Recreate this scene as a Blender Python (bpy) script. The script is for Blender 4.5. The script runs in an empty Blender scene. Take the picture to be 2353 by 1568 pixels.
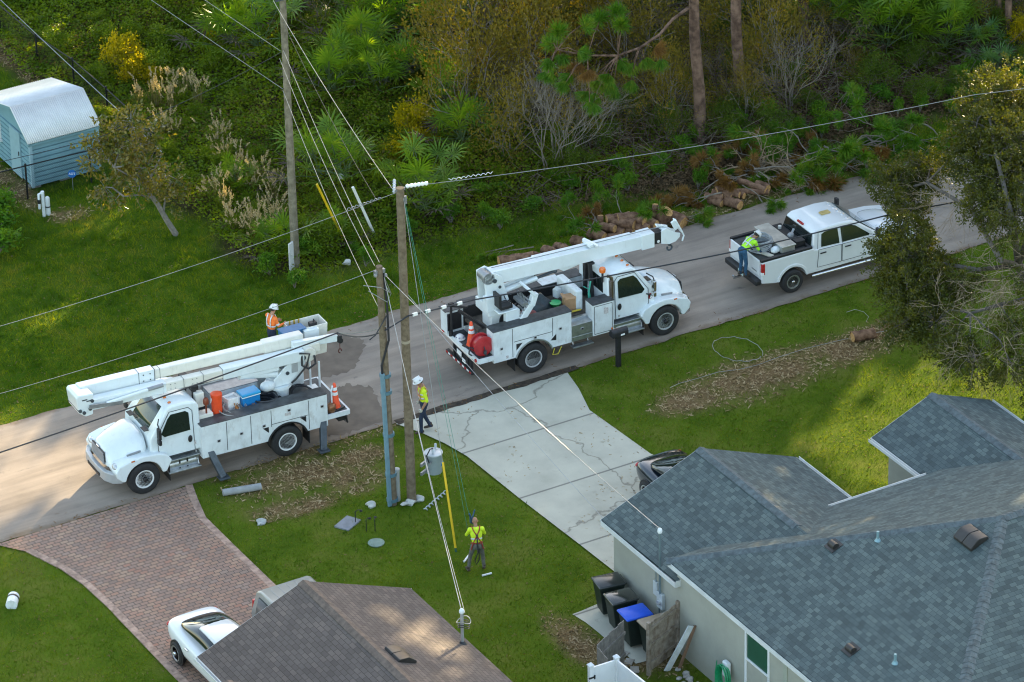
import bpy, bmesh, math, random
import numpy as np
from math import sin, cos, pi, radians, sqrt, atan2
from mathutils import Vector, Matrix, noise as mnoise
S = bpy.context.scene
COL = S.collection
rnd = random.Random(7)
NR = np.random.default_rng(11)

# ------------------------------------------------------------- camera
F_PX, PITCH, YAW, ROLL, DIST = 10590., radians(28.8), radians(29.7), radians(-1.25), 147.
IMG_W = 2353.
fh = Vector((sin(YAW), cos(YAW), 0)); rh = Vector((cos(YAW), -sin(YAW), 0)); zz = Vector((0, 0, 1))
FW = cos(PITCH)*fh - sin(PITCH)*zz
UPV = sin(PITCH)*fh + cos(PITCH)*zz
RV = cos(ROLL)*rh + sin(ROLL)*UPV
UV_ = -sin(ROLL)*rh + cos(ROLL)*UPV
CAMP = -DIST*FW
cam = bpy.data.cameras.new('camera'); camo = bpy.data.objects.new('camera', cam); COL.objects.link(camo)
camo.matrix_world = Matrix(((RV.x, UV_.x, -FW.x, CAMP.x), (RV.y, UV_.y, -FW.y, CAMP.y), (RV.z, UV_.z, -FW.z, CAMP.z), (0, 0, 0, 1)))
cam.sensor_width = 36; cam.lens = 36*F_PX/IMG_W; cam.clip_end = 2000; cam.clip_start = 1
S.camera = camo

# ------------------------------------------------------------- light
SUN_EL = radians(15.5)
SUN_H = Vector((.788, .615, 0))
world = bpy.data.worlds.new('World'); S.world = world; world.use_nodes = True
wn = world.node_tree.nodes; wl = world.node_tree.links
sky = wn.new('ShaderNodeTexSky'); sky.sky_type = 'NISHITA'; sky.sun_disc = False
sky.sun_elevation = SUN_EL; sky.sun_rotation = atan2(SUN_H.x, SUN_H.y)
sky.air_density = 1.0; sky.dust_density = 1.5; sky.ozone_density = 1.0
bg = wn['Background']; bg.inputs[1].default_value = .15
tint = wn.new('ShaderNodeMix'); tint.data_type = 'RGBA'; tint.blend_type = 'MULTIPLY'; tint.inputs[0].default_value = 1; tint.inputs[7].default_value = (1.10, 1.0, .88, 1)
wl.new(sky.outputs[0], tint.inputs[6]); wl.new(tint.outputs[2], bg.inputs[0])
sl = bpy.data.lights.new('sun', 'SUN'); sl.energy = 4.0; sl.angle = radians(.5); sl.color = (1, .79, .48)
so = bpy.data.objects.new('sun', sl); COL.objects.link(so)
sdir = Vector((SUN_H.x*cos(SUN_EL), SUN_H.y*cos(SUN_EL), sin(SUN_EL)))
so.rotation_euler = sdir.to_track_quat('Z', 'Y').to_euler(); so.location = sdir*80
S.view_settings.view_transform = 'Standard'; S.view_settings.look = 'None'
S.view_settings.exposure = 2.25; S.view_settings.gamma = 1
S.render.engine = 'CYCLES'
S.cycles.use_denoising = True; S.cycles.filter_width = 1.15
S.cycles.max_bounces = 6; S.cycles.diffuse_bounces = 3; S.cycles.glossy_bounces = 3; S.cycles.transmission_bounces = 4; S.cycles.transparent_max_bounces = 6
try: S.cycles.use_light_tree = False
except Exception: pass

# ------------------------------------------------------------- helpers
def _ray(x, y): return FW + (x - 1176.5)/F_PX*RV - (y - 784)/F_PX*UV_
def at(x, y, z=0.):
    """world point seen at photo position x,y (2353 px wide) at height z"""
    d = _ray(x, y); t = (z - CAMP.z)/d.z; return CAMP + t*d
def on_y(x, y, Y):
    d = _ray(x, y); return CAMP + (Y - CAMP.y)/d.y*d
def on_x(x, y, X):
    d = _ray(x, y); return CAMP + (X - CAMP.x)/d.x*d

def tag(o, label=None, cat=None, group=None, kind=None):
    if label: o['label'] = label
    if cat: o['category'] = cat
    if group: o['group'] = group
    if kind: o['kind'] = kind
    return o
def empty(name, loc=(0, 0, 0), rz=0, label=None, cat=None, group=None):
    o = bpy.data.objects.new(name, None); COL.objects.link(o)
    o.empty_display_size = .2; o.location = loc; o.rotation_euler = (0, 0, rz)
    return tag(o, label, cat, group)
KIDS = {}
def par(o, p):
    o.parent = p; KIDS.setdefault(p.name, []).append(o)
def dup(o, parent=None):
    c = o.copy(); COL.objects.link(c)
    if parent: par(c, parent)
    for k in KIDS.get(o.name, []): dup(k, c)
    return c

class MB:
    """collects faces of one mesh"""
    def __init__(s): s.v = []; s.f = []; s.m = []; s.uv = {}; s.mi = 0; s.T = None
    def add(s, vs, fs):
        b = len(s.v)
        if s.T is not None: vs = [s.T @ Vector(p) for p in vs]
        s.v += [tuple(p) for p in vs]
        for f in fs: s.f.append([b+i for i in f]); s.m.append(s.mi)
        return s
    def box(s, c, d, rz=0, M=None):
        x, y, z = d[0]/2, d[1]/2, d[2]/2
        vs = [Vector((a*x, b*y, e*z)) for a in (-1, 1) for b in (-1, 1) for e in (-1, 1)]
        if M is not None: vs = [M @ p for p in vs]
        elif rz: R = Matrix.Rotation(rz, 3, 'Z'); vs = [R @ p for p in vs]
        vs = [p + Vector(c) for p in vs]
        return s.add(vs, [(0, 1, 3, 2), (4, 6, 7, 5), (0, 4, 5, 1), (2, 3, 7, 6), (0, 2, 6, 4), (1, 5, 7, 3)])
    def bar(s, p0, p1, w, h=None, up=(0, 0, 1)):
        """rectangular bar from p0 to p1"""
        h = h or w; p0 = Vector(p0); p1 = Vector(p1); d = (p1-p0).normalized(); u = Vector(up)
        if abs(d.dot(u)) > .98: u = Vector((1, 0, 0))
        r = d.cross(u).normalized(); u = r.cross(d)
        vs = [p + r*a*w/2 + u*b*h/2 for p in (p0, p1) for a, b in ((-1, -1), (1, -1), (1, 1), (-1, 1))]
        return s.add(vs, [(0, 3, 2, 1), (4, 5, 6, 7), (0, 1, 5, 4), (1, 2, 6, 5), (2, 3, 7, 6), (3, 0, 4, 7)])
    def cyl(s, p0, p1, r0, r1=None, n=12, cap=True):
        r1 = r0 if r1 is None else r1; p0 = Vector(p0); p1 = Vector(p1); d = (p1-p0).normalized()
        a = d.orthogonal().normalized(); b = d.cross(a)
        vs = []
        for p, r in ((p0, r0), (p1, r1)):
            for i in range(n):
                t = 2*pi*i/n; vs.append(p + a*r*cos(t) + b*r*sin(t))
        fs = [(i, (i+1) % n, n+(i+1) % n, n+i) for i in range(n)]
        if cap: fs += [tuple(range(n-1, -1, -1)), tuple(range(n, 2*n))]
        return s.add(vs, fs)
    def tube(s, pts, r, n=6, cap=True):
        pts = [Vector(p) for p in pts]; m = len(pts); rs = r if isinstance(r, (list, tuple)) else [r]*m
        vs = []; a = None
        for i, p in enumerate(pts):
            d = (pts[min(i+1, m-1)] - pts[max(i-1, 0)])
            d = d.normalized() if d.length > 1e-9 else Vector((0, 0, 1))
            a = d.orthogonal().normalized() if a is None else (a - d*a.dot(d)).normalized()
            b = d.cross(a)
            for k in range(n):
                t = 2*pi*k/n; vs.append(p + rs[i]*(a*cos(t) + b*sin(t)))
        fs = [(i*n+k, i*n+(k+1) % n, (i+1)*n+(k+1) % n, (i+1)*n+k) for i in range(m-1) for k in range(n)]
        if cap: fs += [tuple(range(n-1, -1, -1)), tuple(range((m-1)*n, m*n))]
        return s.add(vs, fs)
    def lathe(s, prof, c=(0, 0, 0), axis='Z', n=24):
        """prof = [(radius, height)]"""
        vs = []; m = len(prof)
        for r, h in prof:
            for k in range(n):
                t = 2*pi*k/n; q = (r*cos(t), r*sin(t), h)
                if axis == 'Y': q = (q[0], q[2], q[1])
                elif axis == 'X': q = (q[2], q[0], q[1])
                vs.append(Vector(q) + Vector(c))
        fs = [(i*n+k, i*n+(k+1) % n, (i+1)*n+(k+1) % n, (i+1)*n+k) for i in range(m-1) for k in range(n)]
        fs += [tuple(range(n-1, -1, -1)), tuple(range((m-1)*n, m*n))]
        return s.add(vs, fs)
    def prism(s, prof, lo, hi, axis='Y', fy=None):
        """profile (a,b) extruded: axis Y -> (a=x,b=z); X -> (a=y,b=z); Z -> (a=x,b=y). fy(a,b)->scale of the extrusion"""
        n = len(prof); vs = []
        for e in (lo, hi):
            for a, b in prof:
                k = e*(fy(a, b) if fy else 1)
                vs.append((a, k, b) if axis == 'Y' else (k, a, b) if axis == 'X' else (a, b, k))
        fs = [tuple(range(n)), tuple(range(2*n-1, n-1, -1))] + [(i, n+i, n+(i+1) % n, (i+1) % n) for i in range(n)]
        return s.add(vs, fs)
    def loft(s, secs, closed=True, cap=True):
        n = len(secs[0]); vs = [p for q in secs for p in q]; m = len(secs)
        K = n if closed else n-1
        fs = [(i*n+k, i*n+(k+1) % n, (i+1)*n+(k+1) % n, (i+1)*n+k) for i in range(m-1) for k in range(K)]
        if cap: fs += [tuple(range(n-1, -1, -1)), tuple(range((m-1)*n, m*n))]
        return s.add(vs, fs)
    def ball(s, c, r, n=10, m=7, sc=(1, 1, 1)):
        vs = [Vector(c) + Vector((0, 0, -r*sc[2]))]; c = Vector(c)
        for i in range(1, m):
            ph = -pi/2 + pi*i/m
            for k in range(n):
                t = 2*pi*k/n; vs.append(c + Vector((r*sc[0]*cos(ph)*cos(t), r*sc[1]*cos(ph)*sin(t), r*sc[2]*sin(ph))))
        vs.append(c + Vector((0, 0, r*sc[2])))
        fs = [(0, 1+(k+1) % n, 1+k) for k in range(n)]
        for i in range(m-2):
            fs += [(1+i*n+k, 1+i*n+(k+1) % n, 1+(i+1)*n+(k+1) % n, 1+(i+1)*n+k) for k in range(n)]
        e = 1+(m-1)*n; fs += [(e-n+k, e-n+(k+1) % n, e) for k in range(n)]
        return s.add(vs, fs)
    def poly(s, pts, uv=None):
        i = len(s.f); s.add(pts, [tuple(range(len(pts)))])
        if uv: s.uv[i] = uv
        return s
    def mat(s, i): s.mi = i; return s
    def build(s, name, mats, parent=None, loc=None, bevel=0, seg=2, smooth=False, sub=0, fix=True):
        me = bpy.data.meshes.new(name); me.from_pydata(s.v, [], s.f)
        mats = mats if isinstance(mats, (list, tuple)) else [mats]
        for m in mats: me.materials.append(m)
        if len(mats) > 1: me.polygons.foreach_set('material_index', s.m)
        if s.uv:
            l = me.uv_layers.new(name='UVMap')
            for fi, uv in s.uv.items():
                for k, li in enumerate(me.polygons[fi].loop_indices): l.data[li].uv = uv[k]
        if fix:
            bm = bmesh.new(); bm.from_mesh(me); bmesh.ops.recalc_face_normals(bm, faces=bm.faces); bm.to_mesh(me); bm.free()
        if smooth or bevel: me.polygons.foreach_set('use_smooth', [True]*len(me.polygons))
        o = bpy.data.objects.new(name, me); COL.objects.link(o)
        if parent: par(o, parent)
        if loc is not None: o.location = loc
        if bevel:
            b = o.modifiers.new('bevel', 'BEVEL'); b.width = bevel; b.segments = seg; b.limit_method = 'ANGLE'; b.angle_limit = radians(40)
            b.harden_normals = True
        elif smooth:
            try: me.set_sharp_from_angle(angle=radians(50))
            except Exception: pass
        if sub:
            q = o.modifiers.new('sub', 'SUBSURF'); q.levels = sub; q.render_levels = sub
        return o

def npmesh(name, V, Fc, mat, parent=None, n=3, smooth=False):
    """fast mesh from numpy arrays: V (k,3), Fc (m,n)"""
    me = bpy.data.meshes.new(name); V = np.asarray(V, np.float32); Fc = np.asarray(Fc, np.int32)
    me.vertices.add(len(V)); me.vertices.foreach_set('co', V.ravel())
    me.loops.add(Fc.size); me.loops.foreach_set('vertex_index', Fc.ravel())
    me.polygons.add(len(Fc)); me.polygons.foreach_set('loop_start', np.arange(0, Fc.size, n, dtype=np.int32))
    me.update(calc_edges=True)
    for m in (mat if isinstance(mat, (list, tuple)) else [mat]): me.materials.append(m)
    if smooth: me.polygons.foreach_set('use_smooth', np.ones(len(Fc), bool))
    o = bpy.data.objects.new(name, me); COL.objects.link(o)
    if parent: par(o, parent)
    return o

def leafquads(P, L, W, D, roll=None, fold=0.):
    """P (k,3) bases, L lengths, W widths, D (k,3) unit directions -> kite-shaped leaf faces"""
    k = len(P); rv = NR.normal(size=(k, 3)); sx = np.cross(D, rv); sx /= np.linalg.norm(sx, axis=1)[:, None]+1e-9
    L = np.broadcast_to(L, k)[:, None]; W = np.broadcast_to(W, k)[:, None]
    V = np.stack([P, P + D*L*.45 + sx*W*.5, P + D*L, P + D*L*.45 - sx*W*.5], 1).reshape(-1, 3)
    Fc = np.arange(4*k).reshape(-1, 4)
    return V, Fc
def unit(k): 
    d = NR.normal(size=(k, 3)); return d/np.linalg.norm(d, axis=1)[:, None]

# ------------------------------------------------------------- materials
def newmat(name):
    m = bpy.data.materials.new(name); m.use_nodes = True
    nt = m.node_tree; return m, nt, nt.nodes['Principled BSDF'], nt.nodes['Material Output']
def ramp(nt, fac, stops, interp='LINEAR'):
    r = nt.nodes.new('ShaderNodeValToRGB'); r.color_ramp.interpolation = interp
    e = r.color_ramp.elements
    while len(e) < len(stops): e.new(.5)
    for q, (p, c) in zip(e, stops): q.position = p; q.color = (*c, 1)
    nt.links.new(fac, r.inputs[0]); return r.outputs[0]
def noise(nt, scale, detail=4, rough=.55, vec=None, dist=0):
    n = nt.nodes.new('ShaderNodeTexNoise'); n.inputs['Scale'].default_value = scale
    n.inputs['Detail'].default_value = detail; n.inputs['Roughness'].default_value = rough; n.inputs['Distortion'].default_value = dist
    if vec is None:
        vec = nt.nodes.new('ShaderNodeNewGeometry').outputs['Position']
    nt.links.new(vec, n.inputs['Vector']); return n.outputs['Fac']
def mixc(nt, fac, a, b, mode='MIX'):
    m = nt.nodes.new('ShaderNodeMix'); m.data_type = 'RGBA'; m.blend_type = mode
    for sck, v in ((m.inputs[0], fac), (m.inputs[6], a), (m.inputs[7], b)):
        if isinstance(v, (int, float)): sck.default_value = v
        elif isinstance(v, tuple): sck.default_value = (*v, 1) if len(v) == 3 else v
        else: nt.links.new(v, sck)
    return m.outputs[2]
def math_(nt, op, a, b=None, c=None, clamp=False):
    m = nt.nodes.new('ShaderNodeMath'); m.operation = op; m.use_clamp = clamp
    for sck, v in zip(m.inputs, (a, b, c)):
        if v is None: continue
        if isinstance(v, (int, float)): sck.default_value = v
        else: nt.links.new(v, sck)
    return m.outputs[0]
def bumpn(nt, bsdf, h, strength=.3, dist=.02):
    b = nt.nodes.new('ShaderNodeBump'); b.inputs['Strength'].default_value = strength; b.inputs['Distance'].default_value = dist
    nt.links.new(h, b.inputs['Height']); nt.links.new(b.outputs[0], bsdf.inputs['Normal'])
def sc(c, k): return tuple(min(1, x*k) for x in c)
def M(name, col, rough=.5, metal=0, var=.12, vs=4, col2=None, bump=0, bs=60, coat=0, spec=.5, bdist=.01):
    m, nt, b, o = newmat(name)
    b.inputs['Roughness'].default_value = rough; b.inputs['Metallic'].default_value = metal
    b.inputs['Specular IOR Level'].default_value = spec
    if coat: b.inputs['Coat Weight'].default_value = coat; b.inputs['Coat Roughness'].default_value = .06
    if var or col2:
        f = noise(nt, vs, 5, .6)
        c = ramp(nt, f, [(.35, sc(col, 1-var)), (.65, col2 or sc(col, 1+var))]); nt.links.new(c, b.inputs['Base Color'])
    else: b.inputs['Base Color'].default_value = (*col, 1)
    if bump: bumpn(nt, b, noise(nt, bs, 4), bump, bdist)
    return m
def leafmat(name, stops, scale=2.5, trans=.45, rough=.45, spec=.4, fine=35, boost=True):
    spec *= .5
    """leaf: diffuse + translucent, colour varied leaf by leaf"""
    m, nt, b, o = newmat(name)
    stops = [(p, (c_[0]*1.75, c_[1]*1.5, c_[2]*.85)) for p, c_ in stops] if boost else stops
    f1 = noise(nt, scale, 3); f2 = noise(nt, fine, 1)
    f = math_(nt, 'ADD', math_(nt, 'MULTIPLY', f1, .6), math_(nt, 'MULTIPLY', f2, .4))
    c = ramp(nt, f, stops); nt.links.new(c, b.inputs['Base Color'])
    b.inputs['Roughness'].default_value = rough; b.inputs['Specular IOR Level'].default_value = spec
    t = nt.nodes.new('ShaderNodeBsdfTranslucent'); g = mixc(nt, 1., c, (1.0, .95, .35), 'MULTIPLY')
    h = nt.nodes.new('ShaderNodeHueSaturation'); h.inputs['Value'].default_value = 1.7; h.inputs['Saturation'].default_value = 1.1
    nt.links.new(g, h.inputs['Color']); nt.links.new(h.outputs[0], t.inputs[0])
    x = nt.nodes.new('ShaderNodeMixShader'); x.inputs[0].default_value = trans
    nt.links.new(b.outputs[0], x.inputs[1]); nt.links.new(t.outputs[0], x.inputs[2]); nt.links.new(x.outputs[0], o.inputs[0])
    return m
def glassmat(name, col=(.02, .03, .03), rough=.05):
    m, nt, b, o = newmat(name); b.inputs['Base Color'].default_value = (*col, 1); b.inputs['Roughness'].default_value = rough
    b.inputs['Specular IOR Level'].default_value = .7; b.inputs['Coat Weight'].default_value = .4; b.inputs['Coat Roughness'].default_value = .03
    return m
def brickmat(name, stops, mortar, w, h, msize=.006, rough=.8, bump=.4, off=.5, fine=.12, sq=1.):
    """units w x h metres on the UV map, each with its own colour"""
    m, nt, b, o = newmat(name)
    uv = nt.nodes.new('ShaderNodeUVMap').outputs[0]
    t = nt.nodes.new('ShaderNodeTexBrick'); nt.links.new(uv, t.inputs['Vector'])
    t.inputs['Scale'].default_value = 1; t.inputs['Brick Width'].default_value = w; t.inputs['Row Height'].default_value = h
    t.inputs['Mortar Size'].default_value = msize; t.inputs['Mortar Smooth'].default_value = .2; t.offset = off; t.squash = sq
    t.inputs['Color1'].default_value = (0, 0, 0, 1); t.inputs['Color2'].default_value = (1, 1, 1, 1); t.inputs['Mortar'].default_value = (.5, .5, .5, 1)
    c = ramp(nt, t.outputs['Color'], stops)
    n = noise(nt, 1.3, 4); n2 = noise(nt, 60, 2)
    c = mixc(nt, 1., c, ramp(nt, n, [(.3, (1-fine*1.5,)*3), (.7, (1+fine*.5,)*3)]), 'MULTIPLY')
    c = mixc(nt, 1., c, ramp(nt, n2, [(.3, (1-fine,)*3), (.7, (1,)*3)]), 'MULTIPLY')
    c = mixc(nt, t.outputs['Fac'], c, mortar); nt.links.new(c, b.inputs['Base Color'])
    b.inputs['Roughness'].default_value = rough
    hgt = math_(nt, 'SUBTRACT', t.outputs['Color'], math_(nt, 'MULTIPLY', t.outputs['Fac'], 1.5))
    bumpn(nt, b, hgt, bump, .012); return m

WHITE = M('white_paint', (.75, .81, .82), .28, 0, .04, 1.5, coat=.5)
WHITE_D = M('dirty_white_paint', (.70, .745, .75), .4, 0, .1, 2.5, col2=(.76, .81, .82))
OFFWHITE = M('ivory_fibreglass', (.76, .74, .66), .35, 0, .06, 2)
BLACK = M('black_plastic', (.018, .018, .02), .5, 0, .3, 8)
RUBBER = M('tyre_rubber', (.02, .02, .021), .75, 0, .25, 9, bump=.2)
DKGREY = M('dark_grey_tread_plate', (.055, .06, .065), .5, .2, .35, 5, bump=.2)
GREY = M('grey_metal', (.3, .31, .32), .4, .5, .15, 5)
ALU = M('tread_aluminium', (.5, .52, .53), .35, .85, .15, 6, bump=.2)
RIMM = M('polished_rim', (.62, .63, .64), .33, .45, .08, 6)
CHROME = M('chrome', (.7, .7, .7), .12, 1, .05, 4)
SILVER = M('silver_bumper', (.45, .46, .47), .35, .3, .08, 4)
STEEL = M('dark_steel', (.08, .095, .11), .45, .4, .2, 6)
GLASS = glassmat('tinted_glass', (.012, .018, .018))
WGLASS = glassmat('windscreen_glass', (.035, .05, .042))
SEAM = M('panel_gap', (.06, .065, .07), .7, 0, 0)
LAMP_R = M('red_lens', (.45, .02, .02), .2, 0, .15, 10, coat=.6)
LAMP_A = M('amber_lens', (.55, .14, .02), .25, 0, .15, 10, coat=.6)
LAMP_O = M('orange_beacon', (.8, .17, .02), .3, 0, .1, 10, coat=.4)
LENS = M('clear_lens', (.55, .57, .58), .1, .3, .2, 14, coat=.8)
ORANGE = M('orange_plastic', (.85, .085, .02), .45, 0, .07, 6)
REFLW = M('reflective_white', (.85, .85, .83), .35, 0, .05, 8)
RED = M('red_paint', (.42, .02, .025), .4, 0, .15, 5, coat=.3)
BLUE = M('blue_plastic', (.01, .2, .5), .4, 0, .06, 6)
WOODP = M('weathered_wood', (.27, .2, .14), .85, 0, .3, 5, col2=(.36, .31, .25), bump=.4, bs=25)
CARD = M('cardboard', (.42, .25, .13), .8, 0, .1, 5)
WIREM = M('bare_aluminium_wire', (.33, .33, .31), .4, .6, .1, 8)
CABLE = M('black_cable', (.02, .022, .028), .45, 0, .2, 6)

def grime(m, amt=.4, col=(.30, .26, .2)):
    """rusty-grey dirt specks and smudges mixed into a paint"""
    nt = m.node_tree; b = nt.nodes['Principled BSDF']; old = b.inputs['Base Color'].links[0].from_socket
    mp = nt.nodes.new('ShaderNodeMapping'); p = nt.nodes.new('ShaderNodeNewGeometry'); nt.links.new(p.outputs['Position'], mp.inputs[0]); mp.inputs['Scale'].default_value = (1, 1, .35)
    f = ramp(nt, noise(nt, 5.5, 7, .72, mp.outputs[0]), [(.54, (0,)*3), (.72, (amt,)*3)]); nt.links.new(mixc(nt, f, old, col), b.inputs['Base Color'])
grime(WHITE_D, .45); grime(WHITE, .16); grime(OFFWHITE, .25); grime(ALU, .3, (.2, .18, .15))
# ============================================================ SETTING
def blob(X, Y, cx, cy, rx, ry, rot=0.):
    dx, dy = X-cx, Y-cy; c, s_ = cos(rot), sin(rot)
    return np.clip(1.6-1.6*np.sqrt(((dx*c+dy*s_)/rx)**2+((-dx*s_+dy*c)/ry)**2), 0, 1)
def vnoise(X, Y, sc_, seed=0):
    """value noise on arrays"""
    x, y = X*sc_+seed*17.3, Y*sc_+seed*7.7
    xi, yi = np.floor(x).astype(int), np.floor(y).astype(int); fx, fy = x-xi, y-yi
    fx, fy = fx*fx*(3-2*fx), fy*fy*(3-2*fy)
    h = lambda a, b: np.modf(np.abs(np.sin(a*127.1+b*311.7+seed*3.1)*43758.5453))[0]
    return (h(xi, yi)*(1-fx)+h(xi+1, yi)*fx)*(1-fy)+(h(xi, yi+1)*(1-fx)+h(xi+1, yi+1)*fx)*fy
def fbm(X, Y, sc_, seed=0):
    return .5*vnoise(X, Y, sc_, seed)+.3*vnoise(X, Y, sc_*2.1, seed+1)+.2*vnoise(X, Y, sc_*4.3, seed+2)
MULCH = [(-9.6, -3.9, 3.3, 1.0, -.05), (-10.6, -5.3, 1.9, .75, -.15), (-8.3, -4.9, 1.2, 1.0, 0), (-7.6, -3.9, 1.2, .9, 0),
         (5.2, -6.1, 3.7, 1.7, .05), (8.6, -6.0, 3.4, 1.3, .0), (2.9, -6.3, 1.9, 1.0, 0), (11.5, -5.6, 2.5, .8, 0),
         (-7.4, -16.5, .8, 2.2, 0), (-4.9, -15.5, .6, 1.5, 0), (-8.2, 15.6, .9, .7, 0), (-8.9, 18.5, .7, 2.5, 0), (-4.6, 28, .7, 4, 0), (-5.9, -17.9, 1.6, 1.6, 0)]
VERGE = [(10, 4.25, 9, .55, 0), (-8.8, -2.75, 4.5, .45, 0), (3.5, 4.2, 3., .45, 0)]
def masks(X, Y):
    m = np.zeros_like(X)
    for b in MULCH: m = np.maximum(m, blob(X, Y, *b))
    for b in VERGE: m = np.maximum(m, blob(X, Y, *b)*.8)
    m = np.clip(m*(.15+1.5*fbm(X, Y, 1.6, 3)), 0, 1)
    edge = 7.2 + 1.2*(vnoise(X, Y*0, .35, 9)-.5) - np.clip((X-4)/6, 0, 1)*1.6
    f = np.clip((Y-edge)/1.2, 0, 1)*np.clip((X+4.6+1.0*vnoise(X*0, Y, .5, 4))/1.0, 0, 1)
    return m, f
def gz(X, Y):
    """ground height: flat yard and road, shallow swales along the verge"""
    X = np.asarray(X, float); Y = np.asarray(Y, float)
    z = -.22*np.exp(-((Y-6.1)/.8)**2) - .10*np.exp(-((Y+4.9)/.7)**2)*np.clip((X-1.5)/2, 0, 1) - .14*np.exp(-((Y+5.3)/.7)**2)*np.clip((-7.4-X)/1, 0, 1)*np.clip((X+12.6)/.8, 0, 1)
    return z + .05*(fbm(X, Y, .5, 5)-.5)*np.clip((Y-4.2)/1, 0, 1) + .05*(fbm(X, Y, 1.1, 15)-.6)*np.clip((-3.4-Y)/1, 0, 1)
def gzf(x, y): return float(gz(np.array([x]), np.array([y]))[0])

def ground_mat():
    m, nt, b, o = newmat('ground_soil_and_turf')
    at_ = nt.nodes.new('ShaderNodeAttribute'); at_.attribute_name = 'mask'
    sp = nt.nodes.new('ShaderNodeSeparateColor'); nt.links.new(at_.outputs['Color'], sp.inputs[0])
    g = ramp(nt, noise(nt, .55, 8, .68), [(.38, (.035, .085, .004)), (.5, (.062, .125, .006)), (.62, (.10, .15, .012))])
    g = mixc(nt, sp.outputs[2], g, ramp(nt, noise(nt, .5, 8, .68), [(.38, (.065, .12, .008)), (.5, (.105, .165, .012)), (.62, (.16, .185, .03))]))
    g = mixc(nt, ramp(nt, noise(nt, 14, 5, .7), [(.48, (0,)*3), (.7, (.75,)*3)]), g, (.145, .125, .03))
    g = mixc(nt, ramp(nt, noise(nt, 60, 3, .7), [(.4, (.6,)*3), (.6, (0,)*3)]), g, (.028, .06, .004))
    mu = ramp(nt, noise(nt, 22, 6, .75, dist=.6), [(.3, (.07, .042, .019)), (.5, (.18, .118, .058)), (.68, (.33, .24, .13))])
    fo = ramp(nt, noise(nt, 3.2, 7, .7), [(.3, (.025, .020, .011)), (.5, (.075, .055, .030)), (.7, (.15, .11, .065))])
    c = mixc(nt, sp.outputs[0], g, mu); c = mixc(nt, sp.outputs[1], c, fo)
    nt.links.new(c, b.inputs['Base Color']); b.inputs['Roughness'].default_value = .95; b.inputs['Specular IOR Level'].default_value = .03
    bumpn(nt, b, noise(nt, 25, 6, .7), .6, .04); return m
xs = np.concatenate([np.linspace(-260, -32, 20), np.arange(-31.8, 40, .2), np.linspace(41, 320, 26)])
ys = np.concatenate([np.linspace(-260, -36, 20), np.arange(-35.8, 40, .2), np.linspace(41, 320, 26)])
GX, GY = np.meshgrid(xs, ys, indexing='ij'); nx, ny = GX.shape
GV = np.stack([GX, GY, gz(GX, GY)], -1).reshape(-1, 3)
ii = np.arange(nx*ny).reshape(nx, ny)
GF = np.stack([ii[:-1, :-1], ii[1:, :-1], ii[1:, 1:], ii[:-1, 1:]], -1).reshape(-1, 4)
ground = npmesh('ground', GV, GF, ground_mat(), n=4, smooth=True); tag(ground, kind='structure')
mm, ff = masks(GX, GY)
a_ = ground.data.color_attributes.new('mask', 'FLOAT_COLOR', 'POINT')
a_.data.foreach_set('color', np.stack([mm, ff, np.clip(.5-GY, 0, 1), mm*0+1], -1).astype(np.float32).ravel())

# road
def asphalt():
    m, nt, b, o = newmat('worn_asphalt')
    c = ramp(nt, noise(nt, .45, 6, .6), [(.3, (0.2637, 0.2176, 0.1767)), (.5, (0.3242, 0.2678, 0.2174)), (.7, (0.3845, 0.314, 0.25))])
    ge = nt.nodes.new('ShaderNodeMapping'); p = nt.nodes.new('ShaderNodeNewGeometry'); nt.links.new(p.outputs['Position'], ge.inputs[0]); ge.inputs['Scale'].default_value = (.12, 1.3, 1)
    st = ramp(nt, noise(nt, 1.4, 4, .6, ge.outputs[0]), [(.35, (.76,)*3), (.62, (1.08,)*3)])
    c = mixc(nt, 1., c, st, 'MULTIPLY')
    c = mixc(nt, 1., c, ramp(nt, noise(nt, 170, 2), [(.3, (.78,)*3), (.7, (1.15,)*3)]), 'MULTIPLY')
    c = mixc(nt, ramp(nt, noise(nt, 1.1, 6, .7, dist=.8), [(.63, (0,)*3), (.72, (.55,)*3)]), c, (.10, .092, .082))
    # sand washed along the edges
    sx = nt.nodes.new('ShaderNodeSeparateXYZ'); nt.links.new(p.outputs['Position'], sx.inputs[0])
    e = math_(nt, 'ABSOLUTE', math_(nt, 'SUBTRACT', sx.outputs[1], .55)); e = math_(nt, 'ADD', e, math_(nt, 'MULTIPLY', noise(nt, 1.5, 5, .7), .9))
    c = mixc(nt, ramp(nt, math_(nt, 'DIVIDE', e, 4), [(.84, (0,)*3), (.93, (.75,)*3)]), c, (.16, .11, .065))
    nt.links.new(c, b.inputs['Base Color']); b.inputs['Roughness'].default_value = .9; b.inputs['Specular IOR Level'].default_value = .25
    bumpn(nt, b, noise(nt, 120, 3), .35, .01); return m
def strip(name, xa, xb, ya, yb, z, mat, wob=.12, seed=1, step=.15):
    X = np.arange(xa, xb, step); lo = ya + wob*(fbm(X, X*0, 1.2, seed)-.5)*2; hi = yb + wob*(fbm(X, X*0, 1.2, seed+5)-.5)*2
    V = np.concatenate([np.stack([X, lo, 0*X+z], -1), np.stack([X, hi, 0*X+z], -1)]); n = len(X); i = np.arange(n-1)
    o = npmesh(name, V, np.stack([i, i+1, n+i+1, n+i], -1), mat, n=4); tag(o, kind='structure'); return o
ROADZ = .03
strip('road', -120, 160, -2.62, 3.72, ROADZ, asphalt())
def sheet(name, pts, z, mat, uv=True, kind='structure'):
    mb = MB(); mb.poly([(x, y, z) for x, y in pts], [(x, y) for x, y in pts] if uv else None)
    o = mb.build(name, mat); return tag(o, kind=kind)
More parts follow.
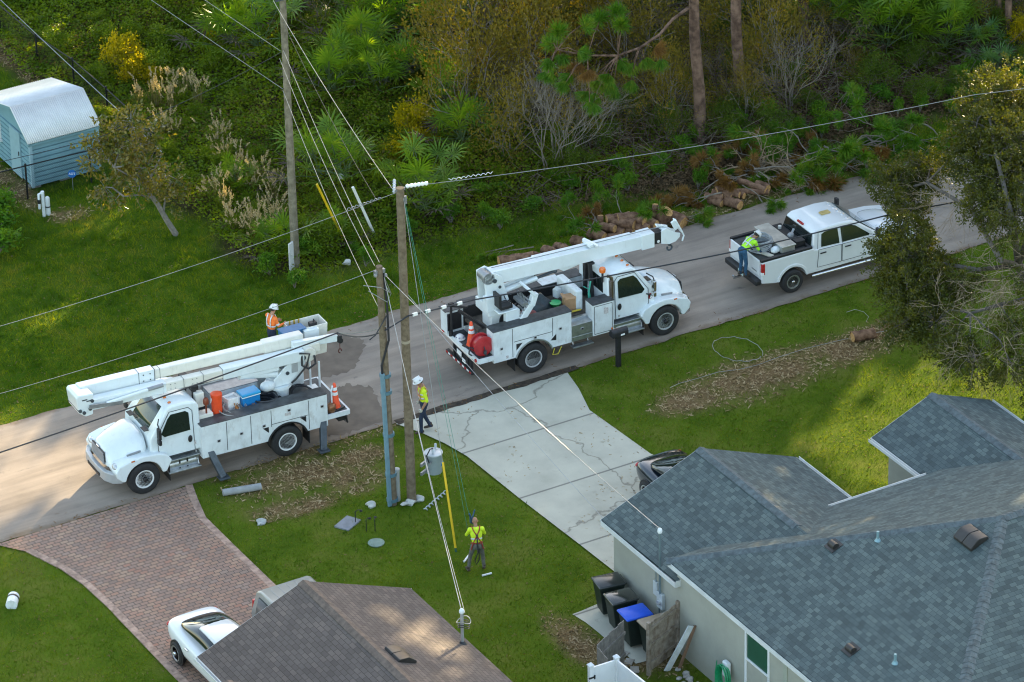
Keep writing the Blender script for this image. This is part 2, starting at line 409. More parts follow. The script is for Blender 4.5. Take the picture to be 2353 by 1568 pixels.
# darker resurfaced asphalt by the bucket truck's tail
PATCH = M('dark_patch_asphalt', (0.1638, 0.1274, 0.0956), .9, 0, .18, 1.6, bump=.3, bs=120)
def wobpoly(pts, k=10, amp=.1, seed=0):
    r_ = random.Random(seed); o = []
    for i, p in enumerate(pts):
        q = pts[(i+1) % len(pts)]
        for j in range(k): t = j/k; o.append((p[0]+(q[0]-p[0])*t+r_.uniform(-amp, amp), p[1]+(q[1]-p[1])*t+r_.uniform(-amp, amp)))
    return o
pa = [at(*p)[:2] for p in ((690, 790), (780, 772), (830, 778), (838, 800), (815, 850), (760, 868), (700, 880), (660, 850))]
sheet('asphalt_patch', wobpoly(pa, 8, .09, 1), ROADZ+.005, PATCH)
pa = [at(*p)[:2] for p in ((770, 895), (800, 885), (850, 890), (868, 920), (893, 966), (800, 998), (745, 1006), (735, 930))]
o = sheet('asphalt_patch', wobpoly(pa, 8, .09, 2), ROADZ+.005, PATCH)
# dark soil and pine straw joint between road and concrete drive
strip('road_edge_joint', -5.7, .9, -2.78, -2.5, ROADZ+.009, M('dark_soil', (.05, .036, .024), .95, 0, .5, 5), .09, 8, .05)

def concrete():
    m, nt, b, o = newmat('broom_concrete')
    c = ramp(nt, noise(nt, .8, 6, .6), [(.3, (0.4111, 0.3978, 0.3213)), (.5, (0.4796, 0.4641, 0.3764)), (.7, (0.5368, 0.5193, 0.4178))])
    c = mixc(nt, 1., c, ramp(nt, noise(nt, 90, 2), [(.3, (.9,)*3), (.7, (1.04,)*3)]), 'MULTIPLY')
    p = nt.nodes.new('ShaderNodeNewGeometry').outputs['Position']
    # stains
    c = mixc(nt, ramp(nt, noise(nt, 2.2, 6, .75, dist=1.), [(.62, (0,)*3), (.72, (.5,)*3)]), c, (.27, .24, .20))
    # shrinkage cracks
    va = nt.nodes.new('ShaderNodeVectorMath'); va.operation = 'ADD'; nn = nt.nodes.new('ShaderNodeTexNoise'); nn.inputs['Scale'].default_value = 1.1; nn.inputs['Detail'].default_value = 5
    nt.links.new(p, nn.inputs['Vector']); s_ = nt.nodes.new('ShaderNodeVectorMath'); s_.operation = 'SCALE'; s_.inputs['Scale'].default_value = 1.3
    nt.links.new(nn.outputs['Color'], s_.inputs[0]); nt.links.new(p, va.inputs[0]); nt.links.new(s_.outputs[0], va.inputs[1])
    vo = nt.nodes.new('ShaderNodeTexVoronoi'); vo.feature = 'DISTANCE_TO_EDGE'; vo.inputs['Scale'].default_value = .15; nt.links.new(va.outputs[0], vo.inputs['Vector'])
    c = mixc(nt, ramp(nt, vo.outputs['Distance'], [(.0, (.7,)*3), (.003, (.45,)*3), (.008, (0,)*3)]), c, (.14, .125, .10))
    # saw joints every 3.24 m across the drive
    sx = nt.nodes.new('ShaderNodeSeparateXYZ'); nt.links.new(p, sx.inputs[0])
    j = math_(nt, 'ABSOLUTE', math_(nt, 'SUBTRACT', math_(nt, 'FRACT', math_(nt, 'DIVIDE', math_(nt, 'ADD', sx.outputs[1], 5.4+32.4), 3.24)), .5))
    c = mixc(nt, ramp(nt, j, [(.485, (0,)*3), (.493, (.75,)*3)]), c, (.11, .105, .095))
    nt.links.new(c, b.inputs['Base Color']); b.inputs['Roughness'].default_value = .85; b.inputs['Specular IOR Level'].default_value = .3
    return m
CONC = concrete()
f2 = lambda v: (v.x, v.y)
dl = [(-5.75, -2.7), (-5.35, -3.6), (-5.05, -4.6), (-4.87, -5.6), (-4.78, -8.7), (-4.62, -11.9), (-4.5, -14.9)]
dr = [(1.2, -14.9), (.9, -11.5), f2(at(1495, 1045)), f2(at(1425, 995)), f2(at(1355, 945)), f2(at(1330, 895)), (.42, -2.7)]
sheet('concrete_driveway', dl+dr, .035, CONC)
def paver():
    return brickmat('driveway_pavers', [(0, (0.2754, 0.1899, 0.1483)), (.25, (0.3351, 0.2047, 0.1483)), (.45, (0.3167, 0.2233, 0.1726)), (.62, (0.3672, 0.2159, 0.1513)), (.8, (0.3856, 0.2567, 0.1756)), (1, (0.3672, 0.1936, 0.1331))], (0.0774, 0.0645, 0.0559), .25, .155, .012, .85, .5)
PAV = paver()
pr = [(-12.75, -2.66), (-13.0, -3.5), (-13.28, -4.6), (-13.3, -6.5), (-13.3, -14.8)]
pl = [(-17.95, -14.8), (-18.02, -12), (-18.0, -7.5), f2(at(190, 1345)), f2(at(140, 1310)), f2(at(60, 1270)), (-19.3, -2.68)]
sheet('paver_driveway', pr+pl, .035, PAV)
# border course of pavers along both sides
for k, side in enumerate((pr, pl[:-1])):
    mb = MB(); PV = PAV
    for a, b in zip(side[:-1], side[1:]):
        a, b = Vector((*a, 0)), Vector((*b, 0)); d = (b-a).normalized(); nrm = Vector((d.y, -d.x, 0)); L = (b-a).length; n = int(L/.16)
        for i in range(n):
            c = a+d*(i+.5)*L/n + nrm*.11
            mb.box((c.x, c.y, .025), (L/n-.008, .22, .032), atan2(d.y, d.x))
    tag(mb.build('paver_border', M('border_pavers', (.37, .25, .19), .85, 0, .35, 5)), kind='structure')

# ------------------------------------------------------------ roofs
SHING_G = brickmat('blue_grey_shingles', [(0, (0.0509, 0.0731, 0.0766)), (.35, (0.068, 0.0963, 0.0999)), (.65, (0.0853, 0.1182, 0.1206)), (1, (0.111, 0.1475, 0.1439))], (0.028, 0.047, 0.047), .21, .135, .006, .9, .5, .37)
SHING_B = brickmat('brown_grey_shingles', [(0, (0.1022, 0.0816, 0.0721)), (.4, (0.1198, 0.0976, 0.0856)), (.7, (0.1348, 0.1096, 0.0957)), (1, (0.1556, 0.1233, 0.1059))], (0.045, 0.0335, 0.0274), .27, .14, .008, .9, .5, .5)
TRIM = M('white_fascia', (.62, .64, .63), .45, 0, .08, 2)
STUC_G = M('grey_green_stucco', (0.3499, 0.3503, 0.293), .9, 0, .07, 1.2, bump=.35, bs=90)
STUC_B = M('beige_stucco', (.42, .37, .29), .9, 0, .07, 1.2, bump=.35, bs=90)
def roofface(mb, pts, eave):
    """pts of one roof plane; UV: u along the eave direction, v up the slope"""
    u = Vector(eave).normalized(); P = [Vector(p) for p in pts]
    nrm = (P[1]-P[0]).cross(P[2]-P[0]).normalized(); v = nrm.cross(u)
    if v.z < 0: v = -v
    mb.poly(P, [(p.dot(u), p.dot(v)) for p in P])
def roof(name, faces, mat, parent, th=.09):
    mb = MB()
    for pts, e in faces: roofface(mb, pts, e)
    o = mb.build(name, mat, parent, fix=False)
    for p in o.data.polygons:
        if p.normal.z < 0: p.flip()
    s_ = o.modifiers.new('thick', 'SOLIDIFY'); s_.thickness = th; s_.offset = -1
    return o
def ridge_caps(runs, mat, parent):
    """overlapping bent cap shingles along ridges and hips"""
    for a, b in runs:
        mb = MB()
        a, b = Vector(a), Vector(b); d = (b-a).normalized(); L = (b-a).length; n = max(1, int(L/.2)); side = d.cross(Vector((0, 0, 1))).normalized(); up = side.cross(d)
        for i in range(n):
            p, q = a+d*i*L/n, a+d*((i+1)*L/n+.05)
            l0 = .012 + .004*(i % 2); secs = []
            for r_, h in ((p, .034), (q, .02)):
                secs.append([r_-side*.17-up*.075+up*h, r_+up*(h+.01), r_+side*.17-up*.075+up*h, r_+side*.17-up*.1, r_-up*.03, r_-side*.17-up*.1])
            mb.loft(secs)
        mb.build('ridge_cap', mat, parent)
def gutter(mb, a, b, out):
    a, b = Vector(a), Vector(b); o_ = Vector(out); z = Vector((0, 0, 1)); w = .11
    prof = [(0.004, 0), (0.004, -.1), (w, -.1), (w, .0), (w-.012, .0), (w-.012, -.088), (.016, -.088), (.016, 0)]
    mb.loft([[p+o_*x+z*y for x, y in prof] for p in (a, b)])
CAP_G = M('blue_grey_cap_shingle', (.085, .107, .115), .9, 0, .3, 6, bump=.4, bs=60)
CAP_B = M('brown_grey_cap_shingle', (0.13, 0.0989, 0.0798), .9, 0, .25, 6, bump=.4, bs=60)

def gable_z(x, xr, zr, p=.4): return zr - p*abs(x-xr)
def window(parent, face, c, w, h, matf, glass, blind=None, name='window'):
    """double hung window on a wall; face 'x-' looks to -X, 'y+' to +Y"""
    e = MB()
    def bx(mb, u, v, su, sv, d, t):
        if face == 'x-': mb.box((c[0]-d, c[1]+u, c[2]+v), (t, su, sv))
        else: mb.box((c[0]+u, c[1]+d, c[2]+v), (su, t, sv))
    for u, v, su, sv in ((-w/2, 0, .07, h+.07), (w/2, 0, .07, h+.07), (0, h/2, w-.07, .07), (0, -h/2, w-.07, .07), (0, 0, w-.07, .06)): bx(e, u, v, su, sv, .012, .06)
    f = e.build(name, matf, parent, bevel=.006)
    g = MB(); bx(g, 0, 0, w-.05, h-.05, -.008, .02); g.build('pane', glass, f)
    if blind:
        g = MB(); bx(g, 0, h/4-.01, w-.1, h/2-.07, .004, .008); g.build('insect_screen', blind, f)
    s_ = MB(); bx(s_, 0, -h/2-.08, w+.2, .08, .03, .12); s_.build('sill', matf, f)

# ---- grey house (lower right)
H1 = empty('grey_house', (2, -20, 0), 0, 'grey green stucco house with a blue grey shingle hip roof at the lower right', 'house')
def w1(mb, x0, x1, y0, y1, z0, z1): return mb.box(((x0+x1)/2-2, (y0+y1)/2+20, (z0+z1)/2), (x1-x0, y1-y0, z1-z0))
O1 = Vector((2, -20, 0))
def q1(x, y, z): return (x-2, y+20, z)
mb = MB(); w1(mb, -5.25, 1.12, -18.3, -14.85, 0, 2.36); mb.build('garage_wall', STUC_G, H1)
mb = MB(); w1(mb, -5.253, 16, -31.1, -18.303, 0, 2.84); mb.build('wall', STUC_G, H1)
mb = MB(); mb.prism([(-5.25-2, 2.37), (1.12-2, 2.37), (-2.06-2, 3.62)], -14.95+20, -14.85+20, 'Y'); mb.build('gable_wall', STUC_G, H1)
mb = MB(); w1(mb, 3.85, 7.4, -18.29, -15.5, 0, 2.66); mb.build('entry_wall', STUC_G, H1)
mb = MB(); mb.prism([(3.85-2, 2.67), (7.4-2, 2.67), (5.62-2, 3.4)], -15.6+20, -15.5+20, 'Y'); mb.build('gable_wall', STUC_G, H1)
GL, GR, GXR, GZ, GYF = -5.41, 1.29, -2.06, 3.79, -14.43
ZM, XL, YF = 2.95, -5.4, -18.0; PX, PY, PZ = 1.27, -24.67, 5.62; XR = 22.
mz = lambda y: ZM+.4*(YF-y)
gy = YF-(GZ-ZM)/.4   # garage ridge meets the main roof
faces = [
  ([q1(GL, GYF, 2.45), q1(GXR, GYF, GZ), q1(GXR, gy, GZ), q1(GL+(ZM-2.45)/.4, YF, ZM), q1(GL+.05, -18.45, 2.45)], (0, 1, 0)),
  ([q1(GR, GYF, 2.45), q1(GXR, GYF, GZ), q1(GXR, gy, GZ), q1(GR-(ZM-2.45)/.4, YF, ZM), q1(GR, YF+.6, 2.45)], (0, 1, 0)),
  ([q1(XL, YF, ZM), q1(PX, PY, PZ), q1(XR-6.67, PY, PZ), q1(XR, YF, ZM)], (1, 0, 0)),
  ([q1(XL, YF, ZM), q1(PX, PY, PZ), q1(XL, 2*PY-YF, ZM)], (0, 1, 0)),
  ([q1(XL, 2*PY-YF, ZM), q1(PX, PY, PZ), q1(XR-6.67, PY, PZ), q1(XR, 2*PY-YF, ZM)], (1, 0, 0)),
  ([q1(XR, YF, ZM), q1(XR-6.67, PY, PZ), q1(XR, 2*PY-YF, ZM)], (0, 1, 0))]
EL, ER, EX, EZ, EZE, EYF = 3.5, 7.75, 5.62, 3.6, 2.75, -15.1
ey = YF-(EZ-ZM)/.4
faces += [([q1(EL, EYF, EZE), q1(EX, EYF, EZ), q1(EX, ey, EZ), q1(EL+.5, YF, ZM), q1(EL, YF-.02, EZE)], (0, 1, 0)),
          ([q1(ER, EYF, EZE), q1(EX, EYF, EZ), q1(EX, ey, EZ), q1(ER-.5, YF, ZM), q1(ER, YF-.02, EZE)], (0, 1, 0))]
roof('roof', faces, SHING_G, H1)
ridge_caps([(q1(GXR, GYF, GZ), q1(GXR, gy+.6, GZ)), (q1(XL, YF, ZM), q1(PX, PY, PZ)), (q1(XL, 2*PY-YF, ZM), q1(PX, PY, PZ)), (q1(PX, PY, PZ), q1(XR-6.67, PY, PZ)), (q1(EX, EYF, EZ), q1(EX, ey, EZ))], CAP_G, H1)
# fascias: rakes and eaves
for a, b in ((q1(GL, GYF, 2.45), q1(GXR, GYF, GZ)), (q1(GXR, GYF, GZ), q1(GR, GYF, 2.45)), (q1(EL, EYF, EZE), q1(EX, EYF, EZ)), (q1(EX, EYF, EZ), q1(ER, EYF, EZE))):
    mb = MB(); mb.bar(Vector(a)+Vector((0, .012, -.1)), Vector(b)+Vector((0, .012, -.1)), .02, .16); mb.build('fascia', TRIM, H1)
for a, b in ((q1(GL, GYF, 2.45), q1(GL, -18.45, 2.45)), (q1(XL, YF, ZM), q1(XL, 2*PY-YF, ZM))):
    mb = MB(); mb.bar(Vector(a)+Vector((-.012, 0, -.11)), Vector(b)+Vector((-.012, 0, -.11)), .02, .15); mb.build('fascia', TRIM, H1)
mb = MB(); mb.bar(Vector(q1(GL, -18.46, 2.36)), Vector(q1(GL+.42, -18.46, 2.36)), .02, .2); mb.build('fascia', TRIM, H1)

mb = MB(); w1(mb, GL+.02, -5.26, -18.4, -14.5, 2.28, 2.32); w1(mb, XL+.02, -5.26, -31.2, -18.5, 2.76, 2.8); mb.build('soffit', TRIM, H1)
GUT = M('white_gutter', (.66, .68, .67), .35, .1, .08, 2)
for a, b, d in ((q1(GR, GYF, 2.44), q1(GR, YF+.55, 2.44), (1, 0, 0)), (q1(GR-1.2, YF, ZM-.01), q1(EL, YF, ZM-.01), (0, 1, 0)), (q1(EL, EYF, EZE-.01), q1(EL, -17.95, EZE-.01), (-1, 0, 0)), (q1(ER, EYF, EZE-.01), q1(ER, YF, EZE-.01), (1, 0, 0))):
    mb = MB(); gutter(mb, a, b, d); mb.build('gutter', GUT, H1)
SCREEN = M('green_reflecting_screen', (.02, .085, .05), .35, 0, .1, 3)  # green base colour of the screen over the upper sash
window(H1, 'x-', q1(-5.25, -22.45, 1.75), 1.15, 1.75, M('white_vinyl', (.72, .74, .74), .4, 0, .05), GLASS, SCREEN)
mb = MB(); w1(mb, -5.285, -5.252, -23.95, -23.75, 0, 2.75); mb.build('stucco_band', M('grey_band', (0.326, 0.3491, 0.2835), .9, 0, .05), H1)
mb = MB()
for i in range(4): w1(mb, -4.5, .4, -14.855, -14.82, .03+i*.53, .03+i*.53+.515)
mb.build('garage_door', M('white_garage_door', (.68, .69, .68), .5, 0, .05), H1)
# electric service: meter, panel, riser mast through the roof
mb = MB(); mb.cyl(q1(-5.33, -17.5, 1.5), q1(-5.33, -17.5, 3.55), .035, n=10); mb.cyl(q1(-5.33, -17.45, 0.0), q1(-5.33, -17.45, 1.1), .02, n=8)
mb.cyl(q1(-5.31, -17.25, 1.75), q1(-5.31, -17.25, 2.3), .015, n=8)
mast1 = mb.build('service_mast', M('galvanised_conduit', (.22, .30, .33), .4, .6, .1), H1, smooth=True)
mb = MB(); mb.lathe([(.06, 0), (.075, .05), (.06, .13), (.02, .16)], q1(-5.33, -17.5, 3.55), n=12); mb.build('weather_head', WHITE_D, mast1, smooth=True)
BOXM = M('meter_box_grey', (.5, .54, .54), .45, .1, .07)
mb = MB(); w1(mb, -5.36, -5.253, -17.65, -17.35, 1.05, 1.55); mt = mb.build('meter_box', BOXM, H1, bevel=.012)
mb = MB(); mb.cyl(q1(-5.36, -17.53, 1.28), q1(-5.44, -17.53, 1.28), .075, n=14); mb.build('meter_glass', LENS, mt, smooth=True)
mb = MB(); w1(mb, -5.34, -5.253, -17.33, -17.13, 1.35, 1.8); mb.build('telephone_box', BOXM, H1, bevel=.012)
# roof fittings
def slope_pt(x, z=None, y=None): pass
BLKV = M('black_roof_vent', (.03, .028, .026), .45, .1, .2)
def hood_vent(x, y, z):
    mb = MB(); pr_ = [(.11*cos(t), .11*sin(t)) for t in np.linspace(0, pi, 9)]
    mb.prism(pr_, -.14, .14, 'Y'); mb.box((0, 0, -.01), (.4, .42, .016))
    mb.T = None; o = mb.build('roof_vent', BLKV, H1, smooth=True); o.location = q1(x, y, z+.03); o.rotation_euler = (0, -.38, 0); return o
zl = lambda x: ZM+.4*(x-XL)
for (px, py) in ((1915, 1255), (1955, 1494)):
    p = at(px, py, 4); 
    for _ in range(12): p = at(px, py, zl(p.x))
    hood_vent(p.x, p.y, p.z)
for (px, py) in ((2017, 1243), (2057, 1525)):
    p = at(px, py, 4)
    for _ in range(12): p = at(px, py, zl(p.x))
    mb = MB(); mb.cyl((0, 0, -.05), (0, 0, .3), .04, n=10); mb.lathe([(.1, 0), (.05, .08)], (0, 0, 0), n=10); o = mb.build('plumbing_vent', M('lead_pipe', (.2, .33, .37), .5, .3, .1), H1, smooth=True); o.location = q1(*p)
p = at(2232, 1238, 5)
for _ in range(12): p = at(2232, 1238, zl(p.x))
mb = MB()
mb.prism([(-.32, 0), (-.3, .1), (-.05, .2), (.05, .2), (.3, .1), (.32, 0)], -.42, -.01, 'Y'); mb.prism([(-.32, 0), (-.3, .1), (-.05, .19), (.05, .19), (.3, .1), (.32, 0)], .01, .42, 'Y')
o = mb.build('ridge_vent', BLKV, H1, bevel=.02); o.location = q1(p.x, p.y, p.z); o.rotation_euler = (0, -.38, 0)

# ---- brown roofed house (lower left)
H2 = empty('beige_house', (-15.24, -20, 0), 0, 'house with a brown grey shingle gable roof at the bottom edge', 'house')
def q2(x, y, z): return (x+15.24, y+20, z)
NL, NR_, NXR, NZ, NYF, NE = -18.6, -11.88, -15.24, 3.79, -14.78, 2.45
mb = MB(); mb.box((0, 20-22.6, 1.18), (5.9, 15., 2.36)); mb.build('wall', STUC_B, H2)
mb = MB(); mb.prism([(-2.95, 2.37), (2.95, 2.37), (0, 3.6)], -15.2+20, -15.1+20, 'Y'); mb.build('gable_wall', STUC_B, H2)
AX, AZ, AY = -19.62, 4.2, -18.75; vx = (AZ-NE+.4*(AX-NL))/.8; vx = AX+ (AZ-(NE+.4*(AX-NL)))/.8; vz = AZ-.4*(vx-AX)
YB = -31.
faces = [([q2(NL, NYF, NE), q2(NXR, NYF, NZ), q2(NXR, YB, NZ), q2(vx, YB, vz), q2(vx, AY, vz), q2(NL, AY+.3, NE)], (0, 1, 0)),
         ([q2(NR_, NYF, NE), q2(NXR, NYF, NZ), q2(NXR, YB, NZ), q2(NR_, YB, NE)], (0, 1, 0)),
         ([q2(vx, AY, vz), q2(AX, AY, AZ), q2(AX, YB, AZ), q2(vx, YB, vz)], (0, 1, 0)),
         ([q2(AX, AY, AZ), q2(AX-4.4, AY, NE), q2(AX-4.4, YB, NE), q2(AX, YB, AZ)], (0, 1, 0))]
roof('roof', faces, SHING_B, H2)
ridge_caps([(q2(NXR, NYF, NZ), q2(NXR, YB, NZ)), (q2(AX, AY, AZ), q2(AX, YB, AZ))], CAP_B, H2)
mb = MB(); mb.box((-6.4, 20-25.2, 1.18), (6.6, 12, 2.36)); mb.prism([(AX-3.9+15.24, 2.37), (vx+15.24, 2.37), (vx+15.24, vz-.12), (AX+15.24, AZ-.14)], AY-.4+20, AY-.3+20, 'Y'); mb.build('wall', STUC_B, H2)
for a, b in ((q2(NL, NYF, NE), q2(NXR, NYF, NZ)), (q2(NXR, NYF, NZ), q2(NR_, NYF, NE))): mb = MB(); mb.bar(Vector(a)+Vector((0, .012, -.1)), Vector(b)+Vector((0, .012, -.1)), .02, .16); mb.build('fascia', TRIM, H2)
mb = MB(); gutter(mb, q2(NL, NYF-.02, NE), q2(NL, AY+.3, NE), (-1, 0, 0)); mb.build('gutter', GUT, H2)
mb = MB()
for i in range(4): mb.box((-.05, 20-15.09, .3+i*.53), (4.9, .03, .515))
mb.build('garage_door', M('garage_door_cream', (.6, .56, .48), .5, 0, .05), H2)
p = at(920, 1508, 3.4)
for _ in range(12): p = at(920, 1508, gable_z(p.x, NXR, NZ))
mb = MB(); mb.prism([(-.3, 0), (-.28, .08), (0, .17), (.28, .08), (.3, 0)], -.4, -.01, 'Y'); mb.prism([(-.3, 0), (-.28, .08), (0, .16), (.28, .08), (.3, 0)], .01, .4, 'Y')
o = mb.build('ridge_vent', BLKV, H2, bevel=.015); o.location = q2(*p); o.rotation_euler = (0, .38, 0)
p = at(1063, 1479, 2.6)
for _ in range(12): p = at(1063, 1479, gable_z(p.x, NXR, NZ))
MAST2 = p.copy()
mb = MB(); mb.cyl((0, 0, -.3), (0, 0, 1.0), .045, n=12); mast2 = mb.build('service_mast', M('galvanised_mast', (.42, .44, .45), .4, .5, .1), H2, smooth=True); mast2.location = q2(*p)
mb = MB(); mb.lathe([(.05, 0), (.075, .03), (.07, .1), (.03, .15)], (0, 0, .98), n=12); mb.build('weather_head', WHITE_D, mast2, smooth=True)
mb = MB(); mb.lathe([(.13, -.03), (.06, .08)], (0, 0, 0), n=12); mb.build('flashing_boot', BLACK, mast2)
for r_, z, m in ((.2, .72, WIREM), (.17, .62, CABLE), (.16, .55, CABLE)):
    mb = MB(); mb.tube([(r_*cos(t)+.05, r_*sin(t)*.9, z+.05*sin(t*2)) for t in np.linspace(0, 2*pi, 22)], .013, 6); mb.build('wire_loop', m, mast2, smooth=True)

# ---- blue shed with barn roof (upper left)
SH = empty('garden_shed', (-8.37, 17.97, 0), 0, 'pale blue clapboard shed with a white corrugated barn roof', 'shed')
SID = M('pale_blue_siding', (.17, .31, .36), .55, 0, .08, 1.5)
def lap_wall(mb, a, b, z0, z1, out, step=.17):
    """clapboard: saw-tooth courses from a to b"""
    a, b, o_ = Vector(a), Vector(b), Vector(out); n = int(round((z1-z0)/step)); h = (z1-z0)/n; pr_ = []
    for i in range(n): pr_ += [(.035, z0+i*h), (.03, z0+i*h+h*.72), (-.03, z0+i*h+h*.76), (-.03, z0+(i+1)*h-.004)]
    pr_ += [(-.08, z1), (-.08, z0)]
    mb.loft([[p+o_*x+Vector((0, 0, z)) for x, z in pr_] for p in (a, b)])
SL, SD = 2.45, 3.6
mb = MB(); lap_wall(mb, (0, 0, 0), (SL, 0, 0), .12, 1.85, (0, -1, 0)); mb.build('side_wall', SID, SH)
mb = MB(); lap_wall(mb, (0, 0, 0), (0, SD, 0), .12, 1.85, (-1, 0, 0)); mb.build('gable_end_wall', SID, SH)
mb = MB(); lap_wall(mb, (SL, SD, 0), (SL, 0, 0), .12, 1.85, (1, 0, 0)); lap_wall(mb, (SL, SD, 0), (0, SD, 0), .12, 1.85, (0, 1, 0)); mb.build('rear_wall', SID, SH)
gam = [(0, 1.85), (1.15, 2.60), (SD, 1.98), (SD, 1.85)]
for x in (-.004, SL-.05): mb = MB(); mb.prism(gam, x, x+.05, 'X'); mb.build('gable_panel', SID, SH)
RM = M('white_corrugated_metal', (.74, .74, .72), .45, .2, .06, 2)
def corr(mb, a, b, c, d, n=38, amp=.026):
    """corrugated sheet: a->b eave, d->c top edge"""
    a, b, c, d = map(Vector, (a, b, c, d)); nr = (b-a).cross(d-a).normalized(); A = []; B = []
    for i in range(n*4+1):
        t = i/(n*4); w = nr*amp*sin(t*n*2*pi); A.append(a.lerp(b, t)+w); B.append(d.lerp(c, t)+w)
    k = len(A); mb.add(A+B, [(i, i+1, k+i+1, k+i) for i in range(k-1)])
mb = MB(); e0, e1 = -.16, SL+.16
g2 = [(-.15, 1.8), (1.15, 2.68), (SD+.15, 2.02)]
for p, q in zip(g2[:-1], g2[1:]): corr(mb, (e0, p[0], p[1]), (e1, p[0], p[1]), (e1, q[0], q[1]), (e0, q[0], q[1]))
o = mb.build('roof', RM, SH, smooth=True); s_ = o.modifiers.new('t', 'SOLIDIFY'); s_.thickness = .015
mb = MB()
for p, q in zip(g2[:-1], g2[1:]): mb.bar((e0+.03, p[0], p[1]-.06), (e0+.03, q[0], q[1]-.06), .03, .1)
mb.bar((e0+.05, -.09, 1.72), (e1-.05, -.09, 1.72), .03, .09); mb.build('trim', SID, SH)
CBM = M('pale_blue_trim', (.28, .42, .48), .5, 0, .05)
for x, y in ((-.03, -.03), (SL+.03, -.03)): mb = MB(); mb.box((x, y, .98), (.1, .1, 1.75)); mb.build('corner_board', CBM, SH)
mb = MB(); mb.box((-.06, 1.15, .98), (.05, .8, 1.72)); dd = mb.build('door', M('pale_blue_door', (.26, .40, .45), .5, 0, .05), SH)
mb = MB(); mb.bar((-.1, .85, .95), (-.1, .85, 1.1), .025); mb.build('handle', BLACK, dd)
window(SH, 'x-', (-.04, 2.7, 1.35), .55, .75, TRIM, GLASS)
BLK = M('block', (.2, .2, .19), .9, 0, .2)
for x in (.1, SL/2, SL-.1):
    for y in (.15, SD-.15): mb = MB(); mb.box((x, y, .06), (.4, .2, .12)); mb.build('foundation_block', BLK, SH)

# ---- chain link fences
LINK = M('black_link', (.012, .013, .014), .5, .2, .2)
def chain_fence(label, P, h=1.25, skip=()):
    """posts at P (ground points), mesh of thin diagonal wires between them"""
    r0 = empty('chain_link_fence', (P[0][0], P[0][1], 0), 0, label, 'fence', None); o_ = Vector((P[0][0], P[0][1], 0))
    Q = [Vector((p[0], p[1], 0))-o_ for p in P]
    for p in Q:
        mb = MB(); mb.cyl(p, p+Vector((0, 0, h+.04)), .036, n=8); mb.ball(p+Vector((0, 0, h+.05)), .045, 8, 5); mb.build('post', LINK, r0, smooth=True)
    mb = MB()
    for a, b in zip(Q[:-1], Q[1:]): mb.cyl(a+Vector((0, 0, h)), b+Vector((0, 0, h)), .024, n=6)
    mb.build('top_rail', LINK, r0)
    Vs = []; Fs = []; k = 0
    for a, b in zip(Q[:-1], Q[1:]):
        L = (b-a).length; d = (b-a)/L; g = .085
        for sgn in (1, -1):
            x = -h
            while x < L:
                x0, x1 = x, x+h; z0, z1 = (0, h) if sgn > 0 else (h, 0)
                if x0 < 0: z0 += (-x0)*sgn; x0 = 0
                if x1 > L: z1 -= (x1-L)*sgn; x1 = L
                if x1 > x0:
                    p, q = a+d*x0+Vector((0, 0, z0)), a+d*x1+Vector((0, 0, z1)); t = Vector((0, 0, .0022)); u = d.cross(Vector((0, 0, 1)))*.002
                    Vs += [p+t, p-t+u, p-t-u, q+t, q-t+u, q-t-u]; Fs += [(k, k+1, k+4, k+3), (k+1, k+2, k+5, k+4), (k+2, k, k+3, k+5)]; k += 6
                x += g
    npmesh('mesh', [tuple(v) for v in Vs], Fs, LINK, r0, n=4)
chain_fence('black chain link fence in front of the blue shed', [(-13.2, 17.55), (-11, 17.5), (-8.85, 17.43), (-6.5, 17.33), (-4.22, 17.25)])
chain_fence('black chain link fence running away behind the blue shed', [(-4.05, 17.3), (-3.95, 19.4), (-3.89, 21.41), (-3.86, 24.2), (-4.1, 26.75), (-4.1, 29.93), (-4.1, 33)])
